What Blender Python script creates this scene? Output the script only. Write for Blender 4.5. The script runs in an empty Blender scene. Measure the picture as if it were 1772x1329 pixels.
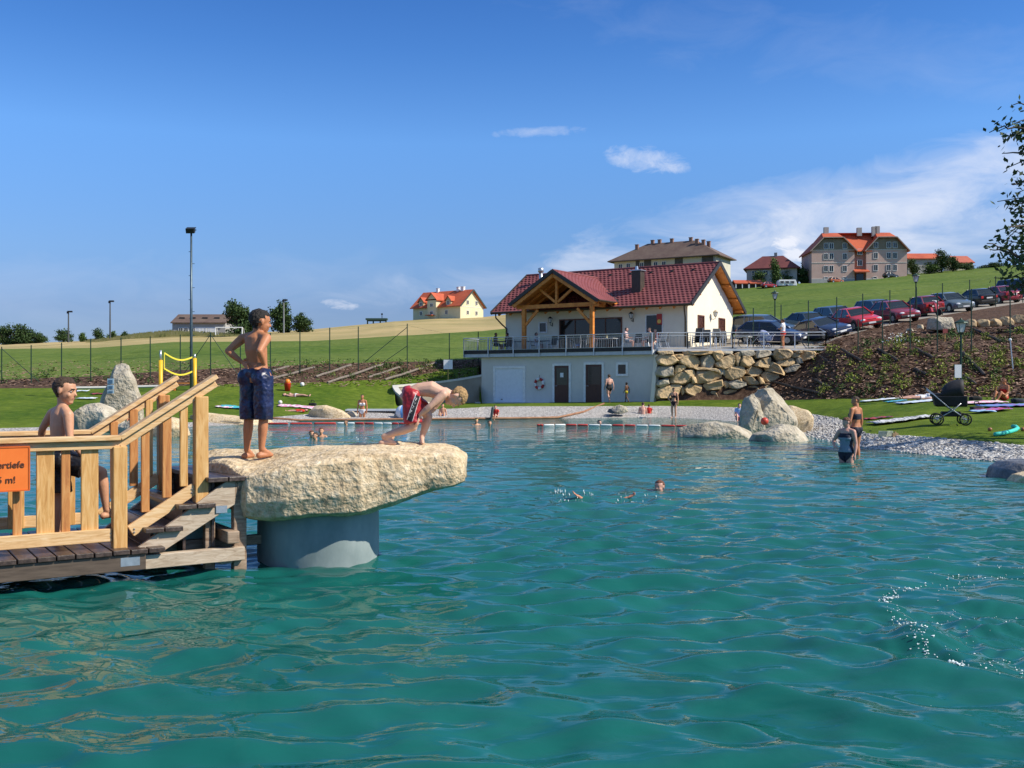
import bpy, bmesh, math, random
import numpy as np
from mathutils import Vector, Matrix, noise
from mathutils.bvhtree import BVHTree
rnd = random.Random(7)
R = math.radians
F, CX, CY, H = 1772.0, 886.0, 664.5, 1.75      # focal length / centre of the photo in its pixels, eye height over the water
scene = bpy.context.scene
COL = scene.collection
Zv = Vector((0, 0, 1))
def V(*a): return Vector(a)
def P(px, py, d): return Vector(((px-CX)/F*d, d, H-(py-CY)/F*d))

# ------------------------------------------------------------------ materials
MATS = {}
def nd(nt, t, loc=(0, 0), **kw):
    n = nt.nodes.new(t); n.location = loc
    for k, v in kw.items(): setattr(n, k, v)
    return n
def mat(name, cols, rough=.75, scale=6., detail=5., bump=0., bscale=None, bdist=.02, metallic=0., spec=.4, stretch=None, voro=False, coat=0., trans=0., distort=0.):
    """Principled material; base colour is a noise (or cell) ramp through cols, optional bump."""
    if name in MATS: return MATS[name]
    m = bpy.data.materials.new(name); m.use_nodes = True; MATS[name] = m
    nt = m.node_tree; b = nt.nodes['Principled BSDF']
    if isinstance(cols[0], (int, float)): cols = [cols]
    b.inputs['Roughness'].default_value = rough; b.inputs['Metallic'].default_value = metallic
    b.inputs['Specular IOR Level'].default_value = spec; b.inputs['Coat Weight'].default_value = coat
    b.inputs['Transmission Weight'].default_value = trans
    tc = nd(nt, 'ShaderNodeTexCoord'); mp = nd(nt, 'ShaderNodeMapping')
    nt.links.new(tc.outputs['Object'], mp.inputs['Vector'])
    if stretch: mp.inputs['Scale'].default_value = stretch
    if len(cols) == 1:
        c = cols[0]; cols = [tuple(x*.86 for x in c), tuple(min(1, x*1.12) for x in c)]
    if voro:
        n = nd(nt, 'ShaderNodeTexVoronoi'); n.inputs['Scale'].default_value = scale
        sp = nd(nt, 'ShaderNodeSeparateColor'); nt.links.new(n.outputs['Color'], sp.inputs['Color']); fac = sp.outputs[0]
        bsrc = n.outputs['Distance']
    else:
        n = nd(nt, 'ShaderNodeTexNoise'); n.inputs['Scale'].default_value = scale; n.inputs['Detail'].default_value = detail
        n.inputs['Roughness'].default_value = .62; n.inputs['Distortion'].default_value = distort
        fac = n.outputs['Fac']; bsrc = fac
    nt.links.new(mp.outputs['Vector'], n.inputs['Vector'])
    rp = nd(nt, 'ShaderNodeValToRGB'); el = rp.color_ramp.elements
    lo, hi = (.0, 1.) if voro else (.3, .7)
    for i, c in enumerate(cols):
        p = lo+(hi-lo)*i/(len(cols)-1)
        e = el[i] if i < 2 else el.new(p)
        e.position = p; e.color = (*c, 1)
    if len(cols) > 2:
        # the ramp keeps elements sorted: rewrite in order
        for i, c in enumerate(cols): el[i].position = lo+(hi-lo)*i/(len(cols)-1); el[i].color = (*c, 1)
    nt.links.new(fac, rp.inputs['Fac']); nt.links.new(rp.outputs['Color'], b.inputs['Base Color'])
    if bump:
        if bscale:
            n2 = nd(nt, 'ShaderNodeTexNoise'); n2.inputs['Scale'].default_value = bscale; n2.inputs['Detail'].default_value = 6
            nt.links.new(mp.outputs['Vector'], n2.inputs['Vector']); bsrc = n2.outputs['Fac']
        bp = nd(nt, 'ShaderNodeBump'); bp.inputs['Strength'].default_value = bump; bp.inputs['Distance'].default_value = bdist
        nt.links.new(bsrc, bp.inputs['Height']); nt.links.new(bp.outputs['Normal'], b.inputs['Normal'])
    return m
def two_scale(name, colsA, colsB, sA, sB, mixfac=.5, **kw):
    """mat() whose ramp is blended with a second, larger-scale ramp (patchy ground)."""
    if name in MATS: return MATS[name]
    m = mat(name, colsA, scale=sA, **kw); nt = m.node_tree; b = nt.nodes['Principled BSDF']
    src = b.inputs['Base Color'].links[0].from_socket
    tc = nd(nt, 'ShaderNodeTexCoord'); n = nd(nt, 'ShaderNodeTexNoise'); n.inputs['Scale'].default_value = sB; n.inputs['Detail'].default_value = 4
    nt.links.new(tc.outputs['Object'], n.inputs['Vector'])
    rp = nd(nt, 'ShaderNodeValToRGB'); el = rp.color_ramp.elements
    el[0].position, el[1].position = .35, .65; el[0].color = (*colsB[0], 1); el[1].color = (*colsB[1], 1)
    nt.links.new(n.outputs['Fac'], rp.inputs['Fac'])
    mx = nd(nt, 'ShaderNodeMix', data_type='RGBA'); mx.inputs[0].default_value = mixfac
    nt.links.new(src, mx.inputs[6]); nt.links.new(rp.outputs['Color'], mx.inputs[7]); nt.links.new(mx.outputs[2], b.inputs['Base Color'])
    return m

# ------------------------------------------------------------------ mesh builder
class MB:
    def __init__(s): s.v = []; s.f = []; s.mi = []
    def add(s, vs, fs, mi=0):
        o = len(s.v); s.v += [Vector(q) for q in vs]
        for f in fs: s.f.append([o+i for i in f]); s.mi.append(mi)
        return s
    def box(s, c, size, rot=None, mi=0):
        hx, hy, hz = (q/2 for q in size); c = Vector(c)
        vs = [Vector((x*hx, y*hy, z*hz)) for z in (-1, 1) for y in (-1, 1) for x in (-1, 1)]
        if rot is not None: vs = [rot @ q for q in vs]
        return s.add([c+q for q in vs], [(0, 2, 3, 1), (4, 5, 7, 6), (0, 1, 5, 4), (2, 6, 7, 3), (0, 4, 6, 2), (1, 3, 7, 5)], mi)
    def beam(s, a, b, w, h, up=Zv, mi=0):
        a, b = Vector(a), Vector(b); x = (b-a).normalized()
        up = Vector(up)
        if abs(x.dot(up)) > .98: up = Vector((0, 1, 0))
        y = up.cross(x).normalized(); z = x.cross(y)
        rot = Matrix((x, y, z)).transposed()
        return s.box((a+b)/2, ((b-a).length, w, h), rot, mi)
    def tube(s, pts, r, n=8, cap=True, mi=0):
        pts = [Vector(q) for q in pts]; k = len(pts)
        rs = r if isinstance(r, (list, tuple)) else [r]*k
        o = len(s.v); ref = None
        for i, p in enumerate(pts):
            t = (pts[min(i+1, k-1)]-pts[max(i-1, 0)]).normalized()
            if ref is None: ref = Vector((1, 0, 0)) if abs(t.x) < .9 else Vector((0, 1, 0))
            u = (ref-t*ref.dot(t)).normalized(); w = t.cross(u); ref = u
            for j in range(n):
                a = 2*math.pi*j/n; s.v.append(p+(u*math.cos(a)+w*math.sin(a))*rs[i])
        for i in range(k-1):
            for j in range(n):
                s.f.append([o+i*n+j, o+i*n+(j+1) % n, o+(i+1)*n+(j+1) % n, o+(i+1)*n+j]); s.mi.append(mi)
        if cap:
            s.f.append([o+j for j in range(n)][::-1]); s.mi.append(mi)
            s.f.append([o+(k-1)*n+j for j in range(n)]); s.mi.append(mi)
        return s
    def ell(s, c, rad, n=12, m=8, rot=None, mi=0):
        c = Vector(c); vs = []; fs = []
        if not isinstance(rad, (list, tuple, Vector)): rad = (rad,)*3
        for i in range(1, m):
            th = math.pi*i/m
            for j in range(n):
                a = 2*math.pi*j/n
                vs.append(Vector((rad[0]*math.sin(th)*math.cos(a), rad[1]*math.sin(th)*math.sin(a), rad[2]*math.cos(th))))
        vs += [Vector((0, 0, rad[2])), Vector((0, 0, -rad[2]))]
        for i in range(m-2):
            for j in range(n): fs.append((i*n+j, (i+1)*n+j, (i+1)*n+(j+1) % n, i*n+(j+1) % n))
        t, b = len(vs)-2, len(vs)-1
        for j in range(n): fs.append((t, j, (j+1) % n)); fs.append((b, (m-2)*n+(j+1) % n, (m-2)*n+j))
        if rot is not None: vs = [rot @ q for q in vs]
        return s.add([c+q for q in vs], fs, mi)
    def caps(s, a, b, ra, rb, n=12):
        a, b = Vector(a), Vector(b); t = b-a; L = t.length
        if L < 1e-6: return s.ell(a, ra, n, 8)
        t /= L; pts = []; rs = []
        for k in (0.02, .3, .6, .85): pts.append(a-t*ra*math.cos(k*math.pi/2)); rs.append(ra*math.sin(k*math.pi/2))
        for k in (0, .33, .67, 1): pts.append(a+t*L*k); rs.append(ra+(rb-ra)*k)
        for k in (.85, .6, .3, .02): pts.append(b+t*rb*math.cos(k*math.pi/2)); rs.append(rb*math.sin(k*math.pi/2))
        return s.tube(pts, rs, n)
    def prism(s, poly, ext, mi=0):
        poly = [Vector(q) for q in poly]; ext = Vector(ext); n = len(poly)
        return s.add(poly+[q+ext for q in poly], [list(range(n))[::-1], list(range(n, 2*n))]+[(i, (i+1) % n, n+(i+1) % n, n+i) for i in range(n)], mi)
    def grid(s, rows, mi=0):
        o = len(s.v); k = len(rows[0])
        for r in rows: s.v += [Vector(q) for q in r]
        for i in range(len(rows)-1):
            for j in range(k-1): s.f.append([o+i*k+j, o+i*k+j+1, o+(i+1)*k+j+1, o+(i+1)*k+j]); s.mi.append(mi)
        return s
    def loft(s, rings, mi=0, cap=True):
        o = len(s.v); k = len(rings[0])
        for r in rings: s.v += [Vector(q) for q in r]
        for i in range(len(rings)-1):
            for j in range(k): s.f.append([o+i*k+j, o+i*k+(j+1) % k, o+(i+1)*k+(j+1) % k, o+(i+1)*k+j]); s.mi.append(mi)
        if cap:
            s.f.append([o+j for j in range(k)][::-1]); s.mi.append(mi)
            s.f.append([o+(len(rings)-1)*k+j for j in range(k)]); s.mi.append(mi)
        return s
    def xf(s, M):
        s.v = [M @ q for q in s.v]; return s
    def mesh(s, name, mats=None, smooth=False, recalc=True, org=None):
        me = bpy.data.meshes.new(name)
        o = org or Vector((0, 0, 0))
        me.from_pydata([tuple(q-o) for q in s.v], [], s.f)
        if mats:
            for m in (mats if isinstance(mats, (list, tuple)) else [mats]): me.materials.append(m)
            me.polygons.foreach_set('material_index', s.mi)
        if recalc:
            bm = bmesh.new(); bm.from_mesh(me); bmesh.ops.recalc_face_normals(bm, faces=bm.faces); bm.to_mesh(me); bm.free()
        if smooth: me.polygons.foreach_set('use_smooth', [True]*len(me.polygons))
        me.update(); return me
    def build(s, name, mats, parent=None, smooth=False, bevel=0., recalc=True, world=False):
        org = parent.location if (parent is not None and world) else None
        return link(name, s.mesh(name, mats, smooth, recalc, org), parent, bevel)
def link(name, me, parent=None, bevel=0.):
    o = bpy.data.objects.new(name, me); COL.objects.link(o)
    if parent is not None: o.parent = parent
    if bevel:
        b = o.modifiers.new('edge', 'BEVEL'); b.width = bevel; b.segments = 2; b.limit_method = 'ANGLE'
    return o
def tag(o, label=None, cat=None, group=None, kind=None):
    if label: o['label'] = label
    if cat: o['category'] = cat
    if group: o['group'] = group
    if kind: o['kind'] = kind
    return o
def thing(name, label, cat, loc=(0, 0, 0), rz=0., group=None):
    o = bpy.data.objects.new(name, None); COL.objects.link(o); o.location = loc; o.rotation_euler = (0, 0, rz)
    o.empty_display_size = .2
    return tag(o, label, cat, group)
def copy_tree(o, parent=None):
    c = o.copy(); COL.objects.link(c)
    if parent is not None: c.parent = parent
    for ch in list(o.children): copy_tree(ch, c)
    return c
def fbm(p, oct=4): return noise.fractal(Vector(p), 1.0, 2.0, oct)
def rockify(name, mb, mats, parent=None, sub=2, amp=.08, freq=2., world=False, seed=0, ridged=.0, smooth=True, round_=.1, facets=0, face=None):
    """subdivide a hull, chop flats into it and push it about with 3-D noise so that it reads as broken stone"""
    me = mb.mesh(name, mats, True, True, parent.location if (world and parent is not None) else None)
    bm = bmesh.new(); bm.from_mesh(me)
    for k in range(sub): bmesh.ops.subdivide_edges(bm, edges=bm.edges, cuts=1, use_grid_fill=True, smooth=round_ if k == 0 else round_*.4)
    bm.normal_update()
    off = Vector((seed*3.1, seed*1.7, seed*.9)); rr = random.Random(seed*7+1)
    c = sum((v.co for v in bm.verts), Vector())/len(bm.verts)
    for i in range(facets):
        n = V(rr.uniform(-1, 1), -rr.uniform(.35, 1.1), rr.uniform(-.5, .9)).normalized()
        d = max((v.co-c).dot(n) for v in bm.verts)*rr.uniform(.62, .84)
        for v in bm.verts:
            e = (v.co-c).dot(n)-d
            if e > 0: v.co -= n*e*.93
    bm.normal_update()
    for v in bm.verts:
        q = v.co*freq+off
        a = fbm(q, 5)
        if ridged: a = a*(1-ridged)+ridged*(1-2*abs(noise.noise(q*.8)))*.8
        v.co += v.normal*amp*a
    bm.to_mesh(me); bm.free()
    me.polygons.foreach_set('use_smooth', [smooth]*len(me.polygons)); me.update()
    return link(name, me, parent)
# ------------------------------------------------------------------ camera, sun, sky
cam_d = bpy.data.cameras.new('camera'); cam = bpy.data.objects.new('camera', cam_d); COL.objects.link(cam)
cam.location = (0, 0, H); cam.rotation_euler = (R(90), 0, 0)
cam_d.sensor_width = 36; cam_d.lens = 36; cam_d.clip_end = 4000; cam_d.clip_start = .05
scene.camera = cam
SB, SE = R(16), R(41)
SUN = Vector((math.cos(SB)*math.cos(SE), -math.sin(SB)*math.cos(SE), math.sin(SE)))
sl = bpy.data.lights.new('sun', 'SUN'); sl.energy = 4.9; sl.angle = R(.53); sl.color = (1, .93, .80)
so = bpy.data.objects.new('sun', sl); COL.objects.link(so); so.rotation_euler = (-SUN).to_track_quat('-Z', 'Y').to_euler(); so.location = (60, -20, 60)
W = bpy.data.worlds.new('World'); scene.world = W; W.use_nodes = True
nt = W.node_tree; nt.nodes.clear()
sky = nd(nt, 'ShaderNodeTexSky'); sky.sky_type = 'NISHITA'; sky.sun_disc = False; sky.sun_elevation = SE
sky.sun_rotation = math.atan2(SUN.x, SUN.y); sky.altitude = 600; sky.air_density = 1.0; sky.dust_density = .35; sky.ozone_density = 2.6
bg = nd(nt, 'ShaderNodeBackground'); bg.inputs['Strength'].default_value = .095
out = nd(nt, 'ShaderNodeOutputWorld')
tc = nd(nt, 'ShaderNodeTexCoord'); sep = nd(nt, 'ShaderNodeSeparateXYZ'); nt.links.new(tc.outputs['Generated'], sep.inputs[0])
def mth(op, a, b=None, c=None, clamp=False):
    n = nd(nt, 'ShaderNodeMath', operation=op); n.use_clamp = clamp
    for i, q in enumerate((a, b, c)):
        if q is None: continue
        if isinstance(q, (int, float)): n.inputs[i].default_value = q
        else: nt.links.new(q, n.inputs[i])
    return n.outputs[0]
az = mth('ARCTAN2', sep.outputs[0], sep.outputs[1]); el_ = mth('ARCSINE', sep.outputs[2])
def dirpx(px, py): return math.atan2(px-CX, F), math.atan2(CY-py, math.hypot(F, px-CX))
cmb = nd(nt, 'ShaderNodeCombineXYZ'); nt.links.new(az, cmb.inputs[0]); nt.links.new(el_, cmb.inputs[1])
def cnoise(scale, stretch, detail=7, rot=0, rough=.6, dist=0):
    mp = nd(nt, 'ShaderNodeMapping'); mp.inputs['Scale'].default_value = (stretch[0], stretch[1], 1); mp.inputs['Rotation'].default_value = (0, 0, rot)
    nt.links.new(cmb.outputs[0], mp.inputs['Vector'])
    n = nd(nt, 'ShaderNodeTexNoise'); n.inputs['Scale'].default_value = scale; n.inputs['Detail'].default_value = detail; n.inputs['Roughness'].default_value = rough
    n.inputs['Distortion'].default_value = dist
    nt.links.new(mp.outputs[0], n.inputs['Vector']); return n.outputs['Fac']
nz_fine = cnoise(46, (1, 1.5), 7, 0, .66, .5); nz_wisp = cnoise(11, (1, 2.6), 8, R(-10), .62, .7)
def cloud(px, py, wx, wy, rot, nz, k, dens, soft=1.):
    u0, v0 = dirpx(px, py); du = mth('SUBTRACT', az, u0); dv = mth('SUBTRACT', el_, v0)
    c, s = math.cos(rot), math.sin(rot)
    a = mth('ADD', mth('MULTIPLY', du, c), mth('MULTIPLY', dv, s)); b = mth('SUBTRACT', mth('MULTIPLY', dv, c), mth('MULTIPLY', du, s))
    a = mth('DIVIDE', a, wx/F); b = mth('DIVIDE', b, wy/F)
    r2 = mth('ADD', mth('MULTIPLY', a, a), mth('MULTIPLY', b, b))
    q = mth('ADD', mth('SUBTRACT', 1.0, r2), mth('MULTIPLY', mth('SUBTRACT', nz, .5), k))
    return mth('MULTIPLY', mth('MULTIPLY', q, soft, clamp=True), dens)
cl = [cloud(1362, 420, 26, 13, 0, nz_fine, 5.0, .95, 1.3), cloud(1380, 440, 34, 14, 0, nz_fine, 5.0, .9, 1.3), cloud(592, 528, 30, 9, R(-8), nz_fine, 4.5, .5, 1.),
      cloud(930, 228, 85, 9, R(2), nz_fine, 3.2, .30, .8), cloud(1120, 276, 78, 21, R(-8), nz_fine, 3.6, .5, .7), cloud(1160, 290, 40, 8, R(-9), nz_fine, 3, .3, .8),
      cloud(1740, 305, 640, 60, R(13), nz_wisp, 2.6, .60, .6), cloud(1480, 345, 520, 62, R(9), nz_wisp, 2.6, .54, .6), cloud(1620, 410, 620, 70, R(2), nz_wisp, 2.4, .60, .6),
      cloud(1150, 470, 560, 40, R(4), nz_wisp, 3.2, .34, .5), cloud(1500, 90, 700, 60, R(-12), nz_wisp, 4.6, .10, .4), cloud(260, 500, 800, 60, R(2), nz_wisp, 4, .14, .4)]
acc = cl[0]
for q in cl[1:]: acc = mth('SUBTRACT', 1.0, mth('MULTIPLY', mth('SUBTRACT', 1.0, acc), mth('SUBTRACT', 1.0, q)))
tr_ = nd(nt, 'ShaderNodeValToRGB'); nt.links.new(mth('DIVIDE', el_, R(60)), tr_.inputs['Fac'])
for i, (p, c) in enumerate(((0, (.21, .24, .39)), (.067, (.24, .28, .42)), (.117, (.30, .385, .53)), (.22, (.36, .55, .76)), (.30, (.24, .45, .71)), (.36, (.185, .39, .67)), (.52, (.62, .67, .74)), (1, (.92, .88, .82)))):  # stops above the view are brightened to add fill on shaded walls
    e = tr_.color_ramp.elements[i] if i < 1 else (tr_.color_ramp.elements.new(p) if p < 1 else tr_.color_ramp.elements[-1])
    e.position = p; e.color = (*c, 1)
sat = nd(nt, 'ShaderNodeVectorMath', operation='MULTIPLY'); s2 = nd(nt, 'ShaderNodeVectorMath', operation='MULTIPLY'); s2.inputs[1].default_value = (2, 2, 2)
nt.links.new(sky.outputs[0], s2.inputs[0]); nt.links.new(s2.outputs[0], sat.inputs[0]); nt.links.new(tr_.outputs[0], sat.inputs[1])
mx = nd(nt, 'ShaderNodeMix', data_type='RGBA'); nt.links.new(acc, mx.inputs[0]); nt.links.new(sat.outputs[0], mx.inputs[6]); mx.inputs[7].default_value = (7.4, 7.7, 8.6, 1)
nt.links.new(mx.outputs[2], bg.inputs['Color']); nt.links.new(bg.outputs[0], out.inputs[0])
scene.view_settings.view_transform = 'Standard'; scene.view_settings.look = 'None'; scene.view_settings.exposure = .3; scene.view_settings.gamma = 1
scene.cycles.use_denoising = True; scene.cycles.max_bounces = 6; scene.cycles.transparent_max_bounces = 10; scene.cycles.caustics_reflective = False; scene.cycles.caustics_refractive = False
scene.cycles.sample_clamp_indirect = 6

# ------------------------------------------------------------------ terrain: rings of ground seen from the pond, one sheet per kind of ground
U = Vector((math.cos(R(33)), -math.sin(R(33)), 0)); Vd = Vector((math.sin(R(33)), math.cos(R(33)), 0))      # along the pool house front / into it
C0 = Vector((8.5, 61, 0))                                                                                  # right end of its lower front wall
def wd(px):
    q = (px-CX)/F; t = (C0.x-C0.y*q)/(U.x-U.y*q); return C0.y-U.y*t
def zof(py, d): return H-(py-CY)/F*d
def K(px, W, *rest):
    out = [(H*F/(W-CY), 0.)]
    for e in rest: out.append((e[1], zof(*e)) if len(e) == 2 else (e[2], e[1]))
    return (px, out)
N_ = None
def house_col(px, W, G, py, Sp, Rp):
    w = wd(px)
    return K(px, W, G, (N_, zof(py, w)-.02, w-3), (N_, zof(py, w)-.01, w-1.2), (py, w+.05), (N_, zof(py, w)+.05, w+.15), (N_, 3.25, w+.7), (N_, 4.2, w+16), Sp, Rp)
KEY = [
 K(-900, 760, (752, 34), (730, 40), (705, 47), (676, 56), (668, 58), (662, 61), (661, 62), (607, 160), (600, 260)),
 K(-300, 752, (745, 36.5), (720, 43), (695, 50), (673, 58), (666, 60), (659, 63), (658, 64), (605, 160), (598, 260)),
 K(0, 748, (741, 38.2), (715, 45), (692, 52), (672, 60), (665, 62), (657, 64), (656, 65), (604, 160), (596, 260)),
 K(165, 745, (737, 39.8), (713, 46), (690, 53), (671, 60), (662, 62), (651, 64), (650, 65), (602, 160), (589, 260)),
 K(300, 740, (732, 42.5), (710, 48), (688, 54), (668, 60), (655, 62.5), (641, 65), (640, 66), (592, 170), (577, 270)),
 K(420, 735, (727, 46), (708, 51), (686, 56), (664, 61), (651, 63.5), (636, 66), (635, 67), (591, 170), (577, 280)),
 K(540, 728, (716, 51.5), (703, 54), (684, 58), (662, 62), (648, 64.5), (631, 67), (630, 68), (590, 170), (570, 290)),
 K(675, 727, (711, 53.5), (699, 57), (675, 62.5), (656, 66), (642, 68), (626, 70), (625, 71), (582, 170), (557, 300)),
 K(683, 727, (711, 54), (N_, .85, 58.4), (N_, 1.55, 62.5), (655, 67), (641, 69), (626, 71), (625, 72), (581, 170), (556, 300)),
 K(687, 727, (711, 54), (N_, .60, 64.1), (N_, 1.50, 64.5), (655, 67), (641, 69), (626, 71), (625, 72), (581, 170), (556, 300)),
 K(715, 727, (710, 54.5), (N_, .56, 66.0), (N_, 1.72, 66.4), (651, 68.5), (638, 70), (626, 72), (625, 73), (580, 172), (554, 302)),
 K(760, 726, (708, 55), (N_, .52, 67.3), (N_, 1.98, 67.7), (642, 70.5), (633, 71.5), (625, 73), (624, 74), (577, 175), (551, 305)),
 K(829, 725, (705, 56), (N_, .5, 68.0), (N_, 2.22, 68.5), (634, 71.5), (628, 73), (621, 75), (620, 76), (573, 180), (549, 310)),
 house_col(834, 725, (704, 57), 697, (573, 180), (549, 310)),
 house_col(900, 724, (703, 57), 696.7, (566, 190), (542, 310)),
 house_col(1000, 723.5, (703, 57), 696, (550, 205), (528, 310)),
 house_col(1132, 722, (702.5, 57), 695, (530, 225), (512, 305)),
 K(1138, 722, (702.5, 57), (698, 58.5), (696, 59.5), (694, 60.2), (693, 60.6), (N_, 3.85, 61.3), (N_, 4.9, 76), (529, 225), (511, 305)),
 K(1200, 724, (703, 57), (697, 58.5), (695, 59.3), (692.5, 59.8), (692, 60.2), (N_, 3.85, 61.3), (N_, 4.9, 74), (518, 230), (504, 300)),
 K(1280, 730, (705, 54.5), (697, 57), (693, 58.5), (692, 59.6), (691, 60.1), (N_, 3.86, 61.3), (581, 71), (505, 230), (496, 298)),
 K(1350, 742, (710, 48.5), (701, 51), (696, 53), (693, 56), (666, 60.2), (N_, 3.87, 61.3), (575, 71), (500, 230), (493, 290)),
 K(1410, 757, (717, 44.5), (704, 48), (697, 50), (691, 52.5), (625, 60.2), (N_, 3.88, 61.3), (570, 72), (495, 225), (490, 280)),
 K(1450, 766, (724, 40.5), (709, 44), (699, 47.5), (690, 51), (605, 58), (585, 62), (565, 73), (493, 220), (488, 275)),
 K(1500, 775, (751, 31), (725, 37), (704, 43), (690, 49), (603, 57), (571, 65), (555, 75), (488, 220), (483, 278)),
 K(1600, 786, (757, 28.2), (725, 34), (703, 40), (687, 46), (601, 55), (551, 71), (537, 82), (481, 225), (472, 290)),
 K(1680, 794, (763, 26.5), (728, 32.5), (703, 38.5), (686, 44), (600, 54), (538, 76), (526, 87), (474, 225), (465, 292)),
 K(1772, 802, (772, 25), (732, 31), (705, 37), (689, 42), (598, 53), (524, 82), (513, 93), (466, 225), (457, 295)),
 K(2000, 826, (792, 21.8), (745, 28), (712, 34), (691, 39), (596, 51), (500, 90), (490, 101), (450, 225), (440, 295)),
 K(2800, 900, (850, 16), (780, 22), (730, 28), (700, 33), (590, 46), (480, 90), (470, 101), (430, 225), (420, 295)),
]
KPX = np.array([k[0] for k in KEY], float); KD = np.array([[e[0] for e in k[1]] for k in KEY]); KZ = np.array([[e[1] for e in k[1]] for k in KEY])
NR = KD.shape[1]
def rings(px):
    return [np.interp(px, KPX, KD[:, i]) for i in range(NR)], [np.interp(px, KPX, KZ[:, i]) for i in range(NR)]
def gz(x, y):
    """height of the ground at a plan position"""
    ds, zs = rings(CX+F*x/max(y, .1)); return float(np.interp(y, ds, zs))
def gp(px, py, dlo=20., dhi=320.):
    """the ground point the photo shows at px, py (march along the ray)"""
    ds, zs = rings(px); d = dlo
    while d < dhi:
        if np.interp(d, ds, zs) >= zof(py, d)-1e-4: break
        d += .05
    return Vector(((px-CX)/F*d, d, float(np.interp(d, ds, zs))))
def on_ground(px, d):
    x = (px-CX)/F*d; return Vector((x, d, gz(x, d)))
def cols(a, b, step): return sorted(set(list(np.arange(a, b, step))+[b]+[k for k in KPX if a < k < b]))
def strip(name, i, j, a, b, step, nv, m, bumpz=0., bfreq=.6, wob=0., seed=0.):
    rows = []
    for px in cols(a, b, step):
        ds, zs = rings(px); row = []
        for r in range(i, j):
            for k in range(nv+(1 if r == j-1 else 0)):
                t = k/nv; d = ds[r]+(ds[r+1]-ds[r])*t; z = zs[r]+(zs[r+1]-zs[r])*t
                x = (px-CX)/F*d
                edge = 1.
                if r == i: edge = min(edge, t*2.5)
                if r == j-1: edge = min(edge, (1-t)*2.5)
                if bumpz: z += bumpz*edge*min(1., (ds[r+1 if r < j else j]-ds[r if r < j else j-1])/4)*fbm((x*bfreq+seed, d*bfreq, 0))
                row.append((x, d, z))
        rows.append(row)
    mb = MB(); mb.grid(rows); me = mb.mesh(name, m, True, False)
    bm = bmesh.new(); bm.from_mesh(me); bm.normal_update()
    if sum(f.normal.z for f in bm.faces) < 0: bmesh.ops.reverse_faces(bm, faces=bm.faces); bm.to_mesh(me)
    bm.free(); return tag(link(name, me), kind='structure')
m_lawn = two_scale('lawn_grass', [(.020, .046, .004), (.075, .130, .010), (.18, .23, .028)], [(.038, .082, .005), (.14, .18, .018)], 2.6, .22, .5, rough=.95, bump=.6, bscale=30, bdist=.05, spec=.1)
m_mead = two_scale('meadow_grass', [(.05, .085, .012), (.10, .15, .025), (.18, .22, .05)], [(.06, .11, .014), (.14, .175, .035)], 1.3, .045, .45, rough=.95, bump=.5, bscale=4, bdist=.15, spec=.1, stretch=(1, .5, 1))
m_stub = two_scale('dry_stubble', [(.27, .21, .09), (.42, .32, .15), (.50, .40, .22)], [(.24, .22, .08), (.48, .36, .17)], 1.2, .06, .5, rough=.95, bump=.4, bscale=3, bdist=.15, spec=.1, stretch=(.4, 1.4, 1))
m_bark = two_scale('bark_mulch', [(.022, .013, .009), (.085, .048, .032), (.22, .145, .10)], [(.045, .026, .017), (.115, .066, .043)], 5, .6, .45, rough=.95, bump=.9, bscale=22, bdist=.06, spec=.15)
m_grav = mat('pale_gravel', [(.20, .185, .17), (.34, .31, .28), (.46, .43, .40), (.60, .57, .54)], scale=16, voro=True, rough=.85, bump=1., bdist=.05)
m_asph = two_scale('car_park_grit', [(.25, .22, .18), (.34, .30, .25)], [(.24, .21, .17), (.36, .32, .26)], 20, .5, .5, rough=.9, bump=.3)
m_bed = two_scale('pond_bed_silt', [(.10, .10, .06), (.16, .15, .10), (.22, .21, .15)], [(.08, .09, .06), (.2, .19, .13)], 3, .4, .5, rough=.9)
strip('shore', 0, 1, -900, 2800, 12, 6, m_grav, .05, 1.2)
strip('lawn', 1, 4, -900, 2800, 14, 6, m_lawn, .05, .4)
strip('left_planting_bed', 4, 6, -900, 834, 14, 8, m_bark, .16, .8)
strip('terrace_foundation', 4, 6, 834, 1132, 60, 2, m_asph)
strip('lot_embankment', 4, 6, 1132, 2800, 9, 14, m_bark, .13, .7)
strip('car_park', 6, 7, 834, 2800, 20, 6, m_asph)
strip('grass_verge', 6, 7, -900, 834, 20, 2, m_mead)
strip('meadow', 7, 8, -900, 1132, 16, 24, m_mead, .5, .06)
strip('stubble_field', 8, 9, -900, 1132, 16, 10, m_stub, .5, .05)
strip('hill_pasture', 7, 9, 1132, 2800, 18, 20, m_mead, .6, .05)
rows = []
for px in cols(-900, 2800, 40):
    ds, zs = rings(px); x = (px-CX)/F
    rows.append([(x*ds[9], ds[9], zs[9]), (x*400, 400, zs[9]-1.), (x*600, 600, zs[9]-9.), (x*1000, 1000, zs[9]-40), (x*2500, 2500, zs[9]-120)])
mb = MB(); mb.grid(rows); tag(mb.build('far_hills', m_mead, smooth=True), kind='structure')
rows = []
for px in cols(-900, 2800, 30):
    ds, zs = rings(px); x = (px-CX)/F; d = ds[0]
    row = []
    for k, z in ((1., 0.), (.97, -.14), (.93, -.33), (.86, -.75), (.75, -1.35), (.6, -1.9), (.3, -2.2), (.04, -2.2)): row.append((x*d*k, d*k, z+(.06*fbm((x*d*k*.8, d*k*.8, 3)) if z < 0 else 0)))
    rows.append(row)
mb = MB(); mb.grid(rows); tag(mb.build('pond_bed', m_bed, smooth=True), kind='structure')
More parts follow.
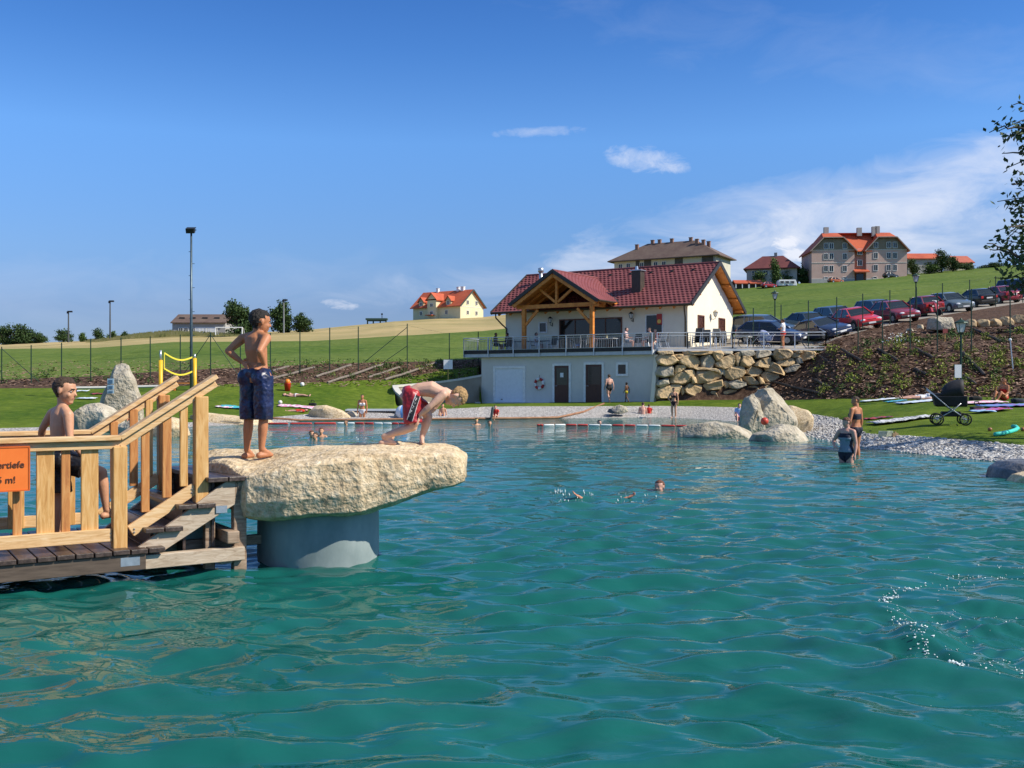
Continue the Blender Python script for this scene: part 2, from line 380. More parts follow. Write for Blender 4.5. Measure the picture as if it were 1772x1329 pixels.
# ------------------------------------------------------------------ water
def axis(lo, hi, c, fine, grow, mx_):
    xs = [c]; 
    while xs[-1] < hi: xs.append(xs[-1]+min(mx_, max(fine, fine+(abs(xs[-1]-c)-5.2)*grow)))
    ys = [c]
    while ys[-1] > lo: ys.append(ys[-1]-min(mx_, max(fine, fine+(abs(ys[-1]-c)-5.2)*grow)))
    return np.array(sorted(set(xs+ys)))
gx = axis(-75, 60, 0, .034, .012, 1.5); gy = axis(-12, 58, 6, .030, .011, .5)
X, Y = np.meshgrid(gx, gy)
rg = np.random.default_rng(5); Zw = np.zeros_like(X); slopes = 0
res = np.maximum(np.gradient(gx)[None, :]*np.ones_like(X), np.gradient(gy)[:, None]*np.ones_like(X))
for k in range(64):
    lam = .20*math.exp(rg.uniform(0, 1)**1.15*1.7); th = rg.normal(R(78), R(38)); kk = 2*math.pi/lam
    amp = .0027*(lam/.40)**1.12; ph = rg.uniform(0, 6.28)
    warp = .35*np.sin(X*.31*rg.uniform(.6, 1.4)+ph)+.35*np.sin(Y*.27*rg.uniform(.6, 1.4)+ph*2)
    s_ = np.sin(kk*(X*math.cos(th)+Y*math.sin(th))+ph+warp*2.0)
    fade = np.clip((lam/res-3.)/4., 0, 1)
    patch = .75+.5*np.sin(X*.5*rg.uniform(.5, 1.5)+ph*3)*np.sin(Y*.45*rg.uniform(.5, 1.5)+ph)
    Zw += amp*fade*patch*s_
Zw *= 1.0
# a wake running out of the churned corner in front, on the right
def ridge(x0, y0, x1, y1, w, h, tail=1.):
    global Zw
    L = math.hypot(x1-x0, y1-y0); ux, uy = (x1-x0)/L, (y1-y0)/L
    t = (X-x0)*ux+(Y-y0)*uy; n = -(X-x0)*uy+(Y-y0)*ux+.1*np.sin(t*2.1)+.05*np.sin(t*4.7+1)
    env = np.clip(t/(.6), 0, 1)*np.clip((L-t)/(.8*tail), 0, 1)
    Zw += h*env*np.exp(-(n/w)**2)*(1+.3*np.sin(t*3.3))-.4*h*env*np.exp(-((n-2.2*w)/w)**2)
def pw(px, py):
    d = H*F/(py-CY); return (px-CX)/F*d, d
for a, b, w, h in (((1190, 1165), (1900, 1330), .11, .034), ((1130, 1215), (1560, 1340), .10, .028), ((1340, 1090), (1900, 1220), .13, .04), ((1500, 1030), (1950, 1000), .14, .04), ((1530, 1040), (1720, 1190), .12, .04)):
    ridge(*pw(*a), *pw(*b), w, h)
cx_, cy_ = pw(1700, 1100); rr = np.hypot(X-cx_, Y-cy_); Zw += .022*np.exp(-(rr/.9)**2)*np.sin(X*17+2*np.sin(Y*9))*np.sin(Y*15+2*np.sin(X*11))
for cpx, cpy, a in ((1090, 868, .02), (1000, 868, .02), (1136, 850, .015), (550, 757, .02), (1465, 800, .012)):
    qx, qy = pw(cpx, cpy); rr = np.hypot(X-qx, Y-qy); Zw += a*np.exp(-(rr/.9)**2)*np.cos(rr*14)
ny, nx = X.shape
me = bpy.data.meshes.new('water'); co = np.stack([X, Y, Zw], -1).reshape(-1, 3)
idx = np.arange(ny*nx).reshape(ny, nx); q = np.stack([idx[:-1, :-1], idx[:-1, 1:], idx[1:, 1:], idx[1:, :-1]], -1).reshape(-1, 4)
# leave out what lies far inland
cxm = X[:-1, :-1].ravel(); cym = Y[:-1, :-1].ravel()
lim = np.interp(CX+F*cxm/np.maximum(cym, 1.), KPX, KD[:, 0])+1.6
q = q[(cym < lim)]
me.vertices.add(len(co)); me.vertices.foreach_set('co', co.ravel()); me.loops.add(q.size); me.loops.foreach_set('vertex_index', q.ravel())
me.polygons.add(len(q)); me.polygons.foreach_set('loop_start', np.arange(0, q.size, 4)); me.polygons.foreach_set('use_smooth', np.ones(len(q), bool))
me.update(calc_edges=True); me.validate()
wm = bpy.data.materials.new('pond_water'); wm.use_nodes = True; t = wm.node_tree; t.nodes.clear()
o_ = nd(t, 'ShaderNodeOutputMaterial'); tcw = nd(t, 'ShaderNodeTexCoord')
dif = nd(t, 'ShaderNodeBsdfDiffuse'); tr = nd(t, 'ShaderNodeBsdfTransparent'); gl = nd(t, 'ShaderNodeBsdfGlossy'); gl.inputs['Roughness'].default_value = .015
nzw = nd(t, 'ShaderNodeTexNoise'); nzw.inputs['Scale'].default_value = .35; nzw.inputs['Detail'].default_value = 3; t.links.new(tcw.outputs['Object'], nzw.inputs['Vector'])
rpw = nd(t, 'ShaderNodeValToRGB'); rpw.color_ramp.elements[0].position = .3; rpw.color_ramp.elements[1].position = .7
rpw.color_ramp.elements[0].color = (.007, .105, .090, 1); rpw.color_ramp.elements[1].color = (.011, .142, .120, 1)
t.links.new(nzw.outputs['Fac'], rpw.inputs['Fac']); t.links.new(rpw.outputs['Color'], dif.inputs['Color'])
tr.inputs['Color'].default_value = (.55, .88, .84, 1)
m1 = nd(t, 'ShaderNodeMixShader'); m1.inputs[0].default_value = .17; t.links.new(dif.outputs[0], m1.inputs[1]); t.links.new(tr.outputs[0], m1.inputs[2])
fr = nd(t, 'ShaderNodeFresnel'); fr.inputs['IOR'].default_value = 1.36
m2 = nd(t, 'ShaderNodeMixShader'); t.links.new(fr.outputs[0], m2.inputs[0]); t.links.new(m1.outputs[0], m2.inputs[1]); t.links.new(gl.outputs[0], m2.inputs[2])
def wnoise(scale, st, rot, det=3, dist=.6):
    mpw = nd(t, 'ShaderNodeMapping'); mpw.inputs['Scale'].default_value = st; mpw.inputs['Rotation'].default_value = (0, 0, rot); t.links.new(tcw.outputs['Object'], mpw.inputs['Vector'])
    nn = nd(t, 'ShaderNodeTexNoise'); nn.inputs['Scale'].default_value = scale; nn.inputs['Detail'].default_value = det; nn.inputs['Distortion'].default_value = dist
    t.links.new(mpw.outputs[0], nn.inputs['Vector']); return nn.outputs['Fac']
na = wnoise(1.5, (.55, 1.2, 1), R(8)); nb = wnoise(5.5, (.6, 1.2, 1), R(-12)); nc = wnoise(.22, (.6, 1.3, 1), 0, 2)
b1 = nd(t, 'ShaderNodeBump'); b1.inputs['Strength'].default_value = 1; b1.inputs['Distance'].default_value = .034; t.links.new(na, b1.inputs['Height']); mr_ = nd(t, 'ShaderNodeMapRange'); mr_.inputs[1].default_value = .38; mr_.inputs[2].default_value = .62; mr_.inputs[3].default_value = .35; mr_.inputs[4].default_value = 1.6; t.links.new(nc, mr_.inputs[0]); sy_ = nd(t, 'ShaderNodeSeparateXYZ'); t.links.new(tcw.outputs['Object'], sy_.inputs[0]); far_ = nd(t, 'ShaderNodeMapRange'); far_.interpolation_type = 'SMOOTHSTEP'   # the open middle of the pond is ruffled by the breeze, its lee side calm
for i_, v_ in ((1, 9.), (2, 24.), (3, 1.), (4, 2.3)): far_.inputs[i_].default_value = v_
t.links.new(sy_.outputs[1], far_.inputs[0]); pm_ = nd(t, 'ShaderNodeMath', operation='MULTIPLY'); t.links.new(mr_.outputs[0], pm_.inputs[0]); t.links.new(far_.outputs[0], pm_.inputs[1]); t.links.new(pm_.outputs[0], b1.inputs['Strength'])
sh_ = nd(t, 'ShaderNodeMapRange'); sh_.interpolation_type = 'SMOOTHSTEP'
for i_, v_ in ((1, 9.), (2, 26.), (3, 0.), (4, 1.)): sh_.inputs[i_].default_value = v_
t.links.new(sy_.outputs[1], sh_.inputs[0]); mc_ = nd(t, 'ShaderNodeMix', data_type='RGBA'); mc_.inputs[7].default_value = (.045, .205, .19, 1)     # sky sheen on the far water, painted into its body colour
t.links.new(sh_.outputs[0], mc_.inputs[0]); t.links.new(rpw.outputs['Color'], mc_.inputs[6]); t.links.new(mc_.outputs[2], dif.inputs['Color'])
b2 = nd(t, 'ShaderNodeBump'); b2.inputs['Strength'].default_value = 1; b2.inputs['Distance'].default_value = .0065; t.links.new(nb, b2.inputs['Height']); t.links.new(b1.outputs[0], b2.inputs['Normal'])
for n_ in (dif, gl, fr): t.links.new(b2.outputs[0], n_.inputs['Normal'])
t.links.new(m2.outputs[0], o_.inputs['Surface'])
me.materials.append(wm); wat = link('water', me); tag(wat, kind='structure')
# ------------------------------------------------------------------ wooden jetty with stairs, diving rock, boulders
pine_v = mat('fresh_pine_upright', [(.44, .21, .055), (.60, .33, .11), (.70, .45, .20)], rough=.6, scale=7, stretch=(4, 4, .45), bump=.15, distort=1.2)
pine_h = mat('fresh_pine_lengthwise', [(.50, .28, .11), (.66, .42, .20), (.76, .55, .32)], rough=.6, scale=7, stretch=(.6, 1.6, 5), bump=.15, distort=1.0)
pine_red = mat('reddish_pine_upright', [(.34, .12, .035), (.50, .21, .06), (.60, .32, .12)], rough=.6, scale=7, stretch=(4, 4, .4), bump=.15, distort=1.2)
timb_grey = mat('weathered_timber', [(.16, .10, .065), (.30, .21, .14), (.42, .31, .22)], rough=.75, scale=6, stretch=(1, 2, 5), bump=.3, distort=1.)
timb_pale = mat('pale_sawn_timber', [(.30, .21, .14), (.46, .36, .26), (.56, .46, .35)], rough=.7, scale=6, stretch=(1, 2, 5), bump=.2, distort=1.)
plank_wet = mat('wet_dark_planks', [(.022, .014, .011), (.055, .036, .028), (.10, .07, .055)], rough=.38, scale=5, stretch=(5, 1, 5), bump=.2, spec=.5)
steel = mat('zinc_steel', [(.42, .44, .46), (.58, .6, .62)], rough=.35, metallic=.8, scale=20)
bolt_m = mat('bolt_steel', [(.55, .55, .55)], rough=.35, metallic=.9)
CAM = V(0, 0, H); NS = .95
def near(p): return CAM+(Vector(p)-CAM)*NS
jet = thing('wooden_jetty', 'wooden jetty with pine railings and steps up to the diving rock', 'jetty', tuple(near((-4.5, 9.0, 0))), R(33))
NW = 1.4                                                                 # width between the two railings
def jpart(name, mb, m, bevel=.006): return mb.build(name, m, jet, bevel=bevel)
mb = MB()
k = -7.0
while k < 1.23:
    w = .158; mb.box((k+w/2, NW/2, .205+rnd.uniform(-.003, .003)), (w-.012, NW+.42, .045)); k += w
jpart('deck', mb, plank_wet)
for y in (-.12, NW/2, NW+.12):
    mb = MB(); mb.box((-2.9, y, .105), (8.2, .12, .15)); jpart('deck_beam', mb, timb_grey if y > 0 else mat('wet_brown_beam', [(.06, .042, .03), (.13, .095, .07)], rough=.5, scale=6, stretch=(.6, 2, 5)))
mb = MB(); mb.box((1.62, -.1, .09), (1.05, .10, .13)); jpart('deck_beam', mb, timb_pale)
for t in (-4.2, -1.2):
    for y in (.0, NW):
        mb = MB(); mb.box((t, y, -1.05), (.18, .18, 2.1)); jpart('support_post', mb, timb_grey)
# railings: near y=0, far y=NW
for side, y in (('near', 0.), ('far', NW)):
    s = -1 if side == 'near' else 1
    # flat handrail: board laid flat on an upright board
    for nm, dz, w, h in (('handrail', 0., .15, .045), ('top_rail', -.065, .055, .075)):
        mb = MB(); z0 = 1.25+dz
        mb.beam((-7, y, z0), (1.0, y, z0), w, h); jpart(nm, mb, pine_h)
        mb = MB(); mb.beam((1.0, y, z0-.004), (1.90, y, z0+.575), w-.004, h); jpart(nm, mb, pine_h)
    for a, b in ((-7., -5.0), (-4.9, -3.1), (-3.0, -1.1), (-1.0, .93)):
        mb = MB(); mb.beam((a, y+.004*s, .35), (b, y+.004*s, .35), .045, .12); jpart('bottom_rail', mb, pine_h)
    mb = MB(); mb.beam((1.10, y-.004*s, .37), (1.70, y-.004*s, .74), .045, .115); jpart('bottom_rail', mb, pine_h)
    for t, zt, zb in ((1.0, 1.17, .10 if side == 'near' else .2), (1.755, 1.63, .60), (-1.05, 1.17, .1), (-3.05, 1.17, .1), (-4.95, 1.17, .1)):
        mb = MB(); mb.box((t, y, (zt+zb)/2), (.125 if side == 'near' else .115, .115, zt-zb)); jpart('railing_post', mb, pine_v if side == 'near' else pine_red, .008)
    tl = [.14, .37, .54, .745] if side == 'near' else [-.02, .30, .55, .78]
    tl = [x for x in (-.16, -.42, -.70)]+tl+[-1.5, -1.9, -2.3, -2.7, -3.5, -4.]
    for i, t in enumerate(tl):
        w = .15 if (i % 2 == 0) else .075
        mb = MB(); mb.box((t, y+(.026 if side == 'near' else -.026), .74), (w, .034, .90)); jpart('baluster', mb, pine_v if i % 2 == 0 else pine_red)
    for i, t in enumerate((1.24, 1.44, 1.60)):
        zl = .42+(t-1.05)*.62; zt = 1.2+(t-1.)*.64
        mb = MB(); mb.box((t, y+(.026 if side == 'near' else -.026), (zl+zt)/2), ((.075, .085, .075)[i], .034, zt-zl)); jpart('baluster', mb, (pine_red, pine_red, pine_v)[i])
    mb = MB()
    for t, z in ((.915, .365), (.915, .335), (1.13, .39), (1.13, .36), (1.665, .735), (1.665, .70)):
        mb = MB(); mb.ell((t, y+s*.018, z), (.010, .012, .010), 8, 5); jpart('bolt_head', mb, bolt_m, 0)
for i, (t0, t1, z) in enumerate(((1.2, 1.555, .40), (1.50, 1.865, .60), (1.78, 2.19, .845))):
    for q in range(2):
        w = (t1-t0)/2
        mb = MB(); mb.box((t0+w*(q+.5), NW/2, z-.022), (w-.01, NW+.30, .045)); jpart('tread', mb, plank_wet)
for t_, z0_, z1_ in ((1.30, .0, .36), (1.60, .02, .555), (1.88, .06, .80)):
    mb = MB(); mb.box((t_, NW/2, (z0_+z1_)/2), (.03, NW-.02, z1_-z0_)); jpart('riser', mb, plank_wet)
for y in (-.06, NW+.06):
    mb = MB(); mb.prism([(1.08, y-.03, .17), (1.38, y-.03, .17), (2.12, y-.03, .60), (2.12, y-.03, .80), (1.98, y-.03, .80)], (0, .06, 0)); jpart('stringer', mb, timb_pale)
    mb = MB(); mb.box((1.93, y-.036 if y < 0 else y+.036, .53), (.11, .012, .07)); jpart('bracket', mb, steel, 0)
    mb = MB(); mb.box((1.06, y-.115 if y < 0 else y+.115, .115), (.17, .012, .08)); jpart('bracket', mb, steel, 0)
for y in (-.04, NW-.02):
    mb = MB(); mb.box((2.12, y, -.55), (.13, .10, 2.75)); jpart('support_post', mb, timb_grey, .01)
    mb = MB(); mb.box((1.86, y+.12, .36), (.10, .09, .9)); jpart('support_post', mb, timb_grey, .01)
mb = MB(); mb.box((2.02, .62, .26), (.12, 1.62, .12)); jpart('cross_beam', mb, timb_grey, .01)
mb = MB(); mb.box((1.97, .62, .06), (.12, 1.50, .12)); jpart('cross_beam', mb, timb_grey, .01)
mb = MB(); mb.box((1.95, .26, .155), (1.05, .09, .10)); jpart('cross_beam', mb, timb_grey, .01)
mb = MB(); mb.box((2.14, NW/2, .765), (.10, NW+.2, .11)); jpart('cross_beam', mb, timb_grey, .01)
for c in jet.children: c.data.transform(Matrix.Scale(NS, 4))
# orange depth sign hung on the railing
JM = Matrix.Translation(near((-4.5, 9.0, 0))) @ Matrix.Rotation(R(33), 4, 'Z')
sgn = thing('depth_sign', 'orange warning board with dark lettering fixed to the jetty railing', 'sign', tuple(JM @ V(-.225, -.075, .84)), R(33))
mb = MB(); mb.box((0, 0, .115), (.88, .02, .37)); mb.build('board', mat('orange_board', [(.72, .15, .018), (.80, .19, .03)], rough=.5, scale=3), sgn, bevel=.004)
mb = MB()
for z, w in ((.297, .88), (-.067, .88)): mb.box((0, -.004, z), (w, .022, .012))
for x in (-.437, .437): mb.box((x, -.004, .115), (.012, .022, .36))
mb.build('rim', mat('orange_rim', [(.60, .11, .012)], rough=.5), sgn)
def text(s, parent, loc, size, m, name='lettering', rot=(R(90), 0, 0), align='RIGHT', off=.0006):
    c = bpy.data.curves.new(name, 'FONT'); c.body = s; c.size = size; c.align_x = align; c.extrude = .002; c.offset = off
    tmp = bpy.data.objects.new('tmp', c); COL.objects.link(tmp)
    me = bpy.data.meshes.new_from_object(tmp.evaluated_get(bpy.context.evaluated_depsgraph_get())); bpy.data.objects.remove(tmp)
    me.materials.clear(); me.materials.append(m); o = link(name, me, parent); o.location = loc; o.rotation_euler = rot; return o
ink = mat('dark_lettering', [(.10, .03, .015)], rough=.6)
text('Wassertiefe', sgn, (.40, -.0145, .125), .078, ink); text('5 m!', sgn, (.335, -.0145, .0), .078, ink)

# ------------------------------------------------------------------ the diving rock on its concrete drum
m_rock = two_scale('granite_tan', [(.18, .12, .065), (.50, .36, .20), (.70, .54, .34), (.80, .70, .53)], [(.44, .33, .19), (.72, .60, .42)], 13, 1.9, .35, rough=.9, bump=.75, bscale=26, bdist=.04)
m_rockg = two_scale('granite_grey', [(.16, .135, .10), (.36, .31, .23), (.52, .46, .36), (.64, .58, .48)], [(.26, .22, .15), (.54, .47, .36)], 3.2, .6, .45, rough=.9, bump=.9, bscale=8, bdist=.12)
m_rockw = two_scale('quarry_stone', [(.20, .14, .09), (.44, .31, .17), (.58, .43, .24), (.64, .55, .41)], [(.36, .27, .17), (.60, .41, .20)], 1.6, .5, .5, rough=.9, bump=.8, bscale=5, bdist=.12)
mb = MB(); rings_ = []
# x, front depth, back depth, top z at front, top z at back, bottom z
for (x, df, db, tf, tb, zb) in ((-3.22, 10.55, 10.9, .96, 1.03, .72), (-3.02, 10.15, 10.95, .99, 1.05, .60), (-2.76, 9.86, 11.0, 1.0, 1.06, .54), (-2.60, 9.66, 11.0, .93, 1.06, .49), (-2.47, 9.50, 11.0, .90, 1.07, .49),
                               (-2.1, 9.46, 10.95, .99, 1.10, .49), (-1.75, 9.5, 10.9, 1.04, 1.13, .50), (-1.42, 9.56, 10.9, 1.07, 1.14, .51), (-1.26, 9.66, 10.9, 1.08, 1.145, .57), (-1.0, 9.76, 10.9, 1.08, 1.14, .64), (-.78, 9.86, 10.85, 1.07, 1.12, .71), (-.58, 9.94, 10.78, 1.05, 1.09, .75), (-.47, 10.06, 10.68, 1.0, 1.03, .79)):
    h = tf-zb; D = db-df
    sec = [(df+.12*D, zb+.0*h), (df+.035*D, zb+.07*h), (df+.0, zb+.36*h), (df+.01*D, zb+.70*h), (df+.03*D, zb+.93*h), (df+.08*D, tf), (df+.40*D, tf*.45+tb*.55), (df+.72*D, tb), (db-.05*D, tb-.03), (db, tb-.16), (db-.03*D, zb+.3*h), (db-.16*D, zb+.02), (df+.5*D, zb-.02)]
    rings_.append([(x, a, b) for a, b in sec])
mb.loft(rings_)
rockify('diving_rock', mb, m_rock, sub=4, amp=.042, freq=2.6, seed=4, ridged=.35, round_=.03)
rk = bpy.data.objects['diving_rock']; tag(rk, 'long tan granite slab lying on a round concrete drum, boys on top', 'rock')
_bm = bmesh.new(); _bm.from_mesh(rk.data); ROCK = BVHTree.FromBMesh(_bm); _bm.free()
def rock_z(x, y):
    h = ROCK.ray_cast(V(x, y, 5), V(0, 0, -1)); return h[0].z if h[0] else 1.05
m_conc = two_scale('drum_concrete', [(.17, .215, .22), (.25, .30, .30), (.34, .385, .38)], [(.15, .20, .19), (.34, .39, .375)], 5, 1.2, .5, rough=.75, bump=.2, stretch=(1, 1, .5))
mb = MB(); cxx, cyy = -1.95, 10.33
prof = [(-2.3, .60), (.02, .60), (.05, .605), (.3, .603), (.52, .60), (.60, .59)]
rgs = [[(cxx+r*math.cos(2*math.pi*j/48), cyy+r*math.sin(2*math.pi*j/48), z) for j in range(48)] for z, r in prof]
mb.loft(rgs); o = mb.build('concrete_drum', m_conc, smooth=True, bevel=.0); tag(o, 'grey round concrete drum standing in the water under the diving rock', 'pillar')
for p in o.data.polygons: p.use_smooth = len(p.vertices) == 4

def boulder(name, label, pts, d, thick, m, seed, amp=.09, freq=1.3, group=None, base=None, lean=0., facets=5, round_=.05):
    """a boulder whose outline the photo shows (px,py), given depth d, real thickness and a rounded back"""
    q = [P(px, py, d) for px, py in pts]; c = sum(q, Vector())/len(q); mb = MB(); rg = []
    for f, off in ((.50, -.5), (.82, -.42), (.98, -.2), (1., .05), (.93, .32), (.6, .5)):
        zmax = max(v.z for v in q)
        rg.append([V(c.x+(v.x-c.x)*f, d+off*thick+lean*(v.z-c.z), c.z+(v.z-c.z)*f) if v.z > c.z else V(c.x+(v.x-c.x)*f, d+off*thick, v.z) for v in q])
    mb.loft(rg); o = rockify(name, mb, m, sub=3, amp=amp, freq=freq, seed=seed, ridged=.5, round_=round_, facets=facets)
    return tag(o, label, 'boulder', group)
G_ = 'boulders along the pond shore'
# right group
boulder('boulder', 'tall split grey boulder with a pointed top on the far right shore', [(1283, 748), (1284, 718), (1292, 690), (1305, 684), (1316, 672), (1338, 672), (1352, 690), (1372, 712), (1378, 735), (1376, 750), (1330, 760)], 36, 1.7, m_rockg, 3, .11, 1.6, G_, facets=3, round_=.0)
_sb = bpy.data.objects['boulder']; _nb = set(bpy.data.objects)
_sp = boulder('split_slab', '', [(1281, 752), (1283, 718), (1289, 694), (1303, 683), (1312, 694), (1317, 720), (1322, 754)], 35.4, 1.1, m_rockg, 61, .10, 1.7, facets=7, round_=.0)
for k_ in ('category', 'label'):
    if k_ in _sp: del _sp[k_]
_sp.parent = _sb
boulder('boulder', 'tan boulder leaning against the back of the tall split boulder', [(1350, 745), (1352, 722), (1368, 704), (1392, 712), (1401, 722), (1400, 742), (1392, 750)], 37, 1.5, m_rock, 5, .12, 1.2, G_)
boulder('boulder', 'smooth low pale boulder in front of the tall split boulder', [(1294, 768), (1304, 752), (1330, 742), (1352, 734), (1378, 738), (1400, 751), (1408, 764), (1380, 770), (1340, 771)], 31.5, 1.4, m_rockg, 8, .06, .9, G_)
boulder('boulder', 'flat grey boulder at the water left of the split boulder', [(1174, 762), (1176, 743), (1196, 736), (1240, 731), (1275, 738), (1300, 748), (1306, 760), (1260, 764), (1210, 764)], 33.5, 1.7, m_rockg, 11, .09, .9, G_)
boulder('boulder', 'dark wet rounded rock at the right edge of the water', [(1722, 830), (1728, 812), (1745, 800), (1790, 797), (1850, 800), (1880, 815), (1880, 832), (1800, 834)], 19.2, 1.6, mat('wet_dark_stone', [(.05, .05, .055), (.12, .12, .13), (.20, .2, .2)], rough=.45, scale=3, bump=.6, bscale=8, bdist=.08), 13, .05, 1.2, G_)
boulder('boulder', 'low sandy stone in the water under the dark wet rock', [(1748, 836), (1760, 822), (1790, 816), (1840, 820), (1850, 838)], 18.3, .8, m_rock, 14, .04, 1.5, G_)
# left group
st = boulder('standing_stone', 'tall upright grey stone with a blue white plaque on the lawn', [(176, 740), (176, 690), (178, 668), (186, 645), (194, 632), (206, 628), (220, 632), (228, 652), (236, 672), (243, 696), (247, 740)], 42.5, 1.1, m_rockg, 21, .10, 1.2, lean=.12)
boulder('boulder', 'brown grey boulder left of the standing stone beside the railing', [(122, 742), (130, 718), (148, 701), (170, 699), (192, 707), (208, 722), (214, 744), (170, 750)], 37.5, 1.4, m_rockg, 23, .10, 1.2, G_)
boulder('boulder', 'pale rounded boulder half hidden behind the stair railing', [(196, 752), (204, 735), (225, 728), (250, 730), (270, 740), (276, 754), (240, 757)], 34.5, 1.2, m_rockg, 25, .07, 1.2, G_)
boulder('boulder', 'pale boulder at the waterline behind the end railing posts', [(258, 753), (266, 736), (290, 722), (308, 726), (322, 742), (326, 754), (290, 758)], 34.3, 1.2, m_rock, 27, .08, 1.2, G_)
boulder('boulder', 'long flat stone slab on the shore behind the standing boy', [(318, 736), (326, 720), (350, 715), (380, 718), (415, 722), (470, 727), (480, 734), (400, 737), (350, 739)], 44.5, 1.3, m_rock, 29, .08, .9, G_)
boulder('boulder', 'wedge shaped tan stone on the shore left of the drain grille', [(533, 722), (535, 712), (545, 703), (565, 702), (585, 708), (600, 716), (608, 723), (570, 726)], 50.5, 1.5, m_rock, 31, .09, .9, G_)
boulder('boulder', 'small pale stone beside the left end of the drain grille', [(596, 723), (600, 714), (610, 711), (618, 718), (616, 724)], 51.0, .6, m_rockg, 33, .04, 2, G_)
boulder('boulder', 'small pale stone right of the drain grille', [(680, 724), (684, 714), (694, 713), (703, 719), (704, 725)], 51.0, .6, m_rockg, 35, .04, 2, G_)
boulder('boulder', 'pale flat boulder with a dark stone beside it on the gravel before the pool house', [(1054, 714), (1060, 706), (1072, 701), (1082, 704), (1086, 712), (1070, 716)], 53.8, .8, m_rockg, 37, .05, 1.8, G_)
boulder('boulder', 'dark little rock beside the pale boulder on the gravel', [(1051, 713), (1054, 707), (1064, 708), (1068, 714), (1060, 716)], 53.4, .4, mat('dark_stone', [(.05, .05, .06), (.12, .12, .13)], scale=4), 38, .03, 2, G_)
mb = MB(); a = P(190, 655, 41.86); pw_ = (199-185)/F*41.9
for py0, py1 in ((655, 664), (666, 674), (675, 681)):
    A, B = P(186, py0, 41.75), P(197, py1, 41.75); mb.box((A+B)/2, (B.x-A.x, .03, A.z-B.z))
pq = mb.build('plaque', mat('plaque_blue', [(.30, .42, .50), (.42, .55, .62)], rough=.5, scale=20), st)
pq['label'] = 'pale blue plaque of three plates'
pq2 = MB()
for py in (657.5, 659.5, 661.5, 668, 670, 672, 677, 679):
    pq2 = MB(); A, B = P(188, py, 41.73), P(195, py+.8, 41.73); pq2.box((A+B)/2, (B.x-A.x, .02, A.z-B.z))
    pq2.build('writing_line', mat('plaque_ink', [(.08, .16, .24)], rough=.5), pq)
# ------------------------------------------------------------------ the pool house
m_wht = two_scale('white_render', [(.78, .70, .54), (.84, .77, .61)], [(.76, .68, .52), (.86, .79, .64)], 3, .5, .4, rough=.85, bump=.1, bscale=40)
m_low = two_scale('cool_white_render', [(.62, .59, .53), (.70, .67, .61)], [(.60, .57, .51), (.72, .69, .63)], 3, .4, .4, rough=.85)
m_tile = two_scale('wine_red_tiles', [(.105, .026, .027), (.175, .045, .044), (.24, .07, .067)], [(.13, .03, .031), (.22, .058, .056)], 2.2, .6, .4, rough=.62, spec=.5)
m_org = mat('orange_timber', [(.46, .13, .02), (.62, .21, .035), (.70, .28, .06)], rough=.55, scale=5, stretch=(1, 1, 1))
m_bargeb = mat('dark_metal_edge', [(.035, .03, .028), (.06, .055, .05)], rough=.45, metallic=.3)
m_gut = mat('brown_gutter', [(.06, .045, .03), (.10, .075, .045)], rough=.4, metallic=.5)
m_glass = mat('dark_window_glass', [(.008, .010, .010), (.02, .024, .022)], rough=.06, spec=.6, scale=1.2)
m_frame = mat('white_window_frame', [(.80, .79, .76)], rough=.5)
m_frbrn = mat('brown_window_frame', [(.10, .035, .02), (.17, .065, .035)], rough=.5)
m_door = mat('brown_red_door', [(.065, .022, .016), (.10, .036, .024)], rough=.45, scale=4, stretch=(6, 1, .6))
m_gar = mat('white_garage_door', [(.70, .73, .76), (.78, .81, .84)], rough=.5)
m_slab = mat('slab_edge_concrete', [(.44, .47, .50), (.56, .59, .61)], rough=.7, scale=3)
m_black = mat('black_metal', [(.015, .015, .017), (.03, .03, .032)], rough=.45, metallic=.3)
m_lamp = mat('frosted_lamp_glass', [(.62, .64, .62)], rough=.25, spec=.5)
RZ = Matrix.Rotation(R(-33), 4, 'Z'); HM = Matrix.Translation(C0) @ RZ; HI = HM.inverted()
def hit(px, py, ax, val):
    """where the photo's pixel meets the house's local plane ax = val -> local point"""
    o = HI @ V(0, 0, H); d = HI.to_3x3() @ V((px-CX)/F, 1, (CY-py)/F); t = (val-o[ax])/d[ax]; return o+d*t
ph = thing('pool_house', 'white two storey pool house with wine red roof and timber porch above the beach', 'building', tuple(C0), R(-33))
YF, YB, XL, XR, YR = 2.93, 10.55, -12.56, .84, 6.74
ZF, ZE, ZR = 3.85, 6.60, 9.54
SL = (ZR-ZE)/(YR-2.13)
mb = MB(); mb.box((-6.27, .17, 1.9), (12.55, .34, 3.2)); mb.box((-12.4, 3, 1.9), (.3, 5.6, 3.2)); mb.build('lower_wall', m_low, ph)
mb = MB(); mb.prism([(.0, -.75, .2), (.0, -.08, 3.5), (.0, .6, 3.5), (.0, .6, .2)], (.24, 0, 0)); mb.build('wing_wall', m_wht, ph)
mb = MB(); mb.box((-6.83, 1.28, 3.655), (13.75, 3.27, .29)); mb.build('terrace_slab', m_slab, ph)
mb = MB(); mb.box((-6.83, -.37, 3.86), (13.76, .03, .26)); mb.build('kick_board', m_black, ph)
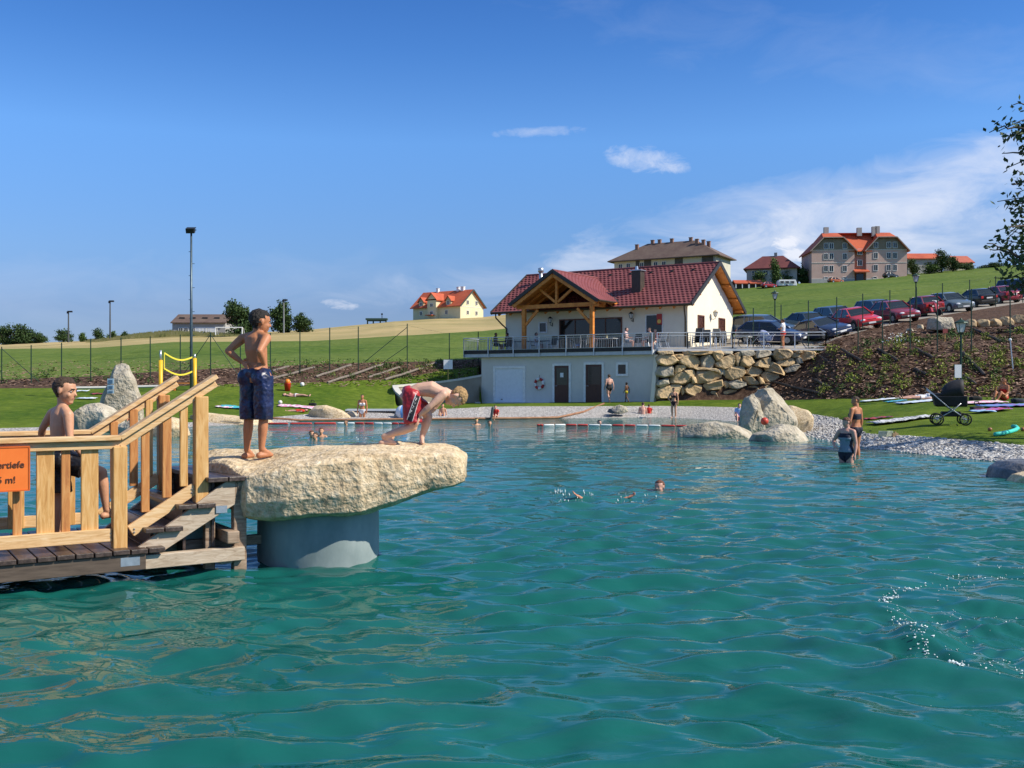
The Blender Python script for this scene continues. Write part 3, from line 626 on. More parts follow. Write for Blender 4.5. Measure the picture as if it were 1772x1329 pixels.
# upper walls: a box with gable ends
def zr(y): return ZE+SL*min(y-2.13, 2*YR-2.13-y)
mb = MB()
mb.box(((XL+XR)/2, YF+.15, (3.2+6.95)/2), (XR-XL, .3, 3.75)); mb.box(((XL+XR)/2, YB-.15, 5.1), (XR-XL, .3, 3.7))
for x in (XL, XR-.3):
    mb.prism([(x, YF+.3, 3.2), (x, YB-.3, 3.2), (x, YB-.3, zr(YB-.3)-.25), (x, YR, ZR-.3), (x, YF+.3, zr(YF+.3)-.25)], (.3, 0, 0))
mb.build('upper_wall', m_wht, ph)
def tiles(e0, e1, r0, r1, n, pitch, m, name, parent, amp=.016, step=.035):
    """tiled slope: wavy overlapping courses between an eave line and a ridge line"""
    e0, e1, r0, r1 = map(Vector, (e0, e1, r0, r1)); mb = MB(); L = (e1-e0).length; k = max(4, int(L/pitch*6))
    nn = (e1-e0).cross(r0-e0).normalized()
    if nn.z < 0: nn = -nn
    for i in range(n):
        rws = []
        for f, up in ((i/n, step), (min(1, (i+1.12)/n), 0.)):
            a, b = e0.lerp(r0, f), e1.lerp(r1, f)
            rws.append([a.lerp(b, j/k)+nn*(up+amp*math.sin(2*math.pi*(j/6+.5*(i % 2)))+.02) for j in range(k+1)])
        low = [q-nn*(step+.02) for q in rws[0]]
        mb.grid([low, rws[0], rws[1]])
    return mb.build(name, m, parent, smooth=False, recalc=False)
OX = .62
rf = MB(); t_ = .16; x0, x1 = XL-OX, XR+OX
rf.prism([(x0, 2.13, ZE-.10), (x0, YR, ZR-.12), (x0, 2*YR-2.13, ZE-.10), (x0, 2*YR-2.13, ZE-.02), (x0, YR, ZR-.01), (x0, 2.13, ZE-.02)], (x1-x0, 0, 0))
roof = rf.build('roof', m_org, ph)
tiles((x0, 2.10, ZE), (x1, 2.10, ZE), (x0, YR, ZR), (x1, YR, ZR), 17, .30, m_tile, 'roof_tiles', roof)
tiles((x0, 2*YR-2.1, ZE), (x1, 2*YR-2.1, ZE), (x0, YR, ZR), (x1, YR, ZR), 17, .30, m_tile, 'roof_tiles', roof)
mb = MB(); mb.tube([(x0, YR, ZR+.02), (x1, YR, ZR+.02)], .10, 10); mb.build('ridge_tiles', m_tile, roof)
for x in (x0-.02, x1+.02):
    for y0, y1 in ((2.08, YR), (2*YR-2.08, YR)):
        mb = MB(); mb.beam((x, y0, ZE-.02), (x, y1, ZR-.0), .05, .26); mb.build('barge_board', m_bargeb, roof)
mb = MB(); mb.tube([(x0, 2.02, ZE-.02), (x1, 2.02, ZE-.02)], .075, 8); mb.build('gutter', m_gut, roof)
mb = MB(); mb.tube([(x0, 2*YR-2.0, ZE-.02), (x1, 2*YR-2.0, ZE-.02)], .075, 8); mb.build('gutter', m_gut, roof)
x = XL-.1
while x < XR+.2:
    mb = MB(); a, b = 2.22, 2.92; mb.beam((x, a, zr(a)-.21), (x, b, zr(b)-.21), .10, .16); mb.build('rafter_end', m_org, roof); x += .92
for y in (2.5, 3.6, 4.9, YR, 8.5, 9.8, 10.9):
    mb = MB(); mb.beam((XR, y, zr(y)-.22), (x1-.02, y, zr(y)-.22), .12, .16); mb.build('purlin_end', m_org, roof)
# bent downpipes at the two front corners
for xx, s in ((x1-.45, -1), (x0+.4, 1)):
    mb = MB(); xe = (XR-.12) if s < 0 else (XL+.1)
    mb.tube([(xx, 2.02, ZE-.05), (xx, 2.05, ZE-.35), ((xx+xe)/2, 2.5, ZE-.75), (xe, YF-.07, ZE-1.05), (xe, YF-.07, ZE-1.3), (xe, YF-.07, ZF)], .05, 8); mb.build('downpipe', m_gut, ph, smooth=True)
# porch: gable roof on two posts
PXc = hit(957, 468, 1, -.05).x; HS = 3.25; ZA = 8.93; ZPE = 6.93; PB = 6.2; PFy = -.12
pr = MB()
pr.prism([(PXc-HS, PFy, ZPE-.12), (PXc, PFy, ZA-.14), (PXc+HS, PFy, ZPE-.12), (PXc+HS, PFy, ZPE-.02), (PXc, PFy, ZA-.02), (PXc-HS, PFy, ZPE-.02)], (0, 3.6-PFy, 0))
porch = pr.build('porch_roof', m_org, ph)
# slopes: seen as finer flat tiles
yv = 2.13+(ZPE-ZE)/SL; yt = 2.13+(ZA-ZE)/SL+.1
for s in (-1, 1):
    tiles((PXc+s*HS, PFy, ZPE), (PXc+s*HS, yv, ZPE), (PXc, PFy, ZA), (PXc, yt, ZA), 22, .22, two_scale('porch_tiles', [(.16, .042, .04), (.23, .062, .058), (.29, .085, .08)], [(.17, .045, .042), (.28, .075, .07)], 2.5, .7, .4, rough=.55), 'porch_tiles', porch, .010, .014)
    mb = MB(); mb.beam((PXc+s*(HS+.02), PFy-.03, ZPE-.06), (PXc, PFy-.03, ZA-.03), .05, .22); mb.build('barge_board', m_bargeb, porch)
    mb = MB(); mb.beam((PXc+s*(HS-.25), PFy+.09, ZPE-.18), (PXc, PFy+.09, ZA-.30), .16, .2); mb.build('porch_rafter', m_org, porch)
    mb = MB(); mb.beam((PXc+s*(HS+.05), yv-.1, ZPE+.0), (PXc, yt, ZA+.04), .12, .05); mb.build('valley_flashing', m_bargeb, porch)
    mb = MB(); mb.tube([(PXc+s*(HS+.05), PFy, ZPE-.02), (PXc+s*(HS+.05), 2.1, ZPE-.02)], .06, 8); mb.build('gutter', m_gut, porch)
mb = MB(); mb.tube([(PXc, PFy, ZA+.03), (PXc, yt, ZA+.03)], .07, 8); mb.build('ridge_tiles', m_tile, porch)
PY = .42
XP = [hit(907, 575, 1, PY).x, hit(1024.5, 560, 1, PY).x]; ZB = 6.62
for i, x in enumerate(XP):
    mb = MB(); mb.box((x, PY, (ZF+ZB)/2), (.24, .24, ZB-ZF)); mb.build('porch_post', m_org, ph, bevel=.012)
    s = 1 if i == 0 else -1
    mb = MB(); mb.beam((x+s*.1, PY, 5.55), (x+s*1.05, PY, 6.5), .12, .16); mb.build('knee_brace', m_org, ph)
    mb = MB(); mb.beam((x, PY, ZB+.10), (x, YF, ZB+.10), .18, .2); mb.build('porch_beam', m_org, ph)
mb = MB(); mb.beam((XP[0]-.55, PY, ZB+.11), (XP[1]+.45, PY, ZB+.11), .2, .24); mb.build('porch_beam', m_org, ph)
mid = (XP[0]+XP[1])/2
mid = PXc
mb = MB(); mb.box((mid, PY, (ZB+.22+ZA-.35)/2), (.16, .16, ZA-.35-ZB-.22)); mb.build('king_post', m_org, ph)
for s in (-1, 1):
    mb = MB(); mb.beam((mid+s*.1, PY, ZB+.35), (mid+s*1.25, PY, ZB+1.22), .13, .15); mb.build('truss_strut', m_org, ph)
    for y in (1.2, 2.2): 
        mb = MB(); mb.beam((PXc+s*(HS-.2), y, ZPE-.18), (PXc, y, ZA-.26), .1, .14); mb.build('porch_rafter', m_org, porch)
# ceiling boards in the porch
# windows and doors
def window(parent, plane, val, x0, x1, z0, z1, frm, glass=m_glass, out_=-1, bars=0, w=.07, depth=.06, name='window'):
    """frame and pane set on a wall plane (plane 1: y = val, plane 0: x = val); out_ = outward sign"""
    def bx(mb, a0, a1, b0, b1, o0, o1):
        c = ((a0+a1)/2, val+out_*(o0+o1)/2, (b0+b1)/2); s = (a1-a0, abs(o1-o0), b1-b0)
        if plane == 0: c = (c[1], c[0], c[2]); s = (s[1], s[0], s[2])
        mb.box(c, s)
    mb = MB(); bx(mb, x0-w, x1+w, z1, z1+w, -.05, depth); bx(mb, x0-w, x1+w, z0-w, z0, -.05, depth); bx(mb, x0-w, x0, z0, z1, -.05, depth); bx(mb, x1, x1+w, z0, z1, -.05, depth)
    for b in range(bars):
        xb = x0+(x1-x0)*(b+1)/(bars+1); bx(mb, xb-.03, xb+.03, z0, z1, -.05, depth*.8)
    f = mb.build(name, frm, parent)
    mb = MB(); bx(mb, x0, x1, z0, z1, -.05, .012); mb.build('pane', glass, f); return f
def wpx(px0, py0, px1, py1, plane, val):
    a, b = hit(px0, py0, plane, val), hit(px1, py1, plane, val); k = 0 if plane == 1 else 1
    return min(a[k], b[k]), max(a[k], b[k]), min(a.z, b.z), max(a.z, b.z)
x0_, x1_, z0_, z1_ = wpx(970, 555, 1075, 552, 1, YF); window(ph, 1, YF, x0_, x1_, ZF+.05, z1_, m_frbrn, bars=3, w=.08)
x0_, x1_, z0_, z1_ = wpx(934.5, 559.5, 945.5, 574, 1, YF); window(ph, 1, YF, x0_, x1_, z0_, z1_, m_frame, w=.09)
x0_, x1_, z0_, z1_ = wpx(1119, 546, 1146, 575, 1, YF); window(ph, 1, YF, x0_, x1_, z0_, z1_, m_frame, w=.06)
for a in ((1208, 547, 1217, 588), (1244, 552, 1253, 590)):
    y0_, y1_, z0_, z1_ = wpx(*a, 0, XR); window(ph, 0, XR, y0_, y1_, ZF+.9, z1_, m_frbrn, glass=mat('window_behind_curtain', [(.03, .012, .01), (.12, .05, .035)], rough=.2), out_=1, w=.08)
x0_, x1_, z0_, z1_ = wpx(1070, 631, 1083.5, 647, 1, 0); window(ph, 1, 0, x0_, x1_, z0_, z1_, m_frame, w=.14)
for a, lb in (((960, 633, 985, 694), 'door with a green glazed top and paper notice'), ((1014, 631, 1042, 694), 'door with a dark glazed top')):
    x0_, x1_, z0_, z1_ = wpx(*a, 1, 0); z0_ = .58
    mb = MB(); w = .14
    for q in ((x0_-w, x0_), (x1_, x1_+w)): mb.box(((q[0]+q[1])/2, -.02, (z0_+z1_)/2), (w, .09, z1_-z0_))
    mb.box(((x0_+x1_)/2, -.02, z1_+w/2), (x1_-x0_+2*w, .09, w)); df = mb.build('door_frame', m_frame, ph)
    mb = MB(); zm = z0_+(z1_-z0_)*.48; mb.box(((x0_+x1_)/2, -.005, (z0_+zm)/2), (x1_-x0_, .05, zm-z0_))
    for xx in (x0_+.06, x1_-.06): mb.box((xx, -.007, (zm+z1_)/2), (.12, .05, z1_-zm))
    mb.box(((x0_+x1_)/2, -.004, z1_-.06), (x1_-x0_-.24, .05, .12)); dr = mb.build('door', m_door, ph); dr['label'] = lb
    mb = MB(); mb.box(((x0_+x1_)/2, -.0, (zm+z1_-.12)/2), (x1_-x0_-.24, .03, z1_-.12-zm)); mb.build('door_glass', mat('green_door_glass', [(.010, .022, .014), (.02, .04, .026)], rough=.12, spec=.6) if 'green' in lb else m_glass, dr)
    mb = MB(); mb.tube([(x0_+.09, -.03, z0_+1.05), (x0_+.09, -.10, z0_+1.05), (x0_+.24, -.10, z0_+1.05)], .015, 6); mb.build('handle', bolt_m, dr)
    if 'green' in lb:
        mb = MB(); mb.box(((x0_+x1_)/2, -.022, zm+.62), (.24, .006, .28)); mb.build('paper_notice', mat('white_paper', [(.72, .74, .75)], rough=.7), dr)
x0_, x1_, z0_, z1_ = wpx(858, 638, 906, 695, 1, 0)
mb = MB()
for q in ((x0_-.16, x0_), (x1_, x1_+.16)): mb.box(((q[0]+q[1])/2, -.03, (z1_+.45)/2), (.16, .11, z1_-.45))
mb.box(((x0_+x1_)/2, -.03, z1_+.08), (x1_-x0_+.32, .11, .16)); mb.build('garage_frame', m_frame, ph)
mb = MB(); n = 6
for i in range(n):
    zz = .45+(z1_-.45)*i/n; mb.box(((x0_+x1_)/2, -.01, zz+(z1_-.45)/n/2), (x1_-x0_, .04, (z1_-.45)/n-.012))
mb.box(((x0_+x1_)/2, .0, (z1_+.45)/2), (x1_-x0_, .03, z1_-.47)); gd = mb.build('garage_door', m_gar, ph)
mb = MB(); mb.box((x0_+.5, -.05, .75), (.10, .05, .05)); mb.build('handle', m_black, gd)
mb = MB(); mb.box((-6, -.55, .52), (12.6, 1.1, .12)); o = mb.build('house_apron', m_slab, ph)
# lanterns on the walls
def wall_lamp(loc, out_, m=m_black):
    mb = MB(); L = Vector(loc); o = Vector(out_); e = L+o*.30
    mb.tube([L+o*.01+Zv*-.30, L+o*.16+Zv*-.36, L+o*.30+Zv*-.30, e+Zv*-.18], .018, 6); mb.tube([L+Zv*-.40, L+Zv*-.16], .035, 6)
    mb.tube([e+Zv*.10, e+Zv*.19, e+Zv*.24], [.19, .10, .02], 6); mb.tube([e+Zv*-.20, e+Zv*-.15], [.05, .09], 6)
    for k in range(6):
        a = 2*math.pi*k/6; mb.tube([e+V(.09*math.cos(a), .09*math.sin(a), -.16), e+V(.16*math.cos(a), .16*math.sin(a), .10)], .010, 4)
    l = mb.build('wall_lamp', m, ph); mb = MB(); mb.tube([e+Zv*-.155, e+Zv*.10], [.075, .145], 6); mb.build('lamp_glass', m_lamp, l)
for px, py in ((952, 554), (1092, 546)): p = hit(px, py, 1, YF-.3); wall_lamp((p.x, YF, p.z), (0, -1, 0))
p = hit(1238, 543, 0, XR+.3); wall_lamp((XR, p.y, p.z), (1, 0, 0), mat('pale_lamp_iron', [(.35, .30, .22)], rough=.5))
# chimney and steel flue on the roof
p = hit(1103, 505, 1, 3.9); zc = zr(3.9)
mb = MB(); mb.box((p.x, 4.0, zc+.55), (.62, .62, 1.5)); ch = mb.build('chimney', mat('dark_clad_chimney', [(.035, .028, .022), (.07, .055, .04)], rough=.5), roof)
mb = MB(); mb.box((p.x, 4.0, zc+1.33), (.78, .78, .06)); mb.tube([(p.x-.1, 4, zc+1.36), (p.x-.1, 4, zc+1.62)], [.12, .08], 10); mb.build('chimney_cap', steel, ch)
p = hit(936, 476, 1, 5.6); mb = MB(); mb.tube([(p.x, 5.6, zr(5.6)-.1), (p.x, 5.6, zr(5.6)+.75)], .13, 12); mb.tube([(p.x, 5.6, zr(5.6)+.75), (p.x, 5.6, zr(5.6)+.8), (p.x, 5.6, zr(5.6)+1.05), (p.x, 5.6, zr(5.6)+1.1)], [.14, .2, .2, .1], 12); mb.build('steel_flue', steel, roof, smooth=True)
for i in range(7):
    xx = XR-.9-i*1.5; mb = MB(); mb.box((xx, 6.0, zr(6.0)+.06), (.16, .2, .10)); mb.build('vent_tile', m_bargeb, roof)
# lifebuoy hung on the wall
lp = hit(932.5, 664, 1, -.12); lb = thing('lifebuoy', 'red and white lifebuoy hanging on the wall between garage and door', 'lifebuoy', tuple(HM @ V(lp.x, -.08, lp.z)), R(-33))
for k in range(8):
    a0, a1 = 2*math.pi*(k/8+.02)-.3, 2*math.pi*((k+1)/8)-.3+.12; white = k % 2 == 0
    mb = MB(); mb.tube([(.30*math.cos(a0+(a1-a0)*i/7), 0, .30*math.sin(a0+(a1-a0)*i/7)) for i in range(8)], .085 if white else .083, 10)
    mb.build('white_band' if white else 'red_band', mat('lifebuoy_white', [(.72, .70, .68)], rough=.5) if white else mat('lifebuoy_red', [(.42, .03, .03)], rough=.5), lb, smooth=True)
mb = MB(); mb.tube([(0, .02, .33), (0, .04, .55)], .012, 5); mb.build('hanging_rope', m_black, lb)
# ------------------------------------------------------------------ terrace railings
m_rail = mat('galvanised_rail', [(.48, .51, .54), (.62, .65, .68)], rough=.4, metallic=.6)
m_railb = mat('grey_rail_bars', [(.16, .18, .20), (.26, .28, .30)], rough=.45, metallic=.4)
rl = thing('balcony_railing', 'grey steel railing with upright bars along the pool house balcony', 'railing', tuple(C0), R(-33))
def rail_run(root, A, B, npost, post_drop=.36, bar=.125, zt=.93, bars=True, mid=None):
    A, B = Vector(A), Vector(B); L = (B-A).length
    mb = MB(); mb.tube([A+Zv*zt, B+Zv*zt], .028, 8); mb.build('handrail', m_rail, root)
    for zz in ((.12, .80) if mid is None else mid):
        mb = MB(); mb.tube([A+Zv*zz, B+Zv*zz], .016, 6); mb.build('rail_bar', m_rail, root)
    for i in range(npost):
        p = A.lerp(B, i/(npost-1)); mb = MB(); mb.box(p+Zv*(zt-post_drop)/2, (.055, .055, zt+post_drop)); mb.build('rail_post', m_rail, root)
    if bars:
        n = int(L/bar); mb = MB()
        for i in range(1, n): p = A.lerp(B, i/n); mb.tube([p+Zv*.12, p+Zv*.80], .011, 5, cap=False)
        o = mb.build('infill_bars', m_railb, root)
rail_run(rl, (-13.68, -.42, ZF), (.03, -.42, ZF), 8)
rail_run(rl, (-13.68, -.42, ZF), (-13.68, 2.8, ZF), 3)
r2 = thing('terrace_railing', 'low steel railing along the paved terrace above the boulder wall', 'railing', tuple(P(1136, 600, 60.8)))
A = P(1137, 603.4, 60.85); B = P(1429, 602.5, 60.95)
Lc = r2.location
for a, b, n in ((A, P(1190, 603.3, 60.86), 2), (P(1190, 603.3, 60.86), P(1268, 603, 60.9), 3), (P(1268, 603, 60.9), B, 4)): rail_run(r2, a-Lc, b-Lc, n, .1, .2, .95, a is A, (.08, .78))
rail_run(r2, B-Lc, B+V(.9, 5.5, .7)-Lc, 2, .1, .2, .95, False, (.08, .78))
mb = MB(); mb.prism([P(1136, 604, 61.35), P(1440, 604, 61.35), P(1440, 606.5, 61.35), P(1136, 609, 61.35)], (0, -.75, 0)); o = mb.build('terrace_kerb', m_slab); tag(o, kind='structure')
# curved retaining wall beside the garage
top = [(833, 650, 67.95), (800, 656, 67.6), (760, 661.5, 67.1), (725, 665, 66.1), (702, 667, 65), (690, 668, 64), (684, 668.5, 62.6), (684.5, 672, 61.3), (689, 679, 60.2), (697, 686, 59.3), (710, 692, 58.7), (725, 695.5, 58.4), (742, 698, 58.3)]
mb = MB(); rows = []
tp = [P(*q) for q in top]
tp2 = []
for i in range(len(tp)-1):
    for k in range(4): tp2.append(tp[i].lerp(tp[i+1], k/4))
tp2.append(tp[-1]); tp = tp2
nrm = []
for i in range(len(tp)):
    t = (tp[min(i+1, len(tp)-1)]-tp[max(0, i-1)]); t.z = 0; t.normalize(); nrm.append(V(t.y, -t.x, 0))
th = .24
mb.loft([[p+n*th/2-Zv*.05, p-n*th/2-Zv*.05, V(p.x, p.y, .1)-n*th/2, V(p.x, p.y, .1)+n*th/2] for p, n in zip(tp, nrm)])
rw = thing('curved_retaining_wall', 'curved concrete retaining wall with pale coping left of the garage', 'wall', (tp[20].x, tp[20].y, .5))
mb.build('wall', two_scale('sandy_concrete', [(.26, .22, .17), (.36, .31, .25)], [(.24, .2, .16), (.38, .33, .26)], 4, .7, .5, rough=.9), rw, world=True)
mb = MB(); mb.loft([[p+n*(th/2+.05)+Zv*.07, p-n*(th/2+.05)+Zv*.07, p-n*(th/2+.05)-Zv*.06, p+n*(th/2+.05)-Zv*.06] for p, n in zip(tp, nrm)]); mb.build('coping', mat('pale_coping', [(.50, .48, .42), (.62, .59, .53)], rough=.85, scale=3), rw, world=True)
# ------------------------------------------------------------------ boulder wall under the terrace
bw = thing('boulder_wall', 'retaining wall of big tan quarry boulders under the terrace railing', 'wall', (13, 60.6, .9))
mb = MB()
pts = [(1134, 610), (1425, 608), (1412, 618), (1380, 640), (1350, 660), (1310, 682), (1280, 693), (1134, 698)]
mb.prism([P(a, b, 60.95) for a, b in pts], (0, .5, 0)); mb.build('backing_earth', mat('joint_earth', [(.02, .016, .012), (.05, .04, .03)], scale=4), bw, world=True)
# stones: outlines read off the photo (px, py of crop 1120..1440 x 590..710)
ST = ["85,160 105,140 150,130 240,138 285,190 230,225 170,240 105,215", "245,135 330,130 350,150 300,175 270,165", "290,190 340,145 450,135 515,145 512,185 460,265 390,255 310,215", "512,165 560,135 630,145 640,200 615,265 515,255", "615,110 690,100 718,130 700,165 655,190 630,150",
      "650,215 700,165 800,130 828,150 822,245 730,270 660,245", "835,125 890,110 880,190 855,240 830,200", "890,100 1010,92 1020,140 940,150 895,140", "885,195 905,150 1010,148 1030,195 960,250 890,235", "1030,125 1060,95 1170,92 1195,130 1120,155 1040,165", "1085,175 1165,160 1175,225 1120,220 1090,200",
      "1205,140 1230,85 1340,85 1385,110 1340,165 1235,180", "1015,235 1075,185 1160,235 1150,258 1070,250", "1230,215 1260,180 1385,165 1400,210 1340,245 1260,240", "1360,130 1430,110 1452,150 1400,165 1365,155", "1455,140 1490,95 1590,110 1608,150 1560,175 1470,192", "1410,170 1455,160 1470,215 1420,215",
      "80,300 110,255 220,238 238,255 235,330 150,345 85,325", "245,290 275,240 345,235 358,260 300,300 260,305", "210,375 255,310 330,285 400,325 405,380 330,415 220,400", "345,280 430,275 450,330 410,340 370,310", "460,345 480,280 580,265 690,320 695,350 600,385 470,410", "650,285 690,265 718,295 700,325",
      "740,290 790,255 910,250 928,310 890,345 800,370 755,345", "935,285 985,250 1070,255 1090,290 1050,335 985,340 940,310", "1125,260 1190,210 1260,240 1300,310 1290,330 1180,300 1135,285", "1085,320 1130,300 1240,320 1250,350 1180,400 1110,395", "1300,280 1340,240 1430,222 1450,245 1400,290 1320,305",
      "85,420 100,385 190,360 200,410 130,445", "85,520 110,460 290,410 320,450 310,500 210,545 100,550", "345,460 395,410 510,425 500,540 430,530 360,495", "530,435 560,400 700,375 712,430 680,465 560,470", "710,395 770,380 775,440 720,465", "770,400 830,375 925,400 930,425 850,460 780,450",
      "910,345 980,340 1050,400 1050,420 960,415 920,380", "1050,345 1090,360 1105,405 1060,415", "525,540 560,490 660,475 695,520 690,570 550,570", "695,490 780,470 860,470 855,540 705,545", "850,480 920,440 1050,420 1060,460 960,510 860,530", "1065,430 1100,410 1195,410 1180,440 1090,455",
      "90,575 130,562 185,572 170,582", "420,250 500,255 640,265 700,300 560,270 470,275", "830,365 900,360 910,390 850,390", "320,430 350,440 345,500 325,520 310,470", "100,100 230,98 240,125 130,130", "350,105 600,100 610,125 500,135 360,135", "1400,98 1470,92 1460,118 1420,120", "1540,112 1590,105 1600,130 1550,135",
      "720,230 745,270 735,330 700,300", "410,340 455,350 460,400 420,410", "690,100 830,98 800,125 730,130"]
cmix = [m_rockw, two_scale('quarry_stone_ochre', [(.28, .19, .10), (.56, .39, .20), (.66, .50, .30)], [(.42, .30, .17), (.66, .47, .25)], 1.8, .6, .5, rough=.9, bump=.8, bscale=5, bdist=.12), two_scale('quarry_stone_grey', [(.22, .19, .14), (.42, .36, .27), (.56, .50, .39)], [(.32, .28, .21), (.56, .49, .36)], 1.8, .6, .5, rough=.9, bump=.8, bscale=5, bdist=.12)]
r_ = random.Random(3)
for i, s in enumerate(ST):
    pl = [tuple(map(float, q.split(','))) for q in s.split()]; pl = [(1120+a*320/1772, 590+b*120/664) for a, b in pl]
    q = [P(a, b, 60.75) for a, b in pl]; c = sum(q, Vector())/len(q); mb = MB(); jig = r_.uniform(-.18, .12)
    fc = V(r_.uniform(-.15, .15), 0, r_.uniform(-.1, .1)); tilt = r_.uniform(-.25, .25); tz = r_.uniform(-.15, .3)
    rg = []
    for f, dy in ((.90, -.52), (1.02, -.44), (1.15, -.1), (1.07, .35)):
        rg.append([V(c.x+(v.x-c.x)*f+(fc.x if f < .9 else 0), 60.75+dy+jig+(tilt*(v.x-c.x)+tz*(v.z-c.z) if f < 1 else 0), c.z+(v.z-c.z)*f+(fc.z if f < .9 else 0)) for v in q])
    mb.loft(rg); o = rockify('wall_boulder', mb, cmix[r_.choice((0, 0, 1, 1, 2))], bw, 2, .045, 2.4, True, i, .4, False, .0, 3)
# ------------------------------------------------------------------ trees and shrubs
def leafmat(name, cols):
    m = mat(name, cols, rough=.7, scale=1.6, spec=.25)
    return m
m_leafd = leafmat('foliage_dark', [(.018, .038, .012), (.040, .075, .020), (.07, .115, .03)])
m_leaf = leafmat('foliage_mid', [(.03, .06, .014), (.065, .115, .025), (.11, .165, .04)])
m_leafy = leafmat('foliage_yellowgreen', [(.10, .13, .018), (.22, .26, .04), (.34, .36, .07)])
m_trunk = mat('tree_bark', [(.05, .035, .025), (.10, .075, .055)], scale=8, bump=.4)
def leaf(mb, c, s, r):
    a = V(r.gauss(0, 1), r.gauss(0, 1), r.gauss(0, 1)).normalized(); b = a.cross(V(r.gauss(0, 1), r.gauss(0, 1), r.gauss(0, 1))).normalized()
    k = .55; mb.add([c-a*s, c-b*s*k, c+a*s, c+b*s*k], [(0, 1, 2, 3)])
def crown_mesh(mb, blobs, n, s, r):
    """leaf-sized faces in clumps through the volume of several blobs, with gaps between clumps"""
    tot = sum(b[1].x*b[1].y*b[1].z for b in blobs)**.999
    for c, rad in blobs:
        m = max(30, int(n*(rad.x*rad.y*rad.z)/tot)); k = 0
        while k < m:
            u = V(r.gauss(0, 1), r.gauss(0, 1), r.gauss(0, 1)).normalized()*(r.random()**.33)*r.uniform(.75, 1.08)
            cc = c+V(u.x*rad.x, u.y*rad.y, u.z*rad.z); cl = r.randint(5, 11); sp = s*1.5
            for q in range(cl): leaf(mb, cc+V(r.gauss(0, sp), r.gauss(0, sp), r.gauss(0, sp*.7)), s*r.uniform(.6, 1.2), r)
            k += cl
def tree(label, px0, px1, py0, py1, d, m, seed, n=900, conic=0., group=None, name='tree', cat='tree', nb=9):
    r = random.Random(seed); s = d/F; a = P((px0+px1)/2, py1, d); zt_ = P(px0, py0, d).z; a.z = min(a.z, gz(a.x, d)); w = (px1-px0)*s/2; h = (zt_-a.z)*1.04
    t = thing(name, label, cat, tuple(a), 0, group); L = Vector((0, 0, 0)); mb = MB()
    top = h*.8; mb.tube([(0, 0, -.3), (.03*w, 0, h*.25), (-.03*w, .05*w, h*.55), (0, 0, top)], [w*.09+.05, w*.075+.04, w*.05+.02, .02], 7)
    for i in range(5):
        an = r.uniform(0, 6.28); z0 = h*r.uniform(.2, .55); mb.tube([(0, 0, z0), (w*.3*math.cos(an), w*.3*math.sin(an), z0+h*.12), (w*.65*math.cos(an), w*.65*math.sin(an), z0+h*.2)], [w*.045, w*.03, .01], 5)
    mb.build('trunk', m_trunk, t, smooth=True)
    bl = []
    for i in range(nb):
        f = (i+.5)/nb; zz = h*(.12+.78*f); k = (1-conic*f)*math.sin(math.pi*min(1, .18+.72*f))**.6
        an = r.uniform(0, 6.28); rr = w*k*r.uniform(.25, .62)
        bl.append((V(rr*math.cos(an), rr*math.sin(an), zz), V(w*k*r.uniform(.5, .72), w*k*r.uniform(.5, .72), h*r.uniform(.13, .20))))
    mb = MB(); crown_mesh(mb, bl, n*3.6, .045*h**.5*w**.5+.07, r); mb.build('crown', m, t, recalc=False); return t
GW = 'dark trees of the wood on the far left horizon'
for i, (a, b, c, e) in enumerate(((-46, 8, 570, 606), (-14, 30, 564, 604), (10, 50, 562, 604), (30, 66, 567, 602), (50, 82, 577, 601), (-90, -30, 572, 606))):
    if i < 5: tree('dark tree in the low wood at the far left horizon', a, b, c, e, 245, m_leafd, 10+i, 700, group=GW)
for i, (a, b, c, e, lb) in enumerate(((92, 128, 569, 594, 'round green tree beside the shorter distant floodlight mast'), (135, 150, 576, 593, 'smallest pale tree left of the taller distant floodlight mast'), (157, 182, 568, 592, 'pointed green tree just left of the taller distant floodlight mast'),
                            (186, 204, 573, 590, 'small bush at the foot of the taller distant floodlight mast'), (209, 224, 574, 588, 'tiny bush where the grassy mound begins'))):
    tree(lb, a, b, c, e, 240, m_leafd if i % 2 == 0 else m_leaf, 30+i, 500, .3)
tree('broad dark tree behind the head of the standing boy', 378, 446, 522, 582, 235, m_leafd, 41, 1500, .1)
tree('tall dark tree beside the pale lamp mast right of the standing boy', 466, 514, 523, 580, 240, m_leafd, 42, 1400, .15)
tree('short round dark tree right of the tall one by the lamp mast', 506, 543, 544, 578, 240, m_leafd, 43, 1000, .1)
tree('pale green tree in front of the dark red roofed house', 1331, 1352, 446, 492, 262, m_leaf, 44, 700, .2)
for i, (a, b, c, e, lb, m) in enumerate(((1300, 1330, 470, 492, 'round bush left of the pale green tree by the dark red roofed house', m_leaf), (1350, 1374, 465, 490, 'bush behind the white caravan', m_leafd), (1370, 1403, 461, 490, 'dark hedge against the left wall of the pink apartment house', m_leafd), (1392, 1410, 478, 491, 'low dark bush at the left foot of the pink apartment house', m_leafd),
                              (1568, 1592, 450, 472, 'bush at the left end of the long orange roof', m_leafd), (1590, 1626, 454, 471, 'hedge in front of the long orange roof', m_leaf), (1616, 1642, 431, 468, 'dark tree at the right end of the long orange roof', m_leafd), (1638, 1660, 444, 467, 'dark tree left of the small red roof on the skyline', m_leafd), (1655, 1690, 456, 466, 'low hedge under the small red roof on the skyline', m_leafd),
                              (1690, 1740, 456, 463, 'thin hedge line on the skyline right of the small red roof', m_leafd))):
    tree(lb, a, b, c, e, 272, m, 60+i, 600, .0, name='bush' if 'tree' not in lb else 'tree', cat='bush' if 'tree' not in lb else 'tree')
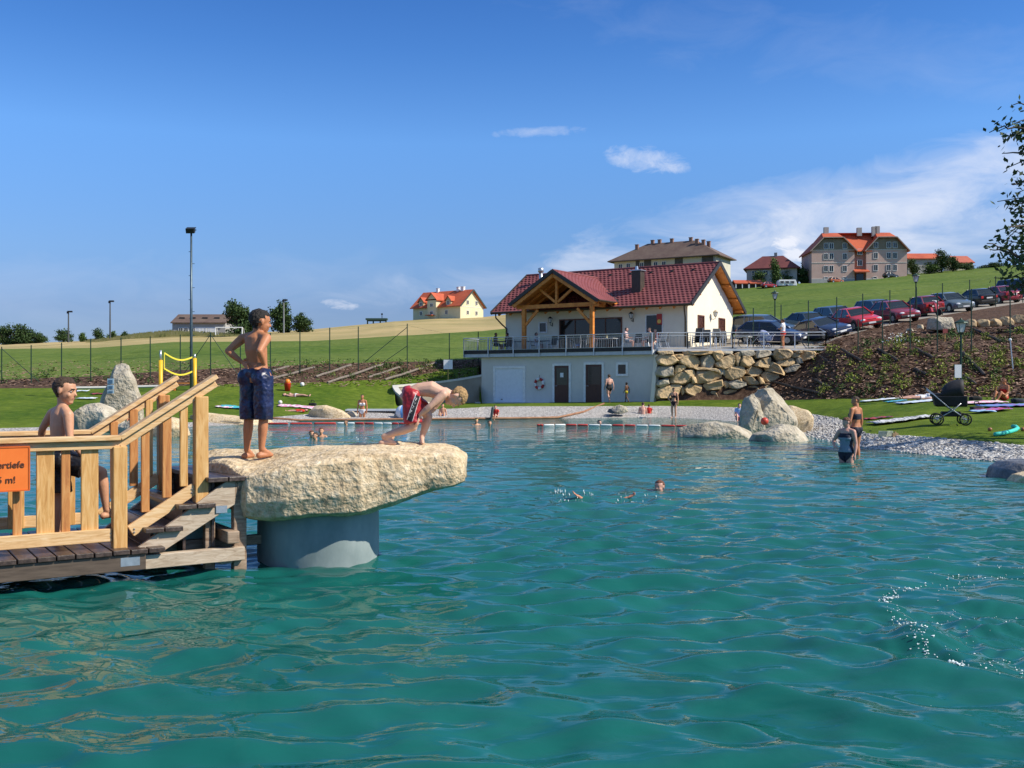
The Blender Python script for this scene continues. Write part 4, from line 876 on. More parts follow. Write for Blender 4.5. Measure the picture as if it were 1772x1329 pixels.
# the near tree whose twigs hang in at the right edge
r = random.Random(12); dT = 26.; bx = on_ground(1985, dT); t = thing('near_tree', 'leafy tree whose dark twigs hang into the right edge of the picture', 'tree', tuple(bx))
mb = MB(); top = V(.3, 0, 9.0); mb.tube([(0, 0, -.2), (.05, 0, 2.6), (.1, .1, 5.8), tuple(top)], [.25, .21, .15, .04], 10)
tw = MB(); lv = MB(); m_near = leafmat('foliage_near', [(.022, .035, .014), (.045, .07, .022), (.075, .105, .035)])
def twig(a, b, n=16, lsz=.08, sub=True, sag=.15):
    a, b = Vector(a), Vector(b); L = (b-a).length; pts = [a.lerp(b, k/6)+V(r.gauss(0, .03)*L, r.gauss(0, .05)*L, r.gauss(0, .03)*L+sag*L*math.sin(math.pi*k/6)*.5) for k in range(7)]
    tw.tube(pts, [.026*(1-k/7)+.007 for k in range(7)], 5)
    for k in range(n):
        f = .25+.78*(k/n)**.8; i = min(5, int(f*6)); q = pts[i].lerp(pts[i+1], min(1, f*6-i))
        for e in range(r.randint(2, 4)): leaf(lv, q+V(r.gauss(0, .115), r.gauss(0, .15), r.gauss(0, .115)), lsz*r.uniform(.75, 1.3), r)
    if sub:
        for k in range(3):
            i = r.randint(2, 5); d_ = (b-a).normalized()*L*.12; twig(pts[i], pts[i]+d_+V(r.gauss(0, .25), r.gauss(0, .3), r.gauss(0, .3)), 6, lsz, False)
tips = [(1722, 218, 0), (1742, 240, .4), (1755, 222, -.5), (1738, 290, .2), (1756, 305, -.3), (1762, 330, .5), (1742, 345, -.2), (1738, 362, .3), (1760, 372, 0), (1735, 400, 0), (1724, 418, .5), (1722, 440, -.4), (1732, 432, 0), (1728, 462, .3), (1742, 474, -.3), (1738, 425, .6), (1750, 450, .2), (1748, 492, 0), (1760, 500, .4), (1755, 415, -.6), (1765, 270, .3), (1770, 440, 0), (1768, 480, -.2)]
for px, py, o in tips:
    e = P(px, py, dT+o)-bx; zz = e.z+r.uniform(-.2, .5); twig((.12+.5*(e.x+1)*0, .0, max(3., min(8.6, zz))), e, 15)
for k in range(24):
    an = r.uniform(0, 6.28); z = r.uniform(3.6, 8.2); rr = r.uniform(1.3, 2.7)
    if math.cos(an) < -.45: an += math.pi
    twig((.1, .05, z-.5), (rr*math.cos(an), rr*math.sin(an), z+r.uniform(-.4, .6)), 14)
mb.build('trunk', m_trunk, t, smooth=True); tw.build('branches', m_trunk, t, smooth=True); lv.build('crown', m_near, t, recalc=False)
# ------------------------------------------------------------------ planting on the banks
def tuft(seed, m, h=.5, w=.4, n=70):
    rr = random.Random(seed); mb = MB()
    for i in range(n):
        an = rr.uniform(0, 6.28); q = rr.random()**.5; z = rr.random(); leaf(mb, V(w*q*math.cos(an)*(1-.4*z), w*q*math.sin(an)*(1-.4*z), h*z), .075*rr.uniform(.6, 1.3), rr)
    return mb.mesh('shrub', m, recalc=False)
TU = [tuft(1, m_leafy), tuft(2, m_leaf), tuft(3, m_leafy, .7, .35), tuft(4, m_leaf, .4, .5), tuft(5, m_leafd, .5, .5)]
r = random.Random(21)
def shrub(px, py, k, sc, label, group, lo=20):
    p = gp(px, py, lo); o = link('shrub', TU[k]); o.location = p-Zv*.03; o.rotation_euler = (0, 0, r.uniform(0, 6)); o.scale = (sc, sc, sc*r.uniform(.8, 1.3)); tag(o, label, 'shrub', group)
for i in range(80):
    px = r.uniform(1405, 1800); py = r.uniform(604, 684)
    if px < 1405+(684-py)*.0+max(0, (py-612))*0: pass
    shrub(px, py, r.choice((0, 0, 0, 2, 1)), r.uniform(.42, .9), 'small yellow green shrub planted in the bark of the right embankment', 'shrubs on the right embankment', 40)
for i in range(46):
    px = r.uniform(1490, 1800); shrub(px, 604-r.uniform(0, 1)*(px-1450)*.11-2, r.choice((0, 1, 3)), r.uniform(.5, .9), 'low plant on the upper slope below the parked cars', 'plants under the car park edge', 52)
for i in range(44):
    px = r.uniform(470, 825); py = r.uniform(628, 656); shrub(px, py, r.choice((0, 1, 3)), r.uniform(.45, .8), 'low green plant in the left planting bed below the fence', 'plants in the left bed', 58)
for i in range(24):
    px = r.uniform(-20, 300); py = r.uniform(645, 666); shrub(px, py, r.choice((1, 3, 4)), r.uniform(.5, .8), 'sparse weed in the bark strip at the far left', 'weeds in the far left bark strip', 58)
fl = link('flowering_bush', TU[2]); fl.location = gp(1556, 606, 45); fl.scale = (1.2, 1.2, 1.1); tag(fl, 'white flowering bush on the right embankment', 'bush')
mb = MB()
for i in range(60): leaf(mb, V(r.gauss(0, .3), r.gauss(0, .3), r.uniform(.35, .85)), .05, r)
mb.build('blossom', mat('white_blossom', [(.75, .75, .70)], rough=.8), fl, recalc=False)
# ground cover nobody could count: weeds over the banks, tall grass on the mound and along the bed
mb = MB()
for i in range(260):
    p = gp(r.uniform(1400, 1850), r.uniform(600, 690), 40)
    for e in range(4): leaf(mb, p+V(r.gauss(0, .12), r.gauss(0, .12), r.uniform(0, .16)), .07*r.uniform(.5, 1.2), r)
tag(mb.build('bank_weeds', m_leafy, recalc=False), kind='stuff')
mb = MB()
for i in range(800):
    px = r.uniform(440, 830); p = gp(px, r.uniform(622, 660), 55)
    for e in range(3): leaf(mb, p+V(r.gauss(0, .12), r.gauss(0, .12), r.uniform(0, .12)), .06*r.uniform(.5, 1.2), r)
tag(mb.build('bed_weeds', m_leaf, recalc=False), kind='stuff')
mb = MB(); chips = MB()
for i in range(9000):
    px = r.choice((r.uniform(1330, 1850), r.uniform(1330, 1850), r.uniform(-40, 830))); py = r.uniform(560, 692) if px > 900 else r.uniform(625, 670)
    if px > 900 and py < 690-(px-1330)*.45-62: continue
    p = gp(px, py, 40); a = r.uniform(0, 3.14); s = r.uniform(.04, .12); u = V(math.cos(a), math.sin(a), r.uniform(-.3, .3))*s; w = V(-math.sin(a), math.cos(a), .3)*s*.35
    chips.add([p+Zv*.05-u-w, p+Zv*.05+u-w, p+Zv*.06+u+w, p+Zv*.06-u+w], [(0, 1, 2, 3)])
tag(chips.build('bark_chips', mat('bark_chips', [(.05, .03, .02), (.20, .12, .08), (.42, .30, .22)], scale=3.7, rough=.95), recalc=False), kind='stuff')
grass = MB()
for i in range(5200):
    px = r.uniform(150, 420); d = r.uniform(225, 275); p = on_ground(px, d); h = r.uniform(.5, 1.3)*(.4+.6*math.sin(max(0, min(1, (px-150)/270))*math.pi)); a = r.uniform(-.6, .6)
    grass.add([p+V(-.25, 0, 0), p+V(.25, 0, 0), p+V(a, 0, h)], [(0, 1, 2)])
tag(grass.build('tall_dry_grass', mat('tall_dry_grass', [(.14, .16, .05), (.26, .25, .09), (.36, .31, .15)], scale=.3, rough=.9), recalc=False), kind='stuff')
# timbers laid on the banks
m_log = mat('dark_bank_timber', [(.035, .026, .02), (.08, .062, .05)], scale=5, rough=.8); m_logp = mat('grey_bank_timber', [(.13, .105, .085), (.24, .20, .165)], scale=5, rough=.85)
def timber(x0, y0, x1, y1, ox, oy, k, m, lo, label, grp):
    a, b = gp(ox+x0/k, oy+y0/k, lo), gp(ox+x1/k, oy+y1/k, lo); mb = MB(); c = (a+b)/2
    o = thing('bank_timber', label, 'timber', tuple(c), 0, grp); bpy.data.objects.remove(o); n = 5
    mb.tube([a.lerp(b, i/n)+Zv*(.07+.02*math.sin(i*2))-c for i in range(n+1)], .075, 7); o = mb.build('bank_timber', m); o.location = c; tag(o, label, 'timber', grp)
for q in ("700,430,820,500", "915,430,1030,495", "1135,425,1240,480", "570,470,780,610", "545,610,640,660", "300,628,590,695", "1415,450,1540,580", "1475,310,1640,385", "1690,290,1790,330", "1130,545,1200,580", "1420,585,1490,640", "840,525,900,555"):
    timber(*map(float, q.split(',')), 1250, 480, 3.395, m_log, 40, 'dark timber laid slantwise in the right embankment', 'timbers in the right embankment')
for q in ("85,645,195,615", "85,700,370,620", "380,685,620,605", "460,725,840,600", "740,690,950,620", "850,705,1110,625", "1130,607,1200,592"):
    timber(*map(float, q.split(',')), 450, 480, 3.938, m_logp, 58, 'grey timber laid slantwise in the left planting bed', 'timbers in the left bed')
# stones along the upper bank
SG = 'stones in the upper embankment'
boulder('boulder', 'big squared pale stone slab set in the upper embankment', [(1608, 570), (1609, 552), (1622, 548), (1644, 549), (1650, 556), (1651, 570), (1630, 572)], 62, 1.4, m_rockg, 41, .06, 1., SG)
for i, (x0, y0, x1, y1) in enumerate(((1671, 552, 1691, 565), (1690, 553, 1713, 565), (1712, 552, 1732, 564), (1731, 548, 1752, 563), (1750, 545, 1778, 559), (1776, 543, 1800, 557))):
    boulder('boulder', 'tan stone in the low row of stones along the upper embankment', [(x0, y1), (x0+1, y0+4), (x0+6, y0), (x1-5, y0+1), (x1, y0+6), (x1, y1)], 60, .8, m_rockw, 50+i, .05, 1.2, SG)
boulder('boulder', 'small white stone on the bark of the upper embankment', [(1568, 573), (1572, 568), (1578, 569), (1581, 573)], 59, .5, m_rockg, 58, .03, 2, SG)
boulder('boulder', 'small pale stone left of the squared stone slab', [(1588, 570), (1589, 562), (1596, 562), (1597, 570)], 61, .5, m_rock, 59, .03, 2, SG)
# ------------------------------------------------------------------ fences, masts, lamps
m_green = mat('green_steel', [(.012, .035, .022), (.022, .055, .035)], rough=.5, metallic=.2)
m_mast = mat('mast_steel', [(.06, .09, .11), (.10, .14, .16)], rough=.4, metallic=.5)
def fence(label, posts, d_of, braces=(), h_extra=0):
    pts = []
    for px, yt in posts:
        d = d_of(px); g = on_ground(px, d); t_ = P(px, yt, d); pts.append((g, t_.z-g.z))
    f = thing('wire_fence', label, 'fence', tuple(pts[0][0])); o = pts[0][0]
    for i, (g, h) in enumerate(pts):
        mb = MB(); mb.tube([g-o-Zv*.2, g-o+Zv*h], .034, 7); mb.build('fence_post', m_green, f)
        for b in [b for b in braces if b[0] == i]:
            for s, zf in ((b[1], .92), (b[1], .5)) if b[2] else ((b[1], .95),):
                q = g+V(s, .2 if s > 0 else -.2, 0); q.z = gz(q.x, q.y); mb = MB(); mb.tube([g-o+Zv*h*zf, q-o+(Zv*.0)+(V(-s*.45, 0, 0) if zf < .6 else V(0, 0, 0))], .022, 6); mb.build('brace', m_green, f)
    for fr in (.12, .5, .96):
        for a, b in zip(pts[:-1], pts[1:]):
            mb = MB(); mb.tube([a[0]-o+Zv*a[1]*fr, b[0]-o+Zv*b[1]*fr], .0045, 4, cap=False); mb.build('wire', m_green, f)
    return f
dF = lambda px: float(np.interp(px, KPX, KD[:, 5]))+.3
fence('long green wire fence on posts between planting bed and meadow', [(-105, 606), (-50, 603), (3, 600), (54, 597), (106.6, 593), (157, 586), (209.5, 584), (260, 582), (312, 579), (364.4, 575), (416, 577), (467.8, 576), (519, 574), (570.6, 567), (620, 565), (704.7, 560), (777.6, 576), (827.6, 574)], dF,
      ((2, 2.2, False), (9, -1.7, False), (9, 1.7, False), (15, -2.9, True)))
fence('green wire fence posts along the front edge of the car park', [(1485, 552), (1527, 521), (1575, 515), (1622, 507), (1681, 500), (1748, 489), (1810, 482)], lambda px: dF(px)-1.2)
fence('green wire fence posts behind the parked cars', [(1303.6, 533), (1351.6, 527), (1399, 520), (1448, 514), (1493, 508), (1540, 502), (1586, 497), (1631, 490), (1678, 484), (1723, 478), (1770, 471)], lambda px: float(np.interp(px, KPX, KD[:, 6]))+.6)
# floodlight mast on the lawn
mp_ = on_ground(331, 52); t = thing('floodlight_mast', 'tall green floodlight mast standing on the lawn behind the railing', 'mast', tuple(mp_)); hm = P(331, 400, 52).z-mp_.z
mb = MB(); mb.tube([(0, 0, -.2), (0, 0, hm*.45), (0, 0, hm)], [.085, .07, .05], 10); mb.build('pole', m_mast, t, smooth=True)
for i in range(9):
    mb = MB(); z = hm*(.32+.07*i); mb.tube([(.05, 0, z), (.17 if i % 2 else -.13, 0, z)], .015, 5); mb.build('climbing_peg', m_mast, t)
mb = MB(); mb.box((0, 0, hm+.06), (.5, .05, .05)); mb.build('cross_arm', m_black, t)
mb = MB(); mb.box((-.02, -.08, hm+.02), (.42, .22, .24), Matrix.Rotation(R(25), 3, 'X')); mb.box((-.02, -.02, hm+.14), (.46, .3, .03), Matrix.Rotation(R(25), 3, 'X')); mb.build('floodlight', m_black, t)
for px, y0, y1, lb in ((118.5, 540, 596, 'shorter distant floodlight mast on the left skyline'), (190.5, 522, 592, 'taller distant floodlight mast on the left skyline'), (491, 520, 578, 'pale lamp mast beside the dark tree right of the standing boy')):
    g = on_ground(px, 235); g.z = P(px, y1, 235).z-1; h = P(px, y0, 235).z-g.z; t = thing('lamp_mast', lb, 'mast', tuple(g)); mb = MB(); mb.tube([(0, 0, 0), (0, 0, h)], [.22, .14], 8); mb.build('pole', mat('grey_mast', [(.20, .21, .22)], rough=.6) if px > 400 else mat('dark_mast', [(.07, .075, .08)], rough=.6), t)
    mb = MB(); mb.box((.35, 0, h+.1), (1.0, .5, .35)); mb.box((-.15, 0, h-.1), (.4, .3, .5)); mb.build('lamp_head', m_black, t)
def lantern(label, px, py_top, d, base=None, sc=1.):
    g = on_ground(px, d); h = P(px, py_top, d).z-g.z; t = thing('lamp_post', label, 'street lamp', tuple(g)); e = h-.55*sc
    mb = MB(); mb.tube([(0, 0, -.2), (0, 0, .5), (0, 0, .52), (0, 0, e)], [.085, .08, .05, .042], 10); mb.tube([(0, 0, e-.12), (0, 0, e-.05), (0, 0, e)], [.04, .08, .10], 8); mb.build('pole', m_green, t)
    mb = MB()
    for k in range(4):
        a = math.pi/4+math.pi/2*k; mb.tube([(.13*sc*math.cos(a), .13*sc*math.sin(a), e), (.23*sc*math.cos(a), .23*sc*math.sin(a), e+.40*sc)], .014, 5)
    mb.tube([(0, 0, e+.40*sc), (0, 0, e+.44*sc), (0, 0, e+.54*sc), (0, 0, e+.56*sc), (0, 0, e+.62*sc)], [.30*sc, .28*sc, .07*sc, .05*sc, .02], 4 if False else 8); mb.build('lantern_frame', m_green, t)
    mb = MB()
    for k in range(4):
        pass
    mb.loft([[(q*.115*sc*sx, q*.115*sc*sy, e+zz) for sx, sy in ((-1, -1), (1, -1), (1, 1), (-1, 1))] for q, zz in ((.8, .005), (1.4, .40*sc))]); mb.build('lantern_glass', m_lamp, t)
lantern('tall green lamp post at the foot of the right embankment', 1663, 553, 44)
lantern('green lamp post between the parked cars and the bark slope', 1585, 474, 71.5)
lantern('green lamp post on the grass behind the dark blue cars', 1341, 504, 74)
# notices
def post_sign(name, label, px, y0, y1, w, h, d, m, pm, boards=1, base=None, cat='sign'):
    g = on_ground(px, d) if base is None else P(px, base, d); t = thing(name, label, cat, tuple(g)); zt = P(px, y0, d).z-g.z
    mb = MB(); mb.tube([(0, 0, -.15), (0, 0, zt-.05)], .03, 7); mb.build('post', pm, t)
    for i in range(boards):
        mb = MB(); mb.box((w*(i-(boards-1)/2)*1.04, -.05, zt-h/2), (w, .03, h)); mb.build('board', m, t)
    return t
m_board = mat('white_board', [(.70, .71, .72), (.78, .79, .80)], rough=.5, scale=3)
post_sign('notice_sign', 'pair of white notice boards on a yellow post above the curved wall', 775.5, 622.5, 0, .29, .62, 67.3, m_board, mat('yellow_post', [(.55, .40, .10)], rough=.6), 2, 668)
post_sign('notice_sign', 'white notice board in front of the tall green lamp post', 1657, 631, 0, .28, .56, 43.5, m_board, m_green)
post_sign('stake_sign', 'small red brown sign on a wooden stake in the embankment', 1635, 569, 0, .26, .24, 57, mat('red_brown_board', [(.28, .06, .05)], rough=.6), pine_v, 1, 598)
pl = gp(1754, 640, 38); t = thing('irrigation_pole', 'thin leaning silver pole with a white tip on the right embankment', 'pole', tuple(pl)); q = P(1748, 588, pl.y)-pl
mb = MB(); mb.tube([(0, 0, -.3), tuple(q)], [.035, .028], 7); mb.build('pole', steel, t); mb = MB(); mb.ell(tuple(q), .075, 8, 6); mb.build('white_tip', m_board, t)
# football goal, picnic shelter
g = P(396, 579, 225); t = thing('football_goal', 'white football goal in front of the low grey building', 'goal', tuple(g)); sw = 225/F
mb = MB()
for a, b in (((-23, 0), (-23, 13)), ((23, 0), (23, 13)), ((-23, 13), (23, 13))): mb.tube([(a[0]*sw, 0, a[1]*sw-.1), (b[0]*sw, 0, b[1]*sw-.1)], .12, 6)
mb.build('goal_frame', m_board, t)
mb = MB()
for s in (-1, 1): mb.tube([(s*23*sw, 0, 13*sw), (s*23*sw, 1.2, 11*sw), (s*23*sw, 2, 0)], .06, 5)
mb.build('net_stay', m_board, t)
g = P(652, 559, 296); g.z = gz(g.x, 296); t = thing('hay_rack', 'flat green field shelter on the skyline left of the yellow house', 'shelter', tuple(g)); sw = 296/F; zt = P(652, 552.5, 296).z-g.z
mb = MB(); mb.box((0, 0, zt), (37*sw, 2.4, .5)); mb.box((0, 0, zt-.35), (30*sw, 2.0, .4)); mb.build('roof', mat('green_sheet', [(.03, .07, .05)], rough=.6), t)
for x in (-16, -6, 6, 16):
    mb = MB(); mb.box((x*sw, 0, zt/2-.2), (.35, .35, zt)); mb.build('leg', mat('green_sheet', [(.03, .07, .05)]), t)
mb = MB(); mb.tube([(9*sw, 0, zt), (9*sw, 0, zt+1.5)], .1, 6); mb.box((9*sw, 0, zt+1.5), (.5, .3, .4)); mb.build('vent', m_black, t)
# ------------------------------------------------------------------ far houses
m_orange = two_scale('orange_tiles', [(.40, .075, .03), (.52, .11, .045)], [(.38, .07, .03), (.56, .13, .05)], 1.2, .3, .5, rough=.7)
m_cream = mat('cream_render', [(.62, .55, .34), (.72, .65, .44)], scale=.4); m_ochre = mat('grey_ochre_render', [(.40, .34, .20), (.48, .42, .27)], scale=.4)
m_brownroof = two_scale('brown_tiles', [(.10, .065, .05), (.16, .11, .085)], [(.1, .06, .05), (.17, .12, .09)], 1.2, .3, .5); m_dred = two_scale('dark_red_tiles', [(.11, .025, .025), (.17, .045, .04)], [(.11, .03, .03), (.18, .05, .045)], 1.2, .3, .5)
m_pink = mat('pink_render', [(.52, .34, .28), (.60, .42, .35)], scale=.5); m_attic = mat('brown_boarding', [(.20, .16, .11), (.26, .21, .15)], scale=.8); m_grey = mat('grey_plaster', [(.34, .33, .31), (.42, .41, .39)], scale=.6)
m_sills = mat('pale_trim', [(.62, .58, .52)], rough=.7)
def wbox(parent, x, y, z, w, h, out_=(0, -1), frm=m_frame, gls=m_glass, bar=True):
    ox, oy = out_; mb = MB(); tx, ty = -oy, ox
    def pc(dx, dz, ww, hh, o, th): mb.box((x+tx*dx+ox*o, y+ty*dx+oy*o, z+dz), (abs(tx)*ww+abs(ox)*th, abs(ty)*ww+abs(oy)*th, hh))
    f = .10; pc(0, h/2+f/2, w+2*f, f, .02, .16); pc(0, -h/2-f/2, w+2*f, f, .02, .16); pc(-w/2-f/2, 0, f, h, .02, .16); pc(w/2+f/2, 0, f, h, .02, .16)
    if bar: pc(0, 0, .07, h, .01, .14)
    o = mb.build('window', frm, parent); mb = MB(); pc(0, 0, w, h, 0, .06); mb.build('pane', gls, o); return o
# yellow house
ang = R(-36); cY = P(796.6, 549, 300); cY.z = P(796.6, 549, 300).z
yh = thing('yellow_house', 'pale yellow house with orange roof, dormers and two chimneys on the hill', 'house', tuple(cY), ang)
Ly, Wy, he, hr = 18.4, 11., 3.75, 8.3
mb = MB(); mb.box((-Ly/2, Wy/2, (he-1.5)/2), (Ly, Wy, he+1.5)); mb.prism([(-.25, 0, he), (-.25, Wy, he), (-.25, Wy/2, hr-.15)], (.25, 0, 0)); mb.prism([(-Ly, 0, he), (-Ly, Wy, he), (-Ly, Wy/2, hr-.15)], (.25, 0, 0)); wl = mb.build('wall', m_cream, yh)
mb = MB(); o_ = .7; sl_ = (hr-he)/(Wy/2)
mb.prism([(-Ly-o_, -o_, he-o_*sl_), (-Ly-o_, Wy/2, hr), (-Ly-o_, Wy+o_, he-o_*sl_), (-Ly-o_, Wy+o_, he-o_*sl_+.25), (-Ly-o_, Wy/2, hr+.28), (-Ly-o_, -o_, he-o_*sl_+.25)], (Ly+2*o_, 0, 0)); yr = mb.build('roof', m_orange, yh)
mb = MB()
for s0, s1 in (((-o_), Wy/2), (Wy+o_, Wy/2)): mb.beam((o_+.02, s0, he-o_*sl_+.1), (o_+.02, s1, hr+.1), .12, .4)
mb.build('barge_board', mat('dark_green_board', [(.04, .06, .05)]), yr)
for x, lab in ((-15.2, 0), (-4.6, 0)):
    mb = MB(); mb.box((x, 1.6, he+.7), (1.9, 3.2, 1.6)); mb.prism([(x-.95, .02, he+1.5), (x+.95, .02, he+1.5), (x, .02, he+2.6)], (0, 3, 0)); dm = mb.build('dormer', m_ochre, yh)
    mb = MB(); mb.prism([(x-1.3, -.3, he+1.2), (x, -.3, he+2.65), (x+1.3, -.3, he+1.2), (x+1.3, -.3, he+1.4), (x, -.3, he+2.9), (x-1.3, -.3, he+1.4)], (0, 4, 0)); mb.build('dormer_roof', m_orange, dm); wbox(dm, x, -.02, he+.75, .8, 1.0)
xb = -10.0; mb = MB(); mb.box((xb, .6, (he+1.6)/2-.6), (3.4, 3.6, he+2.8)); mb.prism([(xb-1.7, -1.2, he+2.), (xb+1.7, -1.2, he+2.), (xb, -1.2, he+3.6)], (0, 3, 0)); by = mb.build('stair_bay', m_cream, yh)
mb = MB(); mb.prism([(xb-2.2, -1.6, he+1.5), (xb, -1.6, he+3.7), (xb+2.2, -1.6, he+1.5), (xb+2.2, -1.6, he+1.75), (xb, -1.6, he+3.95), (xb-2.2, -1.6, he+1.75)], (0, 6, 0)); mb.build('bay_roof', m_orange, by)
for z in (1.6, 3.9): wbox(by, xb, -1.22, z, 1.0, .9)
mb = MB(); mb.beam((xb-1.3, -2.0, .9), (xb+1.3, -2.0, .9), 1.6, .2); mb.build('porch_awning', m_orange, by)
for x in (-15.2, -5.2): wbox(yh, x, -.02, 1.7, .9, 1.1)
for y in (3.4, 7.6):
    for z in (1.6, 4.6): wbox(yh, .02, y, z, .9, 1.1, (1, 0))
mb = MB(); mb.box((.01, Wy/2, 3.3), (.06, Wy+.02, .22)); mb.build('trim_band', m_sills, yh)
for x, w in ((-13.2, .7), (-3.4, 1.0), (-5.2, .8)):
    mb = MB(); mb.box((x, Wy/2, hr+.4), (w, .8, 1.6)); mb.box((x, Wy/2, hr+1.25), (w+.2, 1., .12)); mb.build('chimney', m_board, yr)
def hip_roof(mb, x0, x1, y0, y1, ze, zr_, inset): 
    ym = (y0+y1)/2; v = [(x0, y0, ze), (x1, y0, ze), (x1, y1, ze), (x0, y1, ze), (x0+inset, ym, zr_), (x1-inset, ym, zr_), (x0, y0, ze-.25), (x1, y0, ze-.25), (x1, y1, ze-.25), (x0, y1, ze-.25)]
    mb.add(v, [(0, 1, 5, 4), (1, 2, 5), (2, 3, 4, 5), (3, 0, 4), (6, 9, 8, 7), (0, 6, 7, 1), (1, 7, 8, 2), (2, 8, 9, 3), (3, 9, 6, 0)])
# brown roofed block behind the pool house
cb = P(1239.5, 505, 285); gb = thing('apartment_block', 'cream apartment block with brown hipped roof and many chimneys behind the pool house', 'apartment block', tuple(cb), R(-30)); s_ = 285/F
Lb, Wb, heb = 31., 12.5, (505-441)*s_
mb = MB(); mb.box((-Lb/2, Wb/2, heb/2-1), (Lb, Wb, heb+2)); mb.build('wall', mat('pale_yellow_grey', [(.50, .47, .36), (.58, .55, .44)], scale=.4), gb)
mb = MB(); hip_roof(mb, -Lb-1.6, 1.4, -1.4, Wb+1.4, heb, heb+5.4, 9.5); rb = mb.build('roof', m_brownroof, gb)
for x in (-29, -26.5, -22.3, -18, -15.5): wbox(gb, x, -.03, heb-1.7, 1.1, 1.5)
for x0, x1 in ((-24.8, -23.8), (-20.6, -19.2)):
    pass
for x, w in ((-20.5, 2.2), (-23.6, 1.2), (-2.4, 3.6), (-11, 2.4)):
    mb = MB(); mb.box((x, -.03, heb-1.6), (w, .10, 2.9)); mb.build('loggia', mat('dark_loggia', [(.05, .05, .045), (.10, .09, .08)], scale=1), gb)
for x in (-28, -25.4, -17.2, -12.8, -8.8, -6.4):
    wbox(gb, x+.6, -.04, heb-4.6, 1.1, 1.5)
for x in (-4.2, -.6): mb = MB(); mb.box((x, -.1, heb/2), (.25, .25, heb)); mb.build('post', m_grey, gb)
rr = random.Random(2)
for x, y, h in ((-25.5, 4.0, 2.2), (-21.5, 6.25, 1.4), (-19.3, 6.25, 1.4), (-15.5, 6.25, 1.4), (-9.7, 6.25, 1.3), (-7.2, 4.4, 3.0), (-5.2, 4.2, 2.2), (-4.2, 5.8, 1.6)):
    zb_ = heb+3.6+(1.8 if abs(y-6.25) < .1 else 0)*.95; mb = MB(); mb.box((x, y, zb_+.3), (.9, .8, h)); mb.box((x, y, zb_+.3+h/2), (1.1, 1., .15)); mb.build('chimney', mat('brick_chimney', [(.22, .12, .09), (.30, .18, .13)], scale=2), rb)
# dark red roofed house
cr = P(1292, 480, 275); s_ = 275/F; rh = thing('red_roofed_house', 'low grey house with dark red hipped roof half hidden by bushes', 'house', tuple(cr), R(-18)); Lr = 93*s_/math.cos(R(18))*.86
mb = MB(); mb.box((Lr/2, 4.5, .2), (Lr, 9, 4.6)); mb.build('wall', m_grey, rh); mb = MB(); hip_roof(mb, -.8, Lr+.8, -.8, 9.8, 2.25, 2.3+24*s_, 4.6); rr_ = mb.build('roof', m_dred, rh)
mb = MB(); mb.box((Lr*.56, 4.5, 2.5+24*s_), (.8, .8, 1.3)); mb.build('chimney', m_grey, rr_)
for x in (2, 5, 8): wbox(rh, x, -.02, 1.1, 1.1, 1.1)
# pink apartment house
cp = P(1404.5, 489, 268); s_ = 268/F; pa = thing('pink_apartment_house', 'four storey pink apartment house with two gabled wings and orange roof', 'apartment block', tuple(cp), R(-3))
LW, CWd, RW = 73*s_, 20*s_, 69*s_; hE = 56*s_; hT = 76*s_; hA = 56*s_; DP = 11.5
def wing(x0, w):
    mb = MB(); ch = w*.27; out = [(x0, 0, -1.5), (x0+w, 0, -1.5), (x0+w, 0, hE), (x0+w-ch, 0, hT), (x0+ch, 0, hT), (x0, 0, hE)]
    mb.prism(out, (0, DP, 0)); mb.build('wall', m_pink, pa)
    mb = MB(); zb = (489-433+14)*s_*.0+hA+.9*s_*10*.0; mb.prism([(x0-.02, -.06, hA), (x0+w+.02, -.06, hA), (x0+w+.02, -.06, hE), (x0+w-ch, -.06, hT-.02), (x0+ch, -.06, hT-.02), (x0-.02, -.06, hE)], (0, .06, 0)); mb.build('attic_boarding', m_attic, pa)
    mb = MB(); e = .55; k = (hT-hE)/ch
    for sgn in (0, 1):
        xx = lambda q: x0+q if sgn == 0 else x0+w-q
        mb.prism([(xx(-e), -.9, hE-e*k), (xx(ch), -.9, hT+.05), (xx(ch), -.9, hT+.35), (xx(-e), -.9, hE-e*k+.35)], (0, DP+1.6, 0))
    mb.build('wing_roof', m_orange, pa)
    mb = MB(); mb.add([(x0+ch-.2, -.9, hT+.05), (x0+w-ch+.2, -.9, hT+.05), (x0+w-ch-.5, 3.6, hT+13*s_), (x0+ch+.5, 3.6, hT+13*s_), (x0+w-ch+.2, DP, hT+.05), (x0+ch-.2, DP, hT+.05)], [(0, 1, 2, 3), (2, 4, 5, 3), (0, 3, 5), (1, 4, 2)]); mb.build('wing_roof', m_orange, pa)
    mb = MB()
    for (xa, za), (xb_, zb_) in (((x0-e, hE-e*k+.15), (x0+ch, hT+.2)), ((x0+w+e, hE-e*k+.15), (x0+w-ch, hT+.2)), ((x0+ch, hT+.2), (x0+w-ch, hT+.2))): mb.beam((xa, -.95, za), (xb_, -.95, zb_), .14, .24, (0, 0, 1) if abs(xa-xb_) > .1 else (0, 1, 0))
    mb.build('barge_board', mat('grey_barge', [(.34, .27, .22)]), pa)
wing(0, LW); wing(LW+CWd, RW)
mb = MB(); mb.box((LW+CWd/2, DP/2+.6, hE/2-.6), (CWd, DP-1.2, hE+1.2)); mb.build('stair_bay', mat('salmon_render', [(.52, .24, .17), (.6, .29, .21)], scale=.5), pa)
